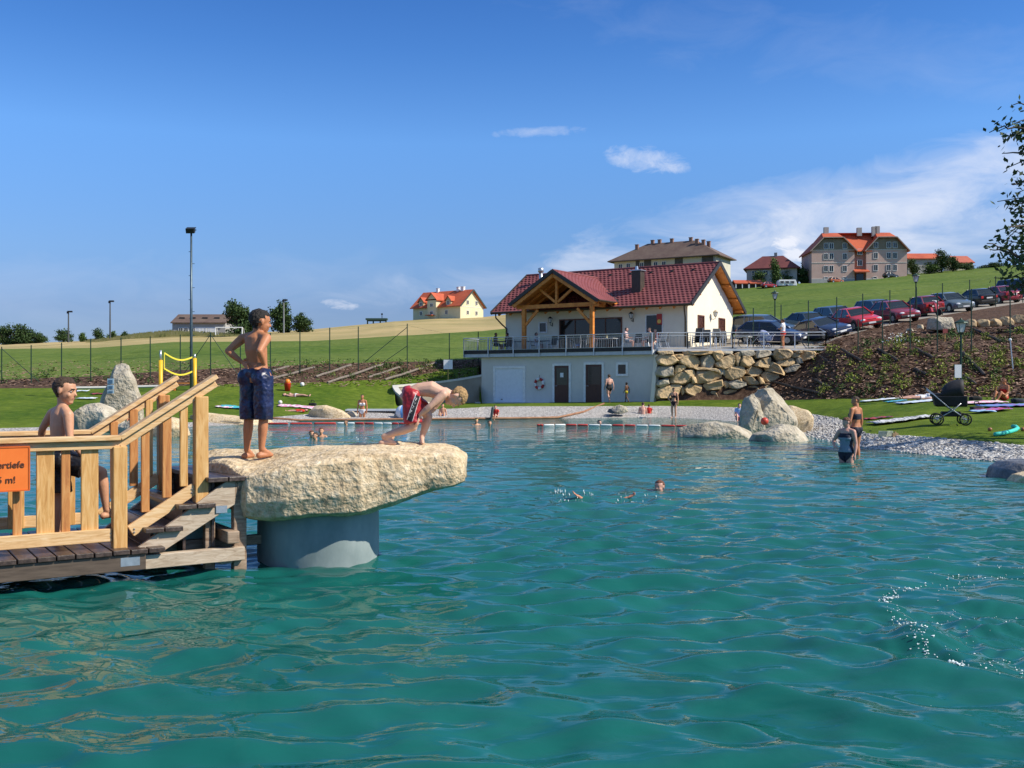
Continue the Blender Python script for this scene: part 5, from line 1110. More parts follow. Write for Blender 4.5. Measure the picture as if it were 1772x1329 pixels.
mb = MB(); mb.add([(LW-1.5, -.2, hE-.4), (LW+CWd+1.5, -.2, hE-.4), (LW+CWd+3, 5.2, hT+13*s_), (LW-3, 5.2, hT+13*s_)], [(0, 1, 2, 3)]); mb.add([(4.4, 3.55, hT+13*s_), (LW+CWd+RW-4.4, 3.55, hT+13*s_), (LW+CWd+RW-3.4, DP, hT), (3.4, DP, hT)], [(0, 1, 2, 3)]); mb.build('main_roof', m_orange, pa)
mb = MB(); mb.prism([(4.2, 5.1, hT), (4.2, 5.3, hT), (4.2, 5.3, hT+13*s_-.05), (4.2, 5.1, hT+13*s_-.05)], (LW+CWd+RW-8.4, 0, 0)); mb.build('main_roof', m_orange, pa)
zs_ = [(487-420-4)*s_, (489-444)*s_, (489-464.5)*s_]
for z in ((489-426)*s_, (489-444)*s_, (489-465)*s_):
    for px in (1428.8, 1438.2, 1461, 1513.5, 1535.5, 1546): wbox(pa, (px-1404.5)*s_, -.07 if z > hA else -.01, z+(0 if px < 1500 else 1*s_), .95, 1.45)
for px in (1429, 1438, 1461, 1512, 1536, 1546): wbox(pa, (px-1404.5)*s_, -.01, (489-481.5)*s_, .9, .45, bar=False)
for py in (436, 455): wbox(pa, LW+CWd/2, .55, (489-py)*s_, 1.1, 1.4)
mb = MB(); mb.box((LW+CWd/2, .5, 1.1), (1.8, .2, 2.4)); mb.build('entrance_door', m_glass, pa)
mb = MB(); mb.prism([(LW-.3, -1.6, 2.7), (LW-.3, .6, 3.5), (LW-.3, .6, 3.2), (LW-.3, -1.6, 2.45)], (CWd+.8, 0, 0)); mb.build('entrance_canopy', m_orange, pa)
for z in (.95, (489-455)*s_, hA): 
    for x0, w in ((0, LW), (LW+CWd, RW)): mb = MB(); mb.box((x0+w/2, -.03, z), (w+.04, .08, .16)); mb.build('trim_band', m_sills, pa)
for x0, w in ((0, LW), (LW+CWd, RW)): mb = MB(); mb.box((x0+w/2, -.045, -.3), (w+.06, .09, 2.3)); mb.build('plinth', m_grey, pa)
for px, y, h in ((1435, 3.6, 2.6), (1492, 3.6, 2.2), (1517, 3.2, 2.6), (1522, 3.2, 2.8)): mb = MB(); mb.box(((px-1404.5)*s_, y, hT+13*s_+.2), (1.2, 1, h)); mb.build('chimney', m_grey, pa)
# orange roofed buildings right of it, huts, caravan
def gable(name, label, px0, px1, py_e, py_b, rise, d, dep, wm_, rm, rz=0., cat='building'):
    s_ = d/F; c = P(px0, py_b, d); t = thing(name, label, cat, tuple(c), rz); L = (px1-px0)*s_; h = (py_b-py_e)*s_
    mb = MB(); mb.box((L/2, dep/2, h/2-1), (L-.6, dep, h+2)); mb.build('wall', wm_, t)
    mb = MB(); q = rise*s_; mb.prism([(0, -.5, h-.1), (0, dep/2, h+q), (0, dep+.5, h-.1), (0, dep+.5, h+.15), (0, dep/2, h+q+.25), (0, -.5, h+.15)], (L, 0, 0)); mb.build('roof', rm, t); return t, L, h, s_
gable('long_barn', 'long low building with orange roof right of the pink apartment house', 1569, 1630, 448, 462, 11, 285, 8, m_grey, m_orange)
gable('small_house', 'small house with red roof on the skyline near the right edge', 1655, 1686, 455, 462, 14, 285, 9, m_cream, mat('red_tiles_far', [(.40, .10, .06), (.48, .14, .08)], scale=1))
for a, b in ((1271, 1297), (1294, 1320)):
    t, L, h, s_ = gable('garden_hut', 'open hut with orange roof '+('partly behind the right roof edge of the pool house' if a < 1290 else 'beside the red parked car on the hill'), a, b, 491, 499, 6, 262, 4, mat('dark_hut', [(.04, .03, .025)]), m_orange, cat='hut')
    for x in (.3, L/2, L-.3): mb = MB(); mb.box((x, -.35, h/2), (.22, .2, h)); mb.build('post', m_board, t)
t, L, h, s_ = gable('low_grey_building', 'low grey building with long brown roof on the left skyline', 296, 392, 559, 579, 16, 250, 11, m_grey, m_brownroof)
for px in (313, 322, 335, 341, 354, 360): wbox(t, (px-296)*s_, -.03, .35*h, .9, 1.2)
mb = MB(); mb.box((L*.62, -.05, h*.33), (L*.36, .12, h*.6)); mb.build('white_panel', m_board, t)
for px in (310, 329, 350, 371): mb = MB(); mb.box(((px-296)*s_, 2.2, h+1.3), (1.3, .3, .5)); mb.build('skylight', m_glass, t)
c = P(1347, 496.5, 258); s_ = 258/F; cv = thing('caravan', 'white caravan parked on the hill below the dark red roofed house', 'caravan', tuple(c)); L = 32*s_; h = 12.5*s_
mb = MB(); mb.prism([(0, 0, .35), (L, 0, .35), (L, 0, h*.55), (L*.93, 0, h), (L*.05, 0, h), (0, 0, h*.75)], (0, 2, 0)); mb.build('body', m_board, cv, bevel=.08)
for x in (L*.2, L*.48, L*.76): wbox(cv, x, -.03, h*.66, L*.16, h*.24, frm=m_grey, bar=False)
mb = MB(); mb.tube([(L*.45, -.06, .3), (L*.45, .2, .3)], .32, 12); mb.build('wheel', m_black, cv)
# ------------------------------------------------------------------ parked cars
m_tyre = mat('tyre_rubber', [(.012, .012, .013)], rough=.8); m_rim = mat('alloy_rim', [(.35, .36, .37), (.5, .5, .52)], rough=.35, metallic=.8)
m_head = mat('headlamp_glass', [(.60, .62, .64), (.74, .76, .78)], rough=.12, spec=.8, scale=8); m_tail = mat('tail_lamp', [(.42, .02, .018), (.55, .04, .03)], rough=.2)
m_plate = mat('number_plate', [(.72, .72, .70)], rough=.5); m_carglass = mat('car_glass', [(.010, .013, .016), (.02, .026, .03)], rough=.05, spec=.7, scale=.8); m_trim = mat('car_plastic', [(.02, .02, .022)], rough=.6)
def paint(name, c): return mat('paint_'+name, [tuple(x*.9 for x in c), c], rough=.28, scale=1.2, coat=.5, spec=.5)
def car(kind, pm, label, px, d, yaw, L=4.2, hgt=1.42, group='cars in the car park', loc=None, plate=True):
    p = on_ground(px, d) if loc is None else loc
    # tilt with the slope
    t = thing('parked_car', label, 'car', tuple(p), 0, group); t.rotation_euler = (0, 0, yaw)
    fx = V(math.cos(yaw), math.sin(yaw), 0); q1, q2 = p+fx*1.4, p-fx*1.4
    if loc is None:
        pitch = math.atan2(gz(q1.x, q1.y)-gz(q2.x, q2.y), 2.8); sx = V(-fx.y, fx.x, 0); a1, a2 = p+sx*.8, p-sx*.8; roll = math.atan2(gz(a1.x, a1.y)-gz(a2.x, a2.y), 1.6)
        t.rotation_euler = (Matrix.Rotation(yaw, 3, 'Z') @ Matrix.Rotation(-pitch, 3, 'Y') @ Matrix.Rotation(roll, 3, 'X')).to_euler()
    h = L/2; w = .86
    st = [(h, .40, .56, .66), (h-.10, .26, .66, .78), (h-.35, .22, .74, .84), (h-.85, .20, .84, w), (h-1.25, .20, .91, w), (0, .20, .93, w), (-h+1.0, .20, .95, w), (-h+.30, .22, .96 if kind != 'hatch' else .98, .84), (-h+.08, .28, .90 if kind == 'sedan' else .94, .79), (-h, .42, .80 if kind == 'sedan' else .86, .72)]
    mb = MB(); rg = []
    for x, zl, zt, hw in st:
        zm = (zl+zt)/2; rg.append([(x, -hw*.92, zl), (x, -hw, zl+.12*(zt-zl)), (x, -hw, zm+.1*(zt-zl)), (x, -hw*.96, zt-.10*(zt-zl)), (x, -hw*.84, zt), (x, 0, zt+.025), (x, hw*.84, zt), (x, hw*.96, zt-.10*(zt-zl)), (x, hw, zm+.1*(zt-zl)), (x, hw, zl+.12*(zt-zl)), (x, hw*.92, zl)])
    mb.loft(rg)
    f0, f1 = h-1.22, h-1.95
    b1, b0 = {'sedan': (-h+1.25, -h+.62), 'hatch': (-h+.75, -h+.18), 'wagon': (-h+.38, -h+.06)}[kind]
    zb, zt = .91, hgt; wb, wr = .80, .60
    def gpt(x, s, z): return V(x, s*(wb+(wr-wb)*(z-zb)/(zt-zb)), z)
    # roof skin and pillars
    rg = []
    for x, dz, ww in ((f1+.05, -.03, .93), (f1-.15, .0, 1), ((f1+b1)/2, .03, 1.02), (b1+.15, .0, 1), (b1-.05, -.03, .93)): rg.append([(x, -wr*ww, zt-.05+dz), (x, -wr*.8*ww, zt+dz), (x, wr*.8*ww, zt+dz), (x, wr*ww, zt-.05+dz)])
    mb.loft(rg)
    for s in (-1, 1):
        for xa, xb, ww in ((f0, f1, .07), (b0, b1, .11)): mb.beam(gpt(xa, s, zb-.02), gpt(xb, s, zt-.04), ww, .05, (0, s, .3))
        xm = (f1+b1)/2+.05; mb.beam(gpt(xm+.05, s*1.012, zb), gpt(xm, s*1.012, zt-.04), .09, .03, (0, s, .3))
        if kind == 'wagon': mb.beam(gpt(b1+.75, s*1.012, zb), gpt(b1+.7, s*1.012, zt-.04), .10, .03, (0, s, .3))
    body = mb.build('body', pm, t, smooth=True); 
    sm = body.modifiers.new('edge', 'EDGE_SPLIT'); sm.split_angle = R(38)
    mb = MB(); mb.loft([[gpt(f0-.03, -1, zb-.03), gpt(f0-.03, 1, zb-.03), gpt(b0+.03, 1, zb-.03), gpt(b0+.03, -1, zb-.03)], [gpt(f1-.0, -1, zt-.035), gpt(f1-.0, 1, zt-.035), gpt(b1, 1, zt-.035), gpt(b1, -1, zt-.035)]]); mb.build('windows', m_carglass, t)
    for x in (h-.80, -h+.78):
        for s in (-1, 1):
            mb = MB(); mb.tube([(x, s*.70, .31), (x, s*.72, .31), (x, s*.84, .31), (x, s*.868, .31)], [.24, .31, .31, .27], 16); wl = mb.build('wheel', m_tyre, t)
            mb = MB(); mb.tube([(x, s*.86, .31), (x, s*.874, .31)], .19, 12); mb.build('rim', m_rim, wl)
            mb = MB(); mb.tube([(x, s*.66, .34), (x, s*.861, .34)], .37, 16); mb.build('wheel_arch', m_trim, t)
    for s in (-1, 1):
        mb = MB(); mb.ell((h-.115, s*.56, .62), (.10, .19, .085), 10, 6); mb.build('headlight', m_head, t)
        mb = MB(); mb.box((-h+.045, s*.62, .76), (.12, .20, .19)); mb.build('tail_light', m_tail, t, bevel=.02)
        mb = MB(); mb.ell((f0-.18, s*.90, .98), (.06, .10, .07), 8, 6); mb.build('mirror', pm, t)
        mb = MB(); mb.box((0, s*.862, .50), (2.6, .012, .06)); mb.build('side_strip', m_trim, t)
    mb = MB(); mb.box((h-.05, 0, .40), (.14, 1.40, .16)); mb.build('front_bumper', m_trim if kind != 'sedan' else pm, t, bevel=.03)
    mb = MB(); mb.box((-h+.04, 0, .46), (.14, 1.46, .18)); mb.build('rear_bumper', m_trim if kind == 'hatch' else pm, t, bevel=.03)
    mb = MB(); mb.box((h-.045, 0, .60), (.05, .62, .09)); mb.build('grille', m_trim, t)
    mb = MB(); mb.box((h+.03, 0, .42), (.02, .5, .11)); mb.build('number_plate', m_plate, t)
    mb = MB(); mb.box((-h-.02, 0, .70), (.03, .5, .11)); mb.build('number_plate', m_plate, t)
    return t
fw = R(-80); bk = R(100)
navy, dgreen, dblue = paint('navy', (.016, .03, .085)), paint('dark_green', (.012, .025, .022)), paint('slate_blue', (.045, .08, .13))
car('wagon', paint('blue_grey', (.05, .09, .15)), 'dark blue estate car with a pale reflecting roof, behind the leftmost navy car', 1322, 69, R(-40), 4.3, 1.44)
car('hatch', navy, 'navy car directly behind the terrace railing at the left end of the car row', 1335, 64.4, R(-34), 4.2, 1.40)
car('sedan', dgreen, 'dark green saloon behind the navy saloon in the car park', 1400, 70, R(-72), 4.3, 1.38)
car('sedan', navy, 'navy saloon with shining headlights left of the bright red hatchback', 1421, 65.2, R(-68), 4.4, 1.36)
car('wagon', dblue, 'slate blue estate car behind the bright red hatchback', 1449, 73.2, R(-78), 4.3, 1.44)
car('hatch', paint('bright_red', (.62, .022, .028)), 'bright red hatchback in the middle of the car row', 1484, 67.2, fw, 3.9, 1.42)
car('wagon', dblue, 'slate blue car squeezed between the bright red and wine red hatchbacks', 1521, 75.2, R(-78), 4.2, 1.44)
car('hatch', paint('wine_red', (.26, .02, .032)), 'wine red hatchback parked right of the bright red one', 1549, 70.6, fw, 4.0, 1.44)
car('hatch', paint('ruby', (.24, .016, .022)), 'dark ruby hatchback seen from behind beside the lamp post', 1594, 75, bk, 3.7, 1.42)
car('sedan', paint('grey_green', (.11, .14, .15)), 'large grey green saloon facing the slope', 1641, 77.5, fw, 4.5, 1.42)
car('hatch', paint('black', (.012, .013, .016)), 'black hatchback showing its tail right of the grey green saloon', 1687, 82, bk, 3.8, 1.40)
car('sedan', paint('raspberry', (.26, .012, .03)), 'raspberry red saloon showing its tail near the right edge', 1727, 85, bk, 4.2, 1.38)
car('wagon', paint('blue', (.02, .05, .16)), 'blue van at the right edge of the picture behind the twigs', 1772, 88, R(-50), 4.4, 1.75)
for px, py, d, lb, c in ((1330, 498, 258, 'small red car parked between the huts and the caravan', (.42, .02, .02)), (1541, 481, 264, 'dark green car parked at the right foot of the pink apartment house', (.02, .03, .028)), (1446, 490, 262, 'little orange car in front of the pink apartment house', (.5, .12, .02))):
    g = P(px, py, d); g.z = min(g.z, gz(g.x, d)+.3); car('hatch', paint(lb.split()[1], c), lb, px, d, R(15), 3.9, 1.42, 'cars by the houses on the hill', g)
# motor scooter between the ruby hatchback and the saloon
g = on_ground(1612, 73); t = thing('scooter', 'red and white motor scooter parked beside the ruby hatchback', 'scooter', tuple(g), R(-60))
for x in (-.6, .6): mb = MB(); mb.tube([(x, -.05, .25), (x, .05, .25)], .25, 14); mb.build('wheel', m_tyre, t)
mb = MB(); mb.prism([(-.85, -.14, .4), (-.1, -.14, .3), (.1, -.14, .3), (.0, -.14, .62), (-.75, -.14, .75)], (0, .28, 0)); mb.box((.42, 0, .6), (.10, .36, .75), Matrix.Rotation(R(-18), 3, 'Y')); mb.build('body', paint('scooter_red', (.4, .02, .02)), t, bevel=.04)
mb = MB(); mb.box((-.4, 0, .80), (.75, .26, .10)); mb.build('seat', m_black, t, bevel=.03); mb = MB(); mb.tube([(.5, 0, .3), (.3, 0, 1.05)], .03, 6); mb.tube([(.3, -.32, 1.08), (.3, .32, 1.08)], .02, 6); mb.ell((.36, 0, .98), .1, 8, 6); mb.build('handlebar', m_board, t)
# ------------------------------------------------------------------ people
def skin(name, c): 
    m = mat('skin_'+name, [tuple(x*.88 for x in c), c, tuple(min(1, x*1.08) for x in c)], rough=.5, scale=9, spec=.35, bump=.12, bscale=60, bdist=.01); b = m.node_tree.nodes['Principled BSDF']
    b.inputs['Subsurface Weight'].default_value = .06; b.inputs['Subsurface Radius'].default_value = (.02, .008, .004); return m
sk_tan, sk_fair, sk_warm, sk_dark, sk_pink = skin('tan', (.46, .19, .09)), skin('fair', (.66, .39, .27)), skin('warm', (.56, .29, .17)), skin('brown', (.13, .06, .035)), skin('pink', (.58, .32, .24))
def cloth(name, c, **k): return mat('cloth_'+name, [tuple(x*.75 for x in c), tuple(min(1, x*1.15) for x in c)], rough=k.pop('rough', .75), scale=k.pop('scale', 14), **k)
h_black, h_brown, h_blond, h_red = [mat('hair_'+n, [tuple(x*.6 for x in c), tuple(x*1.4 for x in c)], rough=.6, scale=60, bump=.8, bscale=120, bdist=.02) for n, c in (('black', (.016, .012, .010)), ('brown', (.06, .035, .02)), ('blond', (.40, .24, .10)), ('auburn', (.14, .05, .025)))]
def pose_px(spec, d0, H_):
    return {k: P(v[0], v[1], d0+v[2]) for k, v in spec.items()}
STAND = dict(pel=(0, 0, .53), waist=(0, 0, .615), chest=(0, .0, .72), neck=(0, -.012, .835), head=(0, .012, .925), shR=(.103, 0, .80), shL=(-.103, 0, .80), elR=(.135, -.01, .635), elL=(-.135, -.01, .635), wrR=(.14, .03, .50), wrL=(-.14, .03, .50), haR=(.135, .045, .42), haL=(-.135, .045, .42),
             hipR=(.05, 0, .515), hipL=(-.05, 0, .515), knR=(.055, .012, .28), knL=(-.055, .012, .28), anR=(.055, -.012, .045), anL=(-.055, -.012, .045), toR=(.07, .085, .018), toL=(-.07, .085, .018))
def PO(base=STAND, **k): d = dict(base); d.update(k); return d
HIPS = PO(elR=(.20, -.06, .665), wrR=(.115, .03, .565), haR=(.07, .065, .545), elL=(-.20, -.06, .665), wrL=(-.115, .03, .565), haL=(-.07, .065, .545))
HIPR = PO(elR=(.20, -.05, .66), wrR=(.115, .03, .57), haR=(.07, .065, .55))
WALK = PO(knR=(.055, .09, .29), anR=(.055, .10, .05), toR=(.06, .19, .02), knL=(-.055, -.02, .28), anL=(-.055, -.16, .07), toL=(-.055, -.075, .02), elR=(.13, -.07, .65), wrR=(.135, -.08, .51), haR=(.135, -.07, .43), wrL=(-.135, .09, .52), haL=(-.13, .12, .445))
SIT = PO(pel=(0, 0, .10), waist=(0, -.02, .185), chest=(0, -.02, .29), neck=(0, -.01, .405), head=(0, .02, .495), shR=(.10, -.01, .37), shL=(-.10, -.01, .37), elR=(.13, .02, .22), elL=(-.13, .02, .22), wrR=(.13, .12, .16), wrL=(-.13, .12, .16), haR=(.11, .18, .17), haL=(-.11, .18, .17),
         hipR=(.05, .02, .085), hipL=(-.05, .02, .085), knR=(.075, .2, .22), knL=(-.075, .2, .22), anR=(.06, .30, .04), anL=(-.06, .30, .04), toR=(.065, .39, .02), toL=(-.065, .39, .02))
CHAIR = PO(SIT, pel=(0, 0, .30), waist=(0, -.02, .385), chest=(0, -.03, .49), neck=(0, -.02, .605), head=(0, .01, .695), shR=(.10, -.02, .57), shL=(-.10, -.02, .57), elR=(.13, .02, .42), elL=(-.13, .02, .42), wrR=(.12, .14, .40), wrL=(-.12, .14, .40), haR=(.10, .21, .41), haL=(-.10, .21, .41),
           hipR=(.05, .01, .285), hipL=(-.05, .01, .285), knR=(.065, .24, .285), knL=(-.065, .24, .285), anR=(.06, .24, .045), anL=(-.06, .24, .045), toR=(.065, .33, .02), toL=(-.065, .33, .02))
LIE = dict(pel=(0, 0, .055), waist=(0, -.09, .055), chest=(0, -.2, .058), neck=(0, -.315, .055), head=(0, -.405, .07), shR=(.1, -.28, .045), shL=(-.1, -.28, .045), elR=(.17, -.18, .03), elL=(-.17, -.18, .03), wrR=(.15, -.05, .025), wrL=(-.15, -.05, .025), haR=(.14, .03, .025), haL=(-.14, .03, .025),
           hipR=(.05, .02, .05), hipL=(-.05, .02, .05), knR=(.07, .25, .07), knL=(-.055, .25, .04), anR=(.07, .47, .03), anL=(-.06, .47, .03), toR=(.10, .50, .09), toL=(-.09, .50, .09))
def pose_local(ps, base, yaw, H_, lean=0.):
    M = Matrix.Translation(base) @ Matrix.Rotation(yaw, 4, 'Z') @ Matrix.Rotation(lean, 4, 'X')
    return {k: M @ (Vector(v)*H_) for k, v in ps.items()}
def ring(c, lat, fro, a, b, n=14):
    out = []
    for j in range(n):
        t = 2*math.pi*j/n; cs, sn = math.cos(t), math.sin(t)
        out.append(c+lat*a*math.copysign(abs(cs)**.85, cs)+fro*b*math.copysign(abs(sn)**.85, sn))
    return out
def human(label, J, H_, sk, hair=None, wear=(), fwd=None, up=None, hs=.135, vox=.017, fem=False, fat=1., group=None, fingers=False, face=False, hairline=.25, longhair=0., org=None, cat='person'):
    """one continuous body grown round a posed skeleton, then hair and clothing laid over it"""
    k = H_; mb = MB(); lat0 = (J['hipR']-J['hipL']).normalized(); lat1 = (J['shR']-J['shL']).normalized()
    spine = [J['pel']-(J['waist']-J['pel']).normalized()*.06*k, J['pel'], J['waist'], J['chest'], (J['shR']+J['shL'])/2+(J['neck']-J['chest'])*.02, J['neck']]
    hw = [.062, .090 if not fem else .098, .071 if not fem else .064, .082, .080, .036]; hd = [.05, .064, .053, .062, .05, .036]; rg = []
    for i, c in enumerate(spine):
        f = i/(len(spine)-1); lat = lat0.lerp(lat1, min(1, f*1.25)).normalized(); tan = (spine[min(i+1, 5)]-spine[max(i-1, 0)]).normalized()
        fr = tan.cross(lat).normalized()*-1; la = fr.cross(tan).normalized()
        if la.dot(lat) < 0: la = -la
        rg.append(ring(c, la, fr, hw[i]*k*(fat if i < 4 else 1), hd[i]*k*(fat if i < 4 else 1)))
    mb.loft(rg)
    tfr = (spine[3]-spine[1]).normalized().cross(lat1).normalized()*-1
    # front of the torso: knees and toes agree with it
    tfr = lat1.cross((spine[4]-spine[2]).normalized()).normalized()*-1
    bones = [('torso', spine[0], spine[1]), ('torso', spine[1], spine[2]), ('torso', spine[2], spine[3]), ('torso', spine[3], spine[4]), ('neck', spine[4], J['head'])]
    brad = [.085, .085, .075, .085, .04]
    for s in 'RL':
        sh, el, wr, ha = J['sh'+s], J['el'+s], J['wr'+s], J['ha'+s]; hp, kn, an, to = J['hip'+s], J['kn'+s], J['an'+s], J['to'+s]
        mb.caps(sh, J['neck']-(J['neck']-spine[4])*.1, .033*k, .028*k); mb.caps(sh, sh.lerp(el, .45), .034*k, .030*k); mb.caps(sh.lerp(el, .45), el, .030*k, .022*k)
        mb.caps(el, el.lerp(wr, .35), .0225*k, .0245*k); mb.caps(el.lerp(wr, .35), wr, .0245*k, .0155*k)
        mb.caps(hp, hp.lerp(kn, .5), .057*k*fat, .046*k*fat); mb.caps(hp.lerp(kn, .5), kn, .046*k*fat, .033*k)
        mb.caps(kn, kn.lerp(an, .32), .032*k, .0345*k); mb.caps(kn.lerp(an, .32), an, .0345*k, .0205*k)
        fd = (to-an); heel = an-V(fd.x, fd.y, 0).normalized()*.018*k; heel.z = min(an.z, to.z)+(.0 if abs(an.z-to.z) < .08*k else an.z-to.z-.03*k)
        mb.caps(heel, to, .022*k, .014*k, 10); mb.caps(an, an.lerp(to, .75), .021*k, .013*k, 10); mb.caps(an.lerp(to, .6), to+lat0*(.012*k if s == 'R' else -.012*k)*0, .018*k, .012*k, 10)
        d = (ha-wr); L = d.length; d.normalize(); side = d.cross(tfr).normalized(); pn = side.cross(d)
        if fingers:
            pc = wr+d*L*.42; mb.ell(pc, (L*.27, L*.10, L*.36), 10, 8, Matrix((side, pn, d)).transposed())
            for q, (o, ln, r_) in enumerate(((-.23, .46, .0088), (-.075, .54, .0092), (.08, .50, .0088), (.22, .38, .0078))):
                b = pc+side*o*L*1.0+d*L*.26; cu = pn*(.10+.04*q)*L*(-1)
                m_ = b+d*ln*L*.5+cu*.25; e = b+d*ln*L*.92+cu; mb.caps(b-d*L*.1, m_, r_*k/1.45, r_*.95*k/1.45, 8); mb.caps(m_, e, r_*.95*k/1.45, r_*.8*k/1.45, 8)
            tb = wr+d*L*.2+side*L*.16*(1 if s == 'L' else -1); t1 = tb+(side*(.26 if s == 'L' else -.26)+d*.22-pn*.1)*L; mb.caps(tb, t1, .0105*k/1.45, .0095*k/1.45, 8); mb.caps(t1, t1+(d*.26-pn*.08)*L, .0095*k/1.45, .008*k/1.45, 8)
        else:
            mb.caps(wr, wr.lerp(ha, .5), .015*k, .019*k, 8)
            for o in (-.16, -.05, .06, .16): mb.caps(wr.lerp(ha, .5)+side*o*L*.8, ha+side*o*L*1.1-d*abs(o)*L*.3, .0085*k, .007*k, 6)
            mb.caps(wr.lerp(ha, .25), wr.lerp(ha, .55)+side*L*.3*(1 if s == 'L' else -1), .0085*k, .0075*k, 6)
        bones += [('arm'+s, sh, el), ('fore'+s, el, wr), ('hand'+s, wr, ha), ('thigh'+s, hp, kn), ('shin'+s, kn, an), ('foot'+s, an, to)]; brad += [.03, .022, .02, .048, .03, .02]
        bt = hp-tfr*.022*k; mb.ell(bt, (.05*k*fat, .05*k*fat, .052*k*fat), 10, 8)
        if fem: mb.ell(spine[3]+(J['sh'+s]-spine[4])*.48+tfr*.05*k, .036*k, 10, 8)
    hh = hs*k; hd_ = J['head']; fwd = (Vector(fwd) if fwd is not None else tfr).normalized(); up = Vector(up) if up is not None else (hd_-J['neck']); up = (up-fwd*up.dot(fwd)).normalized(); sd = fwd.cross(up).normalized()
    RM = Matrix((sd, fwd, up)).transposed()
    def hp_(x, y, z): return hd_+(sd*x+fwd*y+up*z)*hh
    mb.ell(hp_(0, -.06, .13), (.355*hh, .43*hh, .37*hh), 16, 10, RM); mb.ell(hp_(0, .08, -.12), (.285*hh, .31*hh, .35*hh), 14, 10, RM); mb.ell(hp_(0, .23, -.40), (.14*hh, .12*hh, .10*hh), 10, 8, RM)
    mb.caps(hp_(0, .36, .0), hp_(0, .435, -.12), .04*hh, .055*hh, 8); mb.caps(hp_(-.15, .325, .07), hp_(.15, .325, .07), .055*hh, .055*hh, 8); mb.caps(hp_(-.07, .32, -.26), hp_(.07, .32, -.26), .055*hh, .055*hh, 8)
    for s in (-1, 1): mb.ell(hp_(s*.36, -.04, -.02), (.045*hh, .085*hh, .14*hh), 8, 6, RM); mb.ell(hp_(s*.17, .25, -.14), (.10*hh, .09*hh, .10*hh), 8, 6, RM)
    mb.caps(J['neck']-(hd_-J['neck'])*.1, hp_(0, -.10, -.22), .034*k, .031*k)
    base = Vector(org) if org is not None else (J['anR']+J['anL'])/2
    mb.v = [q-base for q in mb.v]
    tmp = link('tmp_body', mb.mesh('tmp_body', None, False, True)); rm = tmp.modifiers.new('r', 'REMESH'); rm.mode = 'VOXEL'; rm.voxel_size = vox; sm = tmp.modifiers.new('s', 'SMOOTH'); sm.factor = .5; sm.iterations = 4 if vox < .012 else 2
    me = bpy.data.meshes.new_from_object(tmp.evaluated_get(bpy.context.evaluated_depsgraph_get())); bpy.data.objects.remove(tmp); me.name = 'person'
    me.materials.clear(); me.materials.append(sk); me.polygons.foreach_set('use_smooth', [True]*len(me.polygons))
    body = link('person', me); body.location = base; tag(body, label, cat, group)
    nv = len(me.vertices); co = np.empty(nv*3); me.vertices.foreach_get('co', co); co = co.reshape(-1, 3)+np.array(base); no = np.empty(nv*3); me.vertices.foreach_get('normal', no); no = no.reshape(-1, 3)
    bones.append(('head', hp_(0, 0, -.3), hp_(0, 0, .25))); brad.append(.35*hh/k)
    best = np.full(nv, 1e9); bi = np.zeros(nv, int); bt_ = np.zeros(nv)
    for i, (nm, a, b) in enumerate(bones):
        a_, b_ = np.array(a), np.array(b); ab = b_-a_; t = np.clip(((co-a_)@ab)/max(ab@ab, 1e-9), 0, 1); ds = np.linalg.norm(co-(a_+t[:, None]*ab), axis=1)/(brad[i]*k)
        w = ds < best; best[w] = ds[w]; bi[w] = i; bt_[w] = t[w]
    names = np.array([b[0] for b in bones])[bi]
    tt = np.where(names == 'torso', (bi+bt_)/4., 9.)           # 0 crotch .. 1 shoulders along the torso
    frd = (co-np.array(spine[3]))@np.array(tfr)/k; hl = (co-np.array(hd_)); hx, hy, hz = (hl@np.array(sd))/hh, (hl@np.array(fwd))/hh, (hl@np.array(up))/hh
    ctx = dict(n=names, t=bt_, tt=tt, fr=frd, hx=hx, hy=hy, hz=hz, co=co, k=k, zc=co[:, 2])
    faces = [list(p.vertices) for p in me.polygons]
    def shell(name, mask, off, m, wob=0., thick=0.):
        keep = [f for f in faces if all(mask[v] for v in f)]
        if not keep: return None
        ids = sorted({v for f in keep for v in f}); mp = {v: i for i, v in enumerate(ids)}; cnt = {}
        for f in keep:
            for a, b in zip(f, f[1:]+f[:1]): cnt[(min(a, b), max(a, b))] = cnt.get((min(a, b), max(a, b)), 0)+1
        edge = {v for e, c in cnt.items() if c == 1 for v in e}
        vs = [co[v]-np.array(base)+no[v]*((-.3*off if v in edge and not thick else off)+(wob*fbm(Vector(co[v])*(38. if wob < .006 else 55.)) if wob else 0)) for v in ids]
        q = bpy.data.meshes.new(name); q.from_pydata([tuple(v) for v in vs], [], [[mp[v] for v in f] for f in keep]); q.materials.append(m); q.polygons.foreach_set('use_smooth', [True]*len(q.polygons)); q.update()
        o = link(name, q, body)
        if thick: z = o.modifiers.new('t', 'SOLIDIFY'); z.thickness = thick; z.offset = -1
        return o
    if hair is not None:
        cap = (names == 'head') | ((names == 'neck') & (bt_ > .55)); side = np.abs(hx)
        m_ = cap & ((hz > hairline+.02) | ((hy < .06) & (hz > .02)) | ((hy < -.12) & (hz > -.34+.1*side)) | ((hy < .1) & (hz > .1)))
        ear = (side > .345) & (hz < .12) & (hy > -.16) & (hy < .1)
        shell('hair', m_ & ~ear, .018*hh+.002*k, hair, .035*hh)
        if longhair:
            hb = MB(); hb.ell(hp_(0, -.22, .05)-base, (.36*hh, .34*hh, .40*hh), 12, 8, RM); hb.caps(hp_(0, -.36, -.05)-base, hp_(0, -.38, -.05-longhair)-base, .24*hh, .13*hh, 10); hb.build('long_hair', hair, body, smooth=True)
    for nm, fn, off, m in wear: shell(nm, fn(ctx), off*k, m, .002*k)
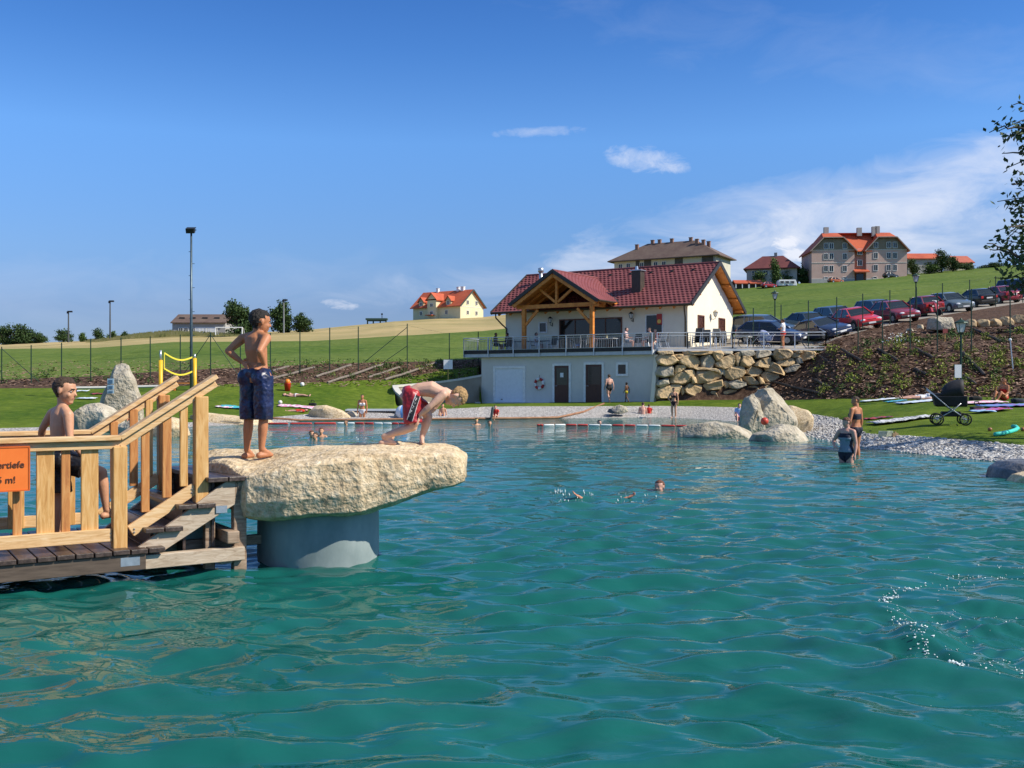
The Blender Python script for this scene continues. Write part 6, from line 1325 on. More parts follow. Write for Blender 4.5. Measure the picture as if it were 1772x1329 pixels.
    if face:
        for s in (-1, 1):
            e = MB(); e.ell(hp_(s*.165, .322, -.005)-base, (.045*hh, .026*hh, .020*hh), 10, 8, RM); eo = e.build('eye', mat('eye_white', [(.7, .68, .64)], rough=.2), body, smooth=True)
            e = MB(); e.ell(hp_(s*.165, .348, -.005)-base, (.032*hh, .012*hh, .022*hh), 8, 6, RM); e.build('iris', mat('eye_dark', [(.03, .018, .01)], rough=.2), eo, smooth=True)
            e = MB(); e.caps(hp_(s*.08, .405, .10)-base, hp_(s*.25, .345, .11)-base, .022*hh, .014*hh, 8); e.build('eyebrow', hair or sk, body, smooth=True)
        e = MB(); e.caps(hp_(-.065, .352, -.255)-base, hp_(.065, .352, -.255)-base, .022*hh, .022*hh, 8); e.build('lips', skin('lips', (.42, .16, .12)), body, smooth=True)
    body_data = dict(shell=shell, ctx=ctx, base=base, J=J, k=k, tfr=tfr, hp=hp_); return body, body_data
# clothing cut as regions of the body
def bottoms(c): return ((c['tt'] < .34) & (c['tt'] >= 0)) | (np.isin(c['n'], ('thighR', 'thighL')) & (c['t'] < .06))
def trunks(q): return lambda c: (c['tt'] < .42) | (np.isin(c['n'], ('thighR', 'thighL')) & (c['t'] < q))
def bra(c): return (c['tt'] > .60) & (c['tt'] < .84)
def onepiece(c): return ((c['tt'] < .80)) | (np.isin(c['n'], ('thighR', 'thighL')) & (c['t'] < .06)) | ((c['tt'] < .93) & (c['fr'] > .02))
def lowback(c): return ((c['tt'] < .52)) | (np.isin(c['n'], ('thighR', 'thighL')) & (c['t'] < .06)) | ((c['tt'] < .88) & (c['fr'] > .0))
def shirt(c): return ((c['tt'] > .22) & (c['tt'] < 1.1)) | (np.isin(c['n'], ('armR', 'armL')) & (c['t'] < .6))
# ---- the three boys close by
def loose_trunks(body, bd, m, lenR, lenL, w=.086, flare=.06, name='swim_trunks'):
    J, k, base = bd['J'], bd['k'], bd['base']; mb = MB(); wz = J['pel'].lerp(J['waist'], .55); lat = (J['hipR']-J['hipL']).normalized(); upv = (J['waist']-J['pel']).normalized(); fr = bd['tfr']
    rg = []
    for t, a, b in ((-.35, .08, .066), (0., .101, .082), (.3, .097, .078), (.5, .087, .071)): rg.append(ring(J['pel'].lerp(J['waist'], t), lat, (fr-upv*fr.dot(upv)).normalized(), a*k, b*k, 18))
    mb.loft(rg)
    for s, ln in (('R', lenR), ('L', lenL)):
        mb.ell(J['hip'+s]-fr*.02*k, .068*k, 14, 10)
        hp, kn = J['hip'+s], J['kn'+s]; e = hp.lerp(kn, ln); mb.tube([hp+upv*.01*k, hp.lerp(kn, ln*.35), hp.lerp(kn, ln*.75), e], [.069*k, .068*k, .060*k+flare*.1*k, .056*k+flare*.14*k], 18)
    mb.v = [q-base for q in mb.v]
    tmp = link('tmp', mb.mesh('tmp', None)); rm = tmp.modifiers.new('r', 'REMESH'); rm.mode = 'VOXEL'; rm.voxel_size = .0085; s_ = tmp.modifiers.new('s', 'SMOOTH'); s_.factor = .5; s_.iterations = 3
    me = bpy.data.meshes.new_from_object(tmp.evaluated_get(bpy.context.evaluated_depsgraph_get())); bpy.data.objects.remove(tmp); me.name = name
    for v in me.vertices:
        p = Vector(v.co); q = p*11; v.co = p+Vector(v.normal)*(.010*noise.noise(V(q.x*1.6, q.y*1.6, q.z*.55))+.005*noise.noise(p*34))
    me.materials.clear(); me.materials.append(m); me.polygons.foreach_set('use_smooth', [True]*len(me.polygons)); return link(name, me, body)
def snap(J, key, z):
    dz = z-J[key].z
    return {k: v+Zv*dz for k, v in J.items()}
d0 = 10.2
sp = dict(pel=(444.5, 640, 0), waist=(446, 621, 0), chest=(443, 598, -.01), neck=(446.5, 570, 0), head=(451, 549.5, .01), shR=(461, 577.5, -.10), shL=(420, 578.5, .10), elR=(449, 600, -.25), elL=(394.5, 600, .04), wrR=(457, 622, -.13), wrL=(418, 619, .03), haR=(443, 631, -.17), haL=(430, 627, -.05),
          hipR=(456, 646, -.06), hipL=(432.5, 646, .05), knR=(456, 717, -.06), knL=(430.5, 717, .05), anR=(452.5, 769, -.06), anL=(427, 770.5, .05), toR=(470, 779.5, .01), toL=(438, 781, .10))
J = pose_px(sp, d0, 1.46); J = snap(J, 'toR', rock_z(J['toR'].x, J['toR'].y)+.022); J['anL'].z += 0
b1, bd1 = human('boy in dark blue trunks standing hands on hips on the diving rock', J, 1.47, sk_tan, h_black, (), fwd=(.84, .52, -.10), up=(.1, 0, 1), hs=.165, vox=.0085, fingers=True, face=True, hairline=.22)
tr_navy = mat('cloth_navy_wet', [(.003, .004, .014), (.006, .010, .045), (.02, .035, .13)], rough=.33, scale=5, bump=.35, bscale=22, bdist=.03, spec=.6)
loose_trunks(b1, bd1, tr_navy, 1.02, 1.02, flare=.04)
d1 = 10.45
sp = dict(pel=(709, 684, 0), waist=(725.5, 673, 0), chest=(746, 671.5, 0), neck=(772, 677, 0), head=(789.5, 686, 0), shR=(767, 681, -.13), shL=(767, 681, .13), elR=(744.5, 701.5, -.175), elL=(752, 704, .15), wrR=(727, 716, -.15), wrL=(738, 716, .11), haR=(722.5, 733.5, -.15), haL=(731, 730, .09),
          hipR=(711, 689, -.07), hipL=(712, 687, .07), knR=(715, 737, -.10), knL=(741.5, 719, .09), anR=(664, 753.5, -.09), anL=(730, 757, .07), toR=(683.5, 765, -.09), toL=(731, 765, -.06))
J = pose_px(sp, d1, 1.35); J = snap(J, 'toR', rock_z(J['toR'].x, J['toR'].y)+.022)
zl = rock_z(J['toL'].x, J['toL'].y)+.022; J['toL'].z = zl; J['anL'].z = zl+.05
b2, bd2 = human('fair boy in red and black trunks crouching to dive from the end of the rock', J, 1.36, sk_fair, h_blond, (), fwd=(-.02, -.14, -1), up=(1, 0, .05), hs=.165, vox=.0085, fingers=True, face=True, hairline=.20)
tr_red = mat('cloth_red', [(.20, .008, .012), (.36, .016, .022), (.46, .03, .035)], rough=.42, scale=5, bump=.3, bscale=24, bdist=.03, spec=.5)
st_ = loose_trunks(b2, bd2, tr_red, .88, .62, flare=.10)
def on_shorts(o, pts, m, name, r_):
    bm = bmesh.new(); bm.from_mesh(o.data); tree_ = BVHTree.FromBMesh(bm); bm.free(); out = []
    for p in pts:
        h = tree_.ray_cast(p-bd2['base']-V(0, .5, 0), V(0, 1, 0))
        if h[0]: out.append(h[0]-V(0, .002, 0))
    if len(out) > 1:
        mb = MB(); mb.tube(out, r_, 6); return mb.build(name, m, o, smooth=True)
def panel(o, la, lb, m, name):
    bm = bmesh.new(); bm.from_mesh(o.data); tree_ = BVHTree.FromBMesh(bm); bm.free(); rows = []
    for i in range(25):
        f = i/24; row = []
        for j in range(8):
            a = Vector(la[0]).lerp(Vector(la[1]), f); b = Vector(lb[0]).lerp(Vector(lb[1]), f); q = a.lerp(b, j/7); p = P(q.x, q.y, d1)+Zv*dzs
            h = tree_.ray_cast(p-bd2['base']-V(0, .6, 0), V(0, 1, 0)); row.append((h[0]-V(0, .005, 0)) if h[0] else None)
        if all(r is not None for r in row): rows.append(row)
    if len(rows) > 1: mb = MB(); mb.grid(rows); return mb.build(name, m, o, smooth=True, recalc=False)
dzs = J['toR'].z-P(683.5, 765, d1-.09).z
sm_white = cloth('white', (.72, .70, .68)); sm_black = cloth('black', (.010, .010, .012), rough=.5)
panel(st_, ((722.5, 679), (707.5, 724)), ((729, 683), (716, 727)), sm_black, 'side_panel')
on_shorts(st_, [P(722.3-14.8*i/14, 679+45*i/14, d1)+Zv*dzs for i in range(15)], sm_white, 'white_piping', .0045)
on_shorts(st_, [P(728.6-12*i/14, 684+43*i/14, d1)+Zv*dzs for i in range(15)], sm_white, 'white_piping', .003)
for i, gl_ in enumerate((((0, 0), (3.6, 2.2), (1, 4), (4.2, 5.6)), ((0, 6), (4.4, 9), (1.2, 10.2)), ((-1, 11.5), (3.4, 14), (0, 15.6), (2.6, 17)), ((-2, 18.6), (1.8, 20.4), (-1.6, 22.2), (2, 24.2)), ((-3, 26), (.8, 28), (-2.4, 29.6)))):
    pts = []
    for (xa, ya), (xb, yb) in zip(gl_[:-1], gl_[1:]):
        for q in range(4): pts.append(P(719.8-.33*(ya+(yb-ya)*q/4)+(xa+(xb-xa)*q/4)*.85+1.2, 686+(ya+(yb-ya)*q/4)*1.12, d1)+Zv*dzs)
    on_shorts(st_, pts, sm_white, 'lettering', .0036)
d2 = 9.45
sp = dict(pel=(105, 795, 0), waist=(104.5, 771, 0), chest=(106, 742, 0), neck=(109.5, 708, 0), head=(113.5, 681, 0), shR=(118, 723.5, -.12), shL=(91, 720.5, .12), elR=(120.5, 761, -.16), elL=(74, 745, .14), wrR=(138, 788, -.10), wrL=(70, 768, .28), haR=(146, 805, -.08), haL=(75, 778, .36),
          hipR=(110, 801, -.06), hipL=(101.5, 800, .06), knR=(176, 822, -.02), knL=(103, 867, .07), anR=(184, 886, .0), anL=(99, 924, .07), toR=(199, 896, .04), toL=(112, 934, .10))
J = pose_px(sp, d2, 1.47); J = snap(J, 'toL', .304+.02)
b3, bd3 = human('thin boy in black trunks walking along the jetty towards the steps', J, 1.48, sk_warm, h_brown, (), fwd=(.96, -.1, -.12), up=(.05, 0, 1), hs=.165, vox=.0085, fingers=True, face=True, hairline=.26)
loose_trunks(b3, bd3, mat('cloth_black_wet', [(.006, .006, .007), (.016, .014, .016), (.05, .035, .035)], rough=.35, scale=5, bump=.3, bscale=20, bdist=.03), .52, .84, flare=.14)
# ---- bathers
def yaw_to(x, y): return math.atan2(-x, y)
def bather(label, px, d, ps, yaw, H_, sk, hair, wear, z=None, **k):
    x = (px-CX)/F*d; b = V(x, d, gz(x, d) if z is None else z); J = pose_local(ps, b, yaw, H_, k.pop('lean', 0.))
    return human(label, J, H_, sk, hair, wear, org=b, **k)
w_navy = cloth('navy', (.012, .014, .03)); w_brown = cloth('dark_brown', (.035, .012, .014)); w_white = cloth('white_suit', (.75, .73, .74)); w_black = cloth('black_suit', (.012, .012, .014)); w_yellow = cloth('yellow', (.62, .48, .03)); w_red = cloth('red_suit', (.55, .03, .02)); w_blue = cloth('blue', (.05, .16, .45)); w_grey = cloth('grey_print', (.20, .24, .30), scale=60); w_green = cloth('green', (.05, .18, .07)); w_pink = cloth('pink', (.6, .12, .25))
ob, od = bather('older woman in a dark swimsuit standing thigh deep with a hand on her hip', 1465, 22.9, PO(HIPR, elR=(.20, .0, .66), wrR=(.12, .10, .59), haR=(.05, .13, .58)), yaw_to(-.75, -.66), 1.66, sk_pink, h_red, (('swimsuit', onepiece, .007, w_navy),), -.64, fwd=(-.95, -.3, -.18), fem=True, fat=1.12, vox=.011, hs=.13, hairline=.2)
od['shell']('front_panel', (od['ctx']['tt'] > .2) & (od['ctx']['tt'] < .78) & (od['ctx']['fr'] > .028), .015, w_grey)
bather('tanned woman in a dark bikini standing in the water behind the older woman', 1481, 25.0, PO(elL=(-.15, .0, .64), wrL=(-.10, .06, .52), haL=(-.07, .09, .46)), yaw_to(-.62, .75), 1.7, sk_tan, h_brown, (('bikini_bottom', bottoms, .006, w_navy), ('bikini_top', bra, .006, w_navy)), -.24, fwd=(-.9, .1, -.1), fem=True, vox=.012, hs=.132)
bather('woman in a white bikini standing at the far shore before the drain grille', 627, 50.6, STAND, yaw_to(-.1, -1), 1.66, sk_tan, h_brown, (('bikini_bottom', bottoms, .008, w_white), ('bikini_top', bra, .008, w_white)), -.42, fem=True)
bather('girl in a dark bikini standing on the shore in front of the boulder wall', 1166, 53.3, PO(HIPR, elR=(.19, -.03, .66)), yaw_to(-.35, -.9), 1.6, sk_warm, h_brown, (('bikini_bottom', bottoms, .008, w_brown), ('bikini_top', bra, .008, w_brown)), -.03, fem=True, fwd=(.3, -.9, -.5))
bather('woman in a black swimsuit walking past the dark door of the pool house', 1054, 61.2, WALK, yaw_to(-.35, .9), 1.7, sk_pink, h_brown, (('swimsuit', lowback, .008, w_black),), fem=True, fat=1.15)
bather('dark skinned child in yellow trunks beside the small pool house window', 1084.5, 60.7, WALK, yaw_to(-.7, .6), 1.2, sk_dark, h_black, (('swim_trunks', trunks(.25), .012, w_yellow),), hs=.15)
for px, py, lb, hr_, dd in ((539, 757, 'leftmost head of the three swimmers behind the standing boy', h_auburn if False else h_red, 0), (546, 759, 'dark haired middle head of the three swimmers', h_brown, -.6), (556, 757, 'red haired tallest head of the three swimmers', h_red, .3), (599, 735, 'dark head touching the left red and white float line', h_brown, 0), (847, 737, 'swimmer with only a brown head above water right of the goggled one', h_brown, 0),
                            (1037, 736, 'dark haired head with pink shoulders by the right float line', h_black, 0), (678, 763, 'dark head in the water behind the crouching boy\'s foot', h_brown, 0)):
    d = H*F/(py-CY)+dd; up_ = .30 if px == 556 else .22
    bather(lb, px, d, STAND, yaw_to(rnd.uniform(-.8, .8), -.7), 1.5, sk_pink if px in (1037,) else sk_warm, hr_, (), -1.5+up_*1.02, hs=.15)
gb_, gd_ = bather('swimmer with yellow goggles pushed up on a dark head', 824, 43.6, STAND, yaw_to(.2, -.9), 1.5, sk_warm, h_black, (), -1.5+.30, hs=.15)
gd_['shell']('goggles', (gd_['ctx']['n'] == 'head') & (gd_['ctx']['hz'] > .18) & (gd_['ctx']['hz'] < .36), .02, cloth('goggle_yellow', (.65, .6, .05)))
bather('dark haired child sitting at the shallow edge below the curved wall', 766, 52.3, PO(SIT, elR=(.14, .0, .2), wrR=(.16, .02, .06), haR=(.17, .03, .01), elL=(-.14, .0, .2), wrL=(-.16, .02, .06), haL=(-.17, .03, .01)), yaw_to(0, -1), 1.35, sk_warm, h_black, (('swim_trunks', trunks(.5), .012, w_blue),), -.02, hs=.15)
bather('child in the shallows holding a dark board right of the curved wall', 857.5, 51.0, SIT, yaw_to(-.3, -.9), 1.3, sk_pink, h_brown, (('shirt', shirt, .01, w_red),), -.05, hs=.15)
bather('fair bather crouching in the shallows beside a child in red', 1112, 54.6, SIT, yaw_to(.2, .9), 1.6, sk_pink, h_brown, (), -.10, fat=1.1, lean=R(-14))
bather('child in a red top crouching beside the fair bather', 1123, 54.9, SIT, yaw_to(.2, .9), 1.2, sk_warm, h_brown, (('shirt', shirt, .012, w_red),), -.02, hs=.15)
hb_, hd2 = bather('swimmer with a wet head and pale shoulders right of the splashing hands', 1137, 16.9, STAND, yaw_to(-.55, -.8), 1.6, sk_pink, h_red, (), -1.6+.165, hs=.14, vox=.011, face=True, lean=R(4))
# floating swimmer: only a foot and a hand break the surface
dS = 15.6; q = lambda px, py, dd=0: P(px, py, dS+dd)
J = dict(pel=V(1.45, 15.3, -.34), waist=V(1.45, 15.45, -.32), chest=V(1.42, 15.62, -.30), neck=V(1.38, 15.82, -.29), head=V(1.36, 15.98, -.27), shR=V(1.62, 15.7, -.22), shL=V(1.2, 15.7, -.22), elR=q(1073, 869, 0), elL=q(1011, 868, 0), wrR=q(1084, 862, 0), wrL=q(1000, 858.5, 0), haR=q(1098, 855.5, -.02), haL=q(991, 852, -.02),
         hipR=V(1.53, 15.25, -.36), hipL=V(1.37, 15.25, -.36), knR=V(1.55, 14.9, -.5), knL=V(1.35, 14.9, -.5), anR=V(1.55, 14.55, -.7), anL=V(1.35, 14.55, -.7), toR=V(1.55, 14.4, -.75), toL=V(1.35, 14.4, -.75))
human('submerged swimmer with two hands splashing out of the water mid pond', J, 1.65, skin('wet_orange', (.50, .22, .13)), None, (), org=V(1.42, 15.6, 0), fwd=(0, .3, 1), up=(0, 1, 0), vox=.011, fingers=True)
# on the lawns
bather('sunbather lying on a towel with bare legs behind the pram', 1592, 43.6, LIE, yaw_to(-1, -.05), 1.68, sk_pink, h_brown, (('bikini_bottom', bottoms, .01, w_white), ('shirt', shirt, .012, w_white)), gz((1592-CX)/F*43.6, 43.6)+.06, fem=True)
bather('long haired person propped on an elbow reading on colourful towels at the right', 1738, 40.6, PO(SIT, waist=(0, -.05, .17), elR=(.15, .14, .2), wrR=(.08, .2, .30), haR=(.05, .23, .36)), yaw_to(-.9, -.4), 1.6, sk_tan, h_red, (('shirt', bra, .01, w_red), ('bikini_bottom', bottoms, .01, w_red)), fem=True, longhair=.9)
bather('bather in blue and white sitting behind the left side of the tall split boulder', 1279.5, 47.5, SIT, yaw_to(-.2, -.9), 1.5, sk_pink, h_black, (('shirt', shirt, .012, cloth('pale_blue', (.35, .5, .75))), ('swim_trunks', trunks(.5), .012, w_pink)))
bather('sunbather lying on the lawn behind the wedge shaped stone', 512, 57.0, LIE, yaw_to(1, -.05), 1.6, sk_pink, h_black, (('bikini_bottom', bottoms, .01, w_white),), fem=True)
bather('child in red lying on the gravel edge left of the wedge shaped stone', 514, 51.4, LIE, yaw_to(-1, -.1), 1.15, sk_pink, h_red, (('shirt', shirt, .016, w_red), ('bikini_bottom', bottoms, .012, w_red)), hs=.15)
bather('small child sitting at the foot of the standing stone behind the railing', 226, 40.6, SIT, yaw_to(.5, -.8), 1.05, sk_tan, h_brown, (('swim_trunks', trunks(.4), .012, w_white),), hs=.16)
# on the terrace
bather('man in white shirt and red shorts standing on the terrace by the cars', 1355, 61.4, PO(elL=(-.15, .04, .65), wrL=(-.07, .13, .66), haL=(-.03, .15, .70)), yaw_to(-.8, .5), 1.78, sk_tan, h_brown, (('shirt', shirt, .014, w_white), ('shorts', trunks(.4), .016, w_red)), 3.88)
TP = lambda px, y: (lambda p: HM @ V(p.x, y, ZF))(hit(px, 600, 1, y))
def sitter(label, px, y, yaw, H_, sk, hair, wear, **k):
    b = TP(px, y); b.z = ZF+.02; J = pose_local(CHAIR, b, yaw, H_); return human(label, J, H_, sk, hair, wear, org=b, **k)
sitter('bare armed man sitting sideways at the balcony railing in the sun', 1084, .5, yaw_to(.75, -.3), 1.74, sk_pink, h_brown, (('shorts', trunks(.6), .014, w_grey), ('shirt', shirt, .012, cloth('check', (.62, .42, .40), scale=50))))
sitter('person leaning over the white table near the right end of the balcony', 1124, .9, yaw_to(-.8, -.2), 1.7, sk_pink, h_brown, (('shorts', trunks(.6), .014, w_navy),))
sitter('pale haired person behind the white table on the balcony', 1134, 1.9, yaw_to(-.6, -.6), 1.65, sk_pink, h_blond, (('shirt', shirt, .012, w_red),))
sitter('small child with a white cap on the balcony beside the lit porch post', 1000, .6, yaw_to(.2, .7), 1.25, sk_tan, cloth('cap', (.7, .5, .45)), (('shirt', shirt, .014, w_blue), ('shorts', trunks(.6), .014, w_blue)), hs=.15)
sitter('dark haired woman in white sitting under the porch by the little window', 928, 1.9, yaw_to(.8, -.4), 1.68, sk_pink, h_black, (('shirt', shirt, .012, w_white), ('shorts', trunks(.7), .012, w_white)), fem=True, longhair=.5)
sitter('brown clad guest sitting at the far left end of the balcony', 858, .9, yaw_to(.8, .3), 1.7, sk_tan, h_brown, (('shirt', shirt, .014, cloth('brown', (.12, .07, .05))), ('shorts', trunks(.7), .014, w_black)))
sitter('guest with dark hair sitting second from the left end of the balcony', 878, 1.4, yaw_to(-.6, .5), 1.7, sk_tan, h_black, (('shirt', shirt, .014, cloth('rust', (.16, .08, .06))), ('shorts', trunks(.7), .014, w_black)))
# ------------------------------------------------------------------ things on the lawns, the water and the terrace
def floats(label, pts, cols_, d_of=None, n_sub=8):
    P0 = [V((px-CX)/F*(H*F/(py-CY)), H*F/(py-CY), .03) for px, py in pts]; t = thing('float_line', label, 'float line', tuple(P0[0])); o = P0[0]
    for i in range(len(P0)-1):
        a, b = P0[i], P0[i+1]; n = max(2, int((b-a).length/.8)); m = mat('float_red', [(.50, .03, .025), (.58, .05, .04)], rough=.45) if cols_[i] == 'r' else mat('float_white', [(.70, .70, .68), (.78, .78, .76)], rough=.45)
        mb = MB()
        for k in range(n): p, q = a.lerp(b, (k+.04)/n), a.lerp(b, (k+.96)/n); mb.tube([p-o, p.lerp(q, .08)-o, p.lerp(q, .92)-o, q-o], [.025, .04, .04, .025], 8)
        mb.build('red_floats' if cols_[i] == 'r' else 'white_floats', m, t, smooth=True)
floats('red and white float line crossing the pond left of the crouching boy', [(425, 734), (500, 734.2), (583, 733.6), (614, 733.6), (647, 733.8), (678, 734), (702, 734.2), (722, 734.4), (744, 734.6)], 'rrwrwrww')
floats('red and white float line ending at the flat grey boulder on the right', [(929, 736.8), (940, 737), (979, 736.5), (1018, 736.8), (1059, 737.2), (1100, 737.6), (1143, 738), (1195, 738.6)], 'rwrwrwr')
mb = MB(); pts = [(440, 730.2), (520, 729.3), (600, 728.5), (700, 727.3), (800, 726.5), (900, 725.5), (965, 724.2), (1010, 721.5), (1045, 717.5)]
pp = [on_ground(px, H*F/(py-CY)+.15)+Zv*.05 for px, py in pts]; mb.tube(pp, .055, 8); o = mb.build('shore_log', mat('orange_brown_log', [(.22, .10, .05), (.38, .20, .11)], scale=3), smooth=True); tag(o, 'long orange brown edging timber along the far waterline', 'timber')
# drain grille
g0 = P(606, 712, 53.0); t = thing('drain_grille', 'dark barred drain grille in a concrete frame on the far shore', 'grille', tuple(g0)); sw = 53/F
mb = MB(); mb.box((43*sw, .35, -4*sw), (96*sw, .8, 12*sw)); mb.build('backing', m_black, t)
mb = MB(); mb.box((43*sw, -.02, 2.6*sw), (98*sw, .95, .09)); mb.build('frame', m_slab, t)
for i in range(24): mb = MB(); mb.box(((-2+92*(i+.5)/24)*sw, -.09, -4.5*sw), (.055, .05, 12*sw)); mb.build('bar', m_railb, t)
# towels
TW = {'blue': (.08, .28, .55), 'pink': (.72, .22, .38), 'white': (.72, .72, .72), 'red': (.48, .05, .06), 'teal': (.05, .42, .36), 'violet': (.30, .12, .42), 'dark': (.04, .05, .07), 'paleb': (.40, .52, .66)}
def towel(label, px, py, w, l, yaw, a, b, lo=30, sc=7):
    p = gp(px, py, lo); mb = MB(); rows = []; r = random.Random(int(px*7)); M = Matrix.Rotation(yaw, 3, 'Z')
    for i in range(15):
        row = []
        for j in range(9):
            q = M @ V((i/14-.5)*l, (j/8-.5)*w, 0); g = gz(p.x+q.x, p.y+q.y)-p.z; row.append(V(q.x, q.y, g+.055+.035*fbm((q.x*4+px, q.y*4, 0))))
        rows.append(row)
    mb.grid(rows); m = mat('towel_%s_%s' % (a, b), [TW[a], TW[b], TW[a]], scale=sc, rough=.95, stretch=(1, .2, 1), detail=1)
    o = mb.build('towel', m, smooth=True, recalc=False); o.location = p; s = o.modifiers.new('t', 'SOLIDIFY'); s.thickness = .02; tag(o, label, 'towel')
towel('pale blue and white towel lying alone at the foot of the right embankment', 1520, 694, .8, 1.6, R(6), 'paleb', 'white', 35)
towel('teal towel beside the feet of the sunbather behind the pram', 1549, 696.5, .6, .8, R(6), 'teal', 'blue', 35)
towel('white towel under the sunbather behind the pram', 1593, 696.5, 1.0, 1.9, R(4), 'white', 'paleb', 35)
towel('dark blue and white striped blanket in the shade left of the pram', 1562, 728.5, 1.0, 2.1, R(5), 'dark', 'white', 28, 9)
towel('dark red towel left of the striped blanket', 1518, 726, .6, .9, R(8), 'red', 'dark', 28)
towel('pink and white towel left of the reading person', 1695, 698.5, 1.0, 1.8, R(2), 'pink', 'white', 33)
towel('violet and blue towel under the reading person', 1742, 704, 1.0, 1.9, R(-4), 'violet', 'blue', 32)
towel('red towel in front of the reading person', 1718, 711, .7, 1.1, R(15), 'red', 'violet', 32)
towel('blue towel between the pram and the red towel', 1700, 714, .6, .7, R(0), 'blue', 'paleb', 32)
towel('blue towel on the lawn behind the legs of the standing boy', 407, 706.5, .8, 1.5, R(3), 'blue', 'teal', 44)
towel('pink towel on the lawn left of the blue towel', 388, 706, .5, .8, R(3), 'pink', 'white', 44)
towel('white towel under the sunbather on the far left lawn', 512, 704.8, .8, 1.8, R(2), 'white', 'pink', 50)
towel('small white cloth on the grass right of the walking boy\'s head', 150, 691, .6, .9, R(2), 'white', 'paleb', 44)
towel('little white cloth on the grass near the white kerb at the left', 142, 678, .5, .7, R(2), 'white', 'paleb', 48)
towel('dark red cloth on the grass left of the standing stone', 170, 683, .5, .7, R(2), 'red', 'dark', 46)
# bags
def bag(label, px, py, c, s, lo):
    p = gp(px, py, lo); o = None; mb = MB(); mb.box((0, 0, s*.22), (s*1.3, s*.6, s*.42)); me_ = rockify('bag', mb, cloth('bag_%d' % int(px), c), None, 2, .03, 5, seed=int(px)); me_.location = p; tag(me_, label, 'bag')
    mb = MB(); mb.tube([(-s*.3, 0, s*.6), (-s*.2, 0, s*.95), (s*.2, 0, s*.95), (s*.3, 0, s*.6)], .02, 6); mb.build('handle', m_black, me_, smooth=True)
bag('black bag lying on the towels left of the reading person', 1688, 693, (.012, .012, .014), .34, 35); bag('dark blue bag right of the reading person', 1762, 697, (.02, .03, .05), .36, 34); bag('black basket in front of the pink towel', 1690, 711, (.02, .02, .02), .34, 32); bag('dark bag at the head of the left lawn sunbather', 541, 702, (.02, .02, .022), .3, 50)
# pool noodle
p = gp(1738, 754, 20); mb = MB(); n = [gp(1722, 755.5, 20), gp(1735, 753.5, 20), gp(1748, 751, 20), gp(1757, 748, 20), gp(1761, 745, 20), gp(1758, 742, 20), gp(1752, 741.5, 20)]; mb.tube([q-p+Zv*.06 for q in n], .055, 10); o = mb.build('pool_noodle', mat('turquoise_foam', [(.04, .50, .40), (.06, .62, .50)], rough=.6), smooth=True); o.location = p; tag(o, 'bent turquoise foam pool noodle lying on the right lawn', 'pool noodle')
# book, leaf litter, bucket, balls
p = gp(1533, 758, 24); t = thing('book', 'open book standing on the grass edge behind the two women', 'book', tuple(p), R(10))
for s in (-1, 1): mb = MB(); mb.box((s*.11, 0, .10), (.22, .02, .20), Matrix.Rotation(R(s*14), 3, 'Z') @ Matrix.Rotation(R(18), 3, 'X')); mb.build('cover', mat('book_cover', [(.55, .55, .45), (.35, .45, .30)], scale=14), t)
p = gp(1549, 757, 24); mb = MB(); mb.box((0, 0, .06), (.16, .10, .12)); mb.tube([(0, 0, .12), (0, 0, .16)], .03, 8); o = mb.build('sun_cream_bottle', mat('tan_plastic', [(.45, .30, .15)], rough=.4)); o.location = p; tag(o, 'small tan bottle beside the open book', 'bottle')
p = gp(497.5, 676.5, 46); t = thing('bucket', 'red bucket with an orange ball on top on the left lawn', 'bucket', tuple(p)); mb = MB(); mb.tube([(0, 0, 0), (0, 0, .42), (0, 0, .45)], [.15, .20, .21], 14); mb.build('bucket_body', mat('red_plastic', [(.50, .03, .015)], rough=.35), t, smooth=True); mb = MB(); mb.tube([(.2*math.cos(a), 0, .43+.2*math.sin(a)) for a in [math.pi*i/8 for i in range(9)]], .012, 5); mb.build('handle', m_board, t)
mb = MB(); mb.ell((0, 0, 0), .17, 16, 10); o = mb.build('ball', mat('orange_ball', [(.70, .22, .02)], rough=.4), smooth=True); o.location = p+Zv*.52; tag(o, 'orange ball resting in the red bucket', 'ball')
for px, py, c, rr_, lb, lo in ((523, 669, (.75, .74, .72), .13, 'white ball on the lawn right of the red bucket', 46), (296, 676.5, (.7, .7, .7), .14, 'white ball seen between the two stair railings', 44), (485, 700, (.72, .70, .62), .11, 'pale ball at the head of the left lawn sunbather', 48), (1741.5 if False else 1713, 747, (.30, .13, .05), .06, 'small brown ball left of the turquoise noodle', 20), (1770, 747, (.33, .12, .05), .06, 'small brown ball right of the turquoise noodle', 20), (425, 664, (.6, .06, .03), .12, 'red ball at the far lawn edge behind the standing boy', 44)):
    p = gp(px, py, lo); mb = MB(); mb.ell((0, 0, rr_), rr_, 14, 10); o = mb.build('ball', mat('ball_%d' % int(px), [c], rough=.45), smooth=True); o.location = p; tag(o, lb, 'ball')
d = 50.8; p = P(697, 722, d); t = tag(MB().ell((0, 0, 0), .36, 20, 14).build('beach_ball', mat('beach_ball_white', [(.72, .74, .78)], rough=.35), smooth=True), 'big blue and white beach ball behind the crouching boy', 'ball'); t.location = V(p.x, p.y, .34)
mb = MB()
for k in range(3):
    a0 = k*2*math.pi/3+.3; rows = [[V(.365*math.sin(th)*math.cos(a0+a), .365*math.sin(th)*math.sin(a0+a), .365*math.cos(th)) for a in np.linspace(0, 1.0, 6)] for th in np.linspace(.15, 2.95, 10)]
    mb = MB(); mb.grid(rows); mb.build('blue_panel', mat('beach_ball_blue', [(.10, .28, .60)], rough=.35), t, smooth=True, recalc=False)
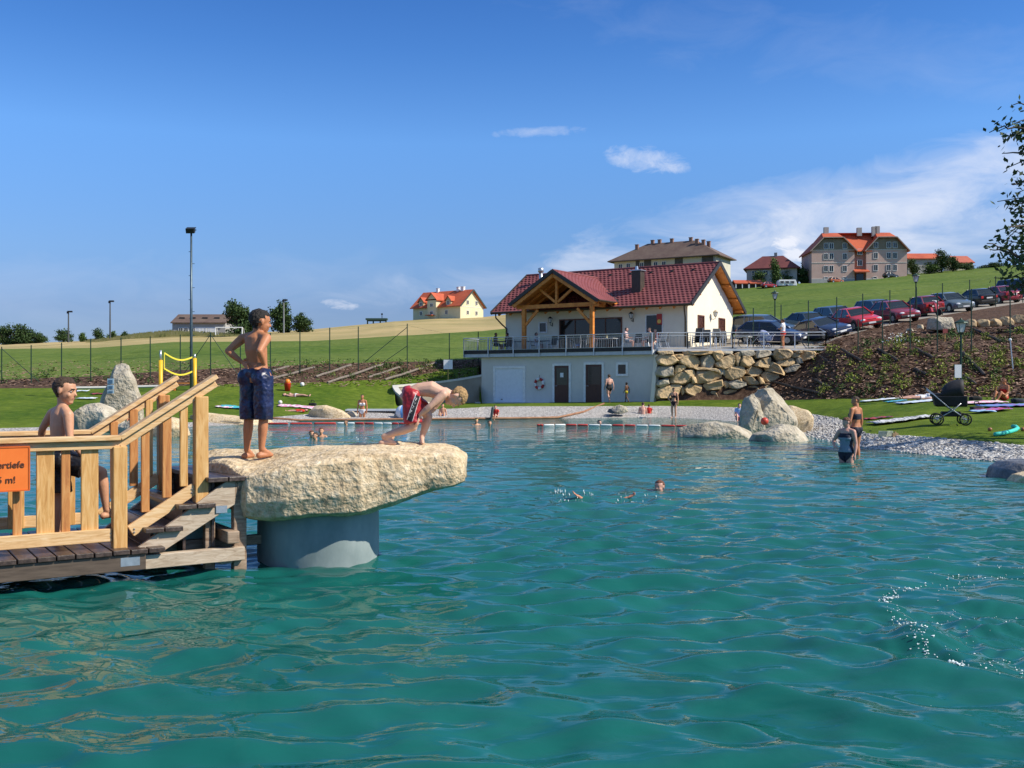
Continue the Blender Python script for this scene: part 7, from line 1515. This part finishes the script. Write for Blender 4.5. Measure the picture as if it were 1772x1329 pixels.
p = P(851, 724, 50.6); mb = MB(); mb.box((p.x, p.y, .25), (.12, .5, .75), Matrix.Rotation(R(8), 3, 'Y')); o = mb.build('swim_board', mat('dark_foam', [(.05, .07, .07)], rough=.6), bevel=.05); tag(o, 'dark swim board held upright beside the child in the shallows', 'board')
mb = MB(); mb.ell((0, 0, 0), .13, 14, 10); o = mb.build('ball', mat('red_ball', [(.55, .06, .03)], rough=.4), smooth=True); o.location = P(1323, 729, 33.6); tag(o, 'red ball lying against the tall split boulder', 'ball')
# volleyball net
a, b = on_ground(278, 43.), on_ground(337, 47.5); t = thing('volleyball_net', 'yellow volleyball posts and tapes behind the stair railing', 'net', tuple(a)); za, zb_ = P(278, 606, 43).z, P(337, 612.5, 47.5).z; b_ = b-a
m_yel = mat('yellow_paint', [(.72, .40, .015), (.80, .48, .03)], rough=.45); m_tape = mat('yellow_tape', [(.75, .62, .04), (.82, .70, .08)], rough=.5, scale=30)
for base, ztop in ((V(0, 0, 0), za-a.z), (b_, zb_-a.z)):
    mb = MB(); mb.tube([base-Zv*.1, base+Zv*(ztop-.42-base.z*0)], .09, 10); mb.build('yellow_post', m_yel, t, smooth=True); mb = MB(); mb.tube([base+Zv*(ztop-.45), V(base.x, base.y, ztop)], .045, 8); mb.build('steel_tube', steel, t, smooth=True)
N0, N1 = V(.12, .1, za-a.z-.12), V(b_.x-.1, b_.y-.1, zb_-a.z-.16)
for dz in (0, -.66):
    mb = MB(); pts = [N0.lerp(N1, i/12)+Zv*(dz-.20*math.sin(math.pi*i/12)) for i in range(13)]; rows = [[q+Zv*.035 for q in pts], [q-Zv*.035 for q in pts]]; mb.grid(rows); o = mb.build('net_tape', m_tape, t, recalc=False); s = o.modifiers.new('t', 'SOLIDIFY'); s.thickness = .02
mb = MB(); mb.tube([N0+Zv*.02, N0-Zv*.68], .022, 6); mb.build('net_tape', m_tape, t)
mb = MB()
for i in range(40):
    f = (i+.5)/40; q = N0.lerp(N1, f)-Zv*.2*math.sin(math.pi*f); mb.tube([q, q-Zv*.66], .0025, 3, cap=False)
for k in range(7):
    mb.tube([N0.lerp(N1, i/12)-Zv*(.08*k+.08+.20*math.sin(math.pi*i/12)) for i in range(13)], .0025, 3, cap=False)
mb.build('net', m_black, t)
# orange bench and white kerb behind the railing
p = gp(322, 676, 46); t = thing('orange_bench', 'low orange wooden bench on the lawn behind the end railing post', 'bench', tuple(p), R(4))
mb = MB(); mb.box((.2, 0, .42), (1.9, .4, .06)); mb.build('seat', m_org, t)
for x in (-.6, 1.0): mb = MB(); mb.box((x, 0, .2), (.08, .36, .4)); mb.build('leg', m_org, t)
mb = MB(); A, B = gp(92, 673.2, 46), gp(292, 669.8, 46); n = 12; mb.tube([on_ground(92+200*i/n, A.y+(B.y-A.y)*i/n)+Zv*.05 for i in range(n+1)], .10, 6); o = mb.build('lawn_kerb', mat('white_kerb', [(.55, .53, .47), (.66, .64, .58)], scale=4)); tag(o, 'white kerb line along the back edge of the left lawn', 'kerb')
# prams
def pram(name, label, loc, yaw, fab, frm, sc=1.):
    t = thing(name, label, 'pram', tuple(loc), yaw); S = lambda *q: V(*q)*sc
    mb = MB(); mb.loft([[S(x, y*w, z) for x, y in ((-.42+dx, -.22), (.42, -.22), (.42, .22), (-.42+dx, .22))] for z, w, dx in ((.50, .8, .06), (.55, .95, .02), (.80, 1.15, -.04))]); mb.build('carrycot', fab, t, bevel=.03)
    mb = MB(); rg = []
    for i in range(8):
        a = math.pi*(.02+.60*i/7); rg.append([S(.40-.40*math.cos(a)*1.0-.22, .245*math.cos(b), .78+(.13+.34*math.sin(a*.86))*max(0., math.sin(b))**.6*1.0) for b in [math.pi*j/8 for j in range(9)]])
    mb.grid(rg); h = mb.build('hood', fab, t, smooth=True, recalc=False); s = h.modifiers.new('t', 'SOLIDIFY'); s.thickness = .02
    mb = MB(); mb.box(S(-.25, 0, .84), S(.50, .46, .07), Matrix.Rotation(R(-6), 3, 'Y')); mb.build('apron', fab, t, bevel=.02)
    for y in (-.24, .24):
        mb = MB(); mb.tube([S(.36, y, .18), S(-.1, y, .52), S(-.62, y, 1.0)], .016*sc, 7); mb.tube([S(-.32, y, .18), S(.05, y, .40), S(.25, y, .60)], .016*sc, 7); mb.build('frame_tube', frm, t, smooth=True)
    mb = MB(); mb.tube([S(-.60, -.24, .98), S(-.66, -.2, 1.03), S(-.66, .2, 1.03), S(-.60, .24, .98)], .02*sc, 7); mb.build('handle', m_black, t, smooth=True)
    mb = MB(); mb.box(S(.02, 0, .30), S(.5, .36, .14)); mb.build('basket', fab, t, bevel=.03)
    for x in (.36, -.34):
        mb = MB(); mb.tube([S(x, -.28, .16), S(x, .28, .16)], .012*sc, 6); mb.build('axle', frm, t)
        for y in (-.28, .28):
            mb = MB(); c = S(x, y, .16); mb.tube([c+V(.145*sc*math.cos(a), 0, .145*sc*math.sin(a)) for a in [2*math.pi*i/20 for i in range(21)]], .02*sc, 7, cap=False); w = mb.build('wheel', m_tyre, t, smooth=True)
            mb = MB()
            for i in range(6): a = math.pi*i/3; mb.tube([c, c+V(.135*sc*math.cos(a), 0, .135*sc*math.sin(a))], .007*sc, 4)
            mb.ell(c, .03*sc, 8, 6); mb.build('spokes', bolt_m, w)
    return t
p = gp(1644, 735.5, 24); pram('pram', 'black pram with raised hood standing on the right lawn', p, R(-17), mat('black_pram_fabric', [(.010, .010, .014), (.025, .025, .032)], rough=.7), steel, 1.12)
pram('pushchair', 'blue and white pushchair on the terrace behind the low railing', P(1325, 603, 61.9), R(150), mat('blue_white_fabric', [(.08, .14, .42), (.62, .64, .68)], scale=5, rough=.7), m_board, .9)
t = thing('bicycle', 'bicycle leaning on the terrace railing left of the pushchair', 'bicycle', tuple(P(1302, 603, 61.7)), R(-8))
for x in (-.5, .5):
    mb = MB(); mb.tube([V(x+.32*math.cos(a), 0, .34+.32*math.sin(a)) for a in [2*math.pi*i/24 for i in range(25)]], .022, 6, cap=False); w = mb.build('wheel', m_tyre, t, smooth=True); mb = MB()
    for i in range(8): a = math.pi*i/4; mb.tube([V(x, 0, .34), V(x+.31*math.cos(a), 0, .34+.31*math.sin(a))], .005, 3)
    mb.build('spokes', bolt_m, w)
mb = MB(); mb.tube([(-.5, 0, .34), (-.18, 0, .78), (.38, 0, .82), (.5, 0, .34)], .018, 6); mb.tube([(-.18, 0, .78), (.0, 0, .32), (.38, 0, .76)], .018, 6); mb.tube([(-.5, 0, .34), (.0, 0, .32)], .014, 6); mb.tube([(.38, 0, .8), (.34, 0, .98)], .014, 6); mb.build('frame', mat('silver_frame', [(.4, .42, .44)], metallic=.6, rough=.35), t)
mb = MB(); mb.ell((-.2, 0, .86), (.13, .06, .04), 10, 6); mb.build('saddle', m_black, t, smooth=True); mb = MB(); mb.tube([(.34, -.25, .98), (.34, .25, .98)], .014, 6); mb.build('handlebar', m_black, t)
# terrace furniture
m_mesh = mat('dark_chair_mesh', [(.03, .035, .04), (.07, .075, .08)], rough=.7); m_chair = mat('chair_steel', [(.60, .62, .64), (.72, .74, .75)], rough=.35, metallic=.5); m_wick = mat('brown_wicker', [(.06, .04, .03), (.14, .10, .075)], rough=.8, scale=20)
def chair(loc, yaw, label, group, m=m_mesh, fm=m_chair, flat=False):
    t = thing('terrace_chair', label, 'chair', tuple(loc), yaw, group)
    mb = MB(); mb.box((0, 0, .44), (.46, .46, .035)); mb.build('seat', m, t, bevel=.01); mb = MB(); mb.box((0, -.25, .72), (.46, .035, .52), Matrix.Rotation(R(10), 3, 'X')); mb.build('backrest', m, t, bevel=.01)
    for s in (-1, 1):
        mb = MB(); mb.tube([(s*.25, .22, 0), (s*.25, .20, .62), (s*.25, -.22, .64)], .014, 6); mb.build('leg', fm, t); mb = MB(); mb.tube([(s*.23, -.34, 0), (s*.23, -.20, .46), (s*.23, -.30, .98)], .014, 6); mb.build('leg', fm, t)
    return t
CG = 'chairs along the balcony'
base_ch = None
def place(px, y, yaw, label, group, m=None):
    b = TP(px, y); b.z = ZF+.012
    return chair(b, yaw+R(-33), label, group, m or m_mesh)
place(858, .9, R(-60), 'brown wicker chair at the far left end of the balcony', CG, m_wick); place(878, 1.4, R(70), 'brown wicker chair second from the left on the balcony', CG, m_wick); place(879, 2.4, R(180), 'black chair against the upper wall left of the left porch post', CG); place(924, 1.9, R(-60), 'chair under the woman in white by the little window', CG)
place(956, 1.2, R(60), 'dark chair left of the big dark window on the balcony', CG); place(1001, .6, R(10), 'steel framed chair under the child with the white cap', CG); place(1014, .9, R(80), 'steel framed chair directly left of the lit porch post', CG); place(1084, .5, R(-50), 'chair under the bare armed man at the railing', CG); place(1102, 1.2, R(180), 'dark chair with its back to us between the man and the white table', CG); place(1124, .9, R(60), 'chair under the person leaning over the white table', CG); place(1135, 1.95, R(120), 'chair under the pale haired person', CG); place(1148, 1.0, R(100), 'pale steel chair at the right end of the balcony', CG)
def table(px, y, label, m, w=.9, b=None):
    b = b or TP(px, y); b.z = ZF+.012; t = thing('terrace_table', label, 'table', tuple(b), R(-33), 'terrace tables'); mb = MB(); mb.box((0, 0, .72), (w, .8, .035)); mb.build('tabletop', m, t, bevel=.01)
    for x in (-1, 1):
        for yy in (-1, 1): mb = MB(); mb.tube([(x*(w/2-.08), yy*.32, 0), (x*(w/2-.12), yy*.28, .70)], .018, 6); mb.build('leg', m_chair, t)
m_tabw = mat('pale_table_top', [(.62, .63, .62)], rough=.4); m_tabd = mat('dark_table_top', [(.04, .045, .05)], rough=.4)
table(868, 1.15, 'dark table between the wicker chairs at the left end of the balcony', m_tabd); table(906, 2.0, 'dark table behind the left porch post', m_tabd, 1.2); table(942, 1.9, 'dark table in front of the little window', m_tabd); table(980, 1.0, 'dark table before the left half of the big dark window', m_tabd, 1.2); table(1050, 1.0, 'pale table with a yellow cup right of the lit porch post', m_tabw, 1.3); table(1115, 1.1, 'white table near the right end of the balcony', m_tabw, .8)
b = TP(1050, 1.0); mb = MB(); mb.tube([(0, 0, 0), (0, 0, .16)], [.04, .05], 10); o = mb.build('cup', mat('yellow_cup', [(.75, .65, .35)], rough=.4)); o.location = (b.x, b.y, ZF+.75); tag(o, 'yellow cup on the pale balcony table', 'cup')
# stacks of chairs beside the gable: every chair of a stack is a chair
for si, (px, d, n, lb) in enumerate(((1206, 63.0, 4, 'left stack of chairs by the first gable window'), (1222, 62.6, 3, 'second stack of chairs by the first gable window'), (1241, 63.6, 4, 'third stack of chairs between the gable windows'), (1256, 64.0, 3, 'right stack of chairs by the second gable window'))):
    for k in range(n):
        c = P(px, 603, d); c.z = ZF+.02+.12*k; chair(c+V(.02*k, 0, 0), R(150+20*si), 'grey steel chair in the '+lb, 'stacked chairs in the '+lb)
for px, d, lb in ((1232, 61.6, 'grey table standing before the stacked chairs'), (1285, 61.7, 'pale table board leaning behind the low railing right of the gable')):
    c = P(px, 603, d); table(0, 0, lb, m_tabw if px > 1250 else m_tabd, 1.0, c)
p = hit(1141, 549, 1, YF-.1); t = thing('ice_cream_sign', 'small red sign with a yellow spot hanging at the right upper window', 'sign', tuple(HM @ p), R(-33))
mb = MB(); mb.box((0, 0, -.12), (.36, .04, .66)); mb.build('board', mat('red_sign', [(.45, .03, .02)], rough=.4), t, bevel=.06); mb = MB(); mb.tube([(0, -.03, -.26), (0, -.035, -.26)], .13, 12); mb.build('yellow_spot', mat('yellow_spot', [(.75, .5, .1)], rough=.5), t)
# ------------------------------------------------------------------ pebbles on the right shore, foam and drops on the water
r = random.Random(8); mb = MB()
ico = [V(*q).normalized() for q in ((0, 1, 1.6), (0, -1, 1.6), (0, 1, -1.6), (0, -1, -1.6), (1, 1.6, 0), (-1, 1.6, 0), (1, -1.6, 0), (-1, -1.6, 0), (1.6, 0, 1), (-1.6, 0, 1), (1.6, 0, -1), (-1.6, 0, -1))]
icf = [(0, 1, 8), (0, 8, 4), (0, 4, 5), (0, 5, 9), (0, 9, 1), (1, 6, 8), (8, 6, 10), (8, 10, 4), (4, 10, 2), (4, 2, 5), (5, 2, 11), (5, 11, 9), (9, 11, 7), (9, 7, 1), (1, 7, 6), (3, 2, 10), (3, 10, 6), (3, 6, 7), (3, 7, 11), (3, 11, 2)]
for i in range(6500):
    px = r.uniform(1395, 1860) if i % 3 else r.uniform(1500, 1860); ds, zs = rings(px); f = r.uniform(-.06, .98); d = ds[0]+(ds[1]-ds[0])*f; x = (px-CX)/F*d; z = zs[0]+(zs[1]-zs[0])*f; s = r.uniform(.022, .052)*(1 if r.random() < .93 else 1.7)
    a = r.uniform(0, 6.28); sx, sy, sz = s*r.uniform(.8, 1.5), s*r.uniform(.7, 1.2), s*r.uniform(.5, .8); ca, sa = math.cos(a), math.sin(a)
    mb.add([(x+q.x*sx*ca-q.y*sy*sa, d+q.x*sx*sa+q.y*sy*ca, z+.012+q.z*sz) for q in ico], icf)
o = mb.build('shore_pebbles', mat('pebbles', [(.16, .155, .15), (.34, .32, .30), (.46, .44, .41), (.64, .62, .58)], scale=9, voro=True, rough=.8), smooth=True, recalc=False); tag(o, kind='stuff')
foam = mat('white_foam', [(.55, .66, .68), (.70, .77, .78)], rough=.3, scale=20)
mb = MB()
def drops(px, py, wx, wy, n, s, zmax, lin=None):
    for i in range(int(n*.6)):
        if lin: t = r.random(); a, b = px+(lin[0]-px)*t+r.gauss(0, wx), py+(lin[1]-py)*t+r.gauss(0, wy)
        else: a, b = r.gauss(px, wx), r.gauss(py, wy)
        x, y = pw(a, b); q = s*r.uniform(.35, 1.3)*(1 if r.random() < .85 else 1.8); i_ = int(np.argmin(abs(gy-y))); j_ = int(np.argmin(abs(gx-x))); z = float(Zw[i_, j_])
        fl_ = .35 if zmax < .016 else .8; mb.add([V(x+v.x*q*(1.8 if zmax < .016 else 1), y+v.y*q, z+abs(r.gauss(0, zmax))*(.4 if zmax < .016 else 1)+v.z*q*fl_) for v in ico], icf)
drops(1522, 1040, 10, 3, 120, .005, .012, (1600, 1014)); drops(1535, 1035, 6, 3, 50, .006, .012); drops(1545, 1060, 8, 6, 120, .0045, .012, (1600, 1112)); drops(1586, 1112, 6, 5, 80, .005, .012, (1660, 1165)); drops(1655, 1162, 9, 4, 60, .005, .012); drops(1680, 1080, 60, 45, 110, .0026, .012); drops(1640, 1010, 40, 7, 110, .0035, .012, (1772, 990)); drops(1720, 1150, 40, 10, 60, .0035, .01)
drops(966, 857, 8, 4, 26,   .009, .028); drops(985, 864, 10, 2, 16, .010, .02); drops(1024, 862, 7, 3, 14, .010, .025); drops(1074, 865, 5, 3, 12, .010, .03); drops(1130, 868, 26, 1.5, 14, .010, .008); drops(1120, 862, 40, 5, 7, .008, .02)
drops(600, 757.5, 26, .8, 14, .018, .006)
o = mb.build('foam_and_drops', foam, smooth=True, recalc=False); tag(o, kind='stuff')
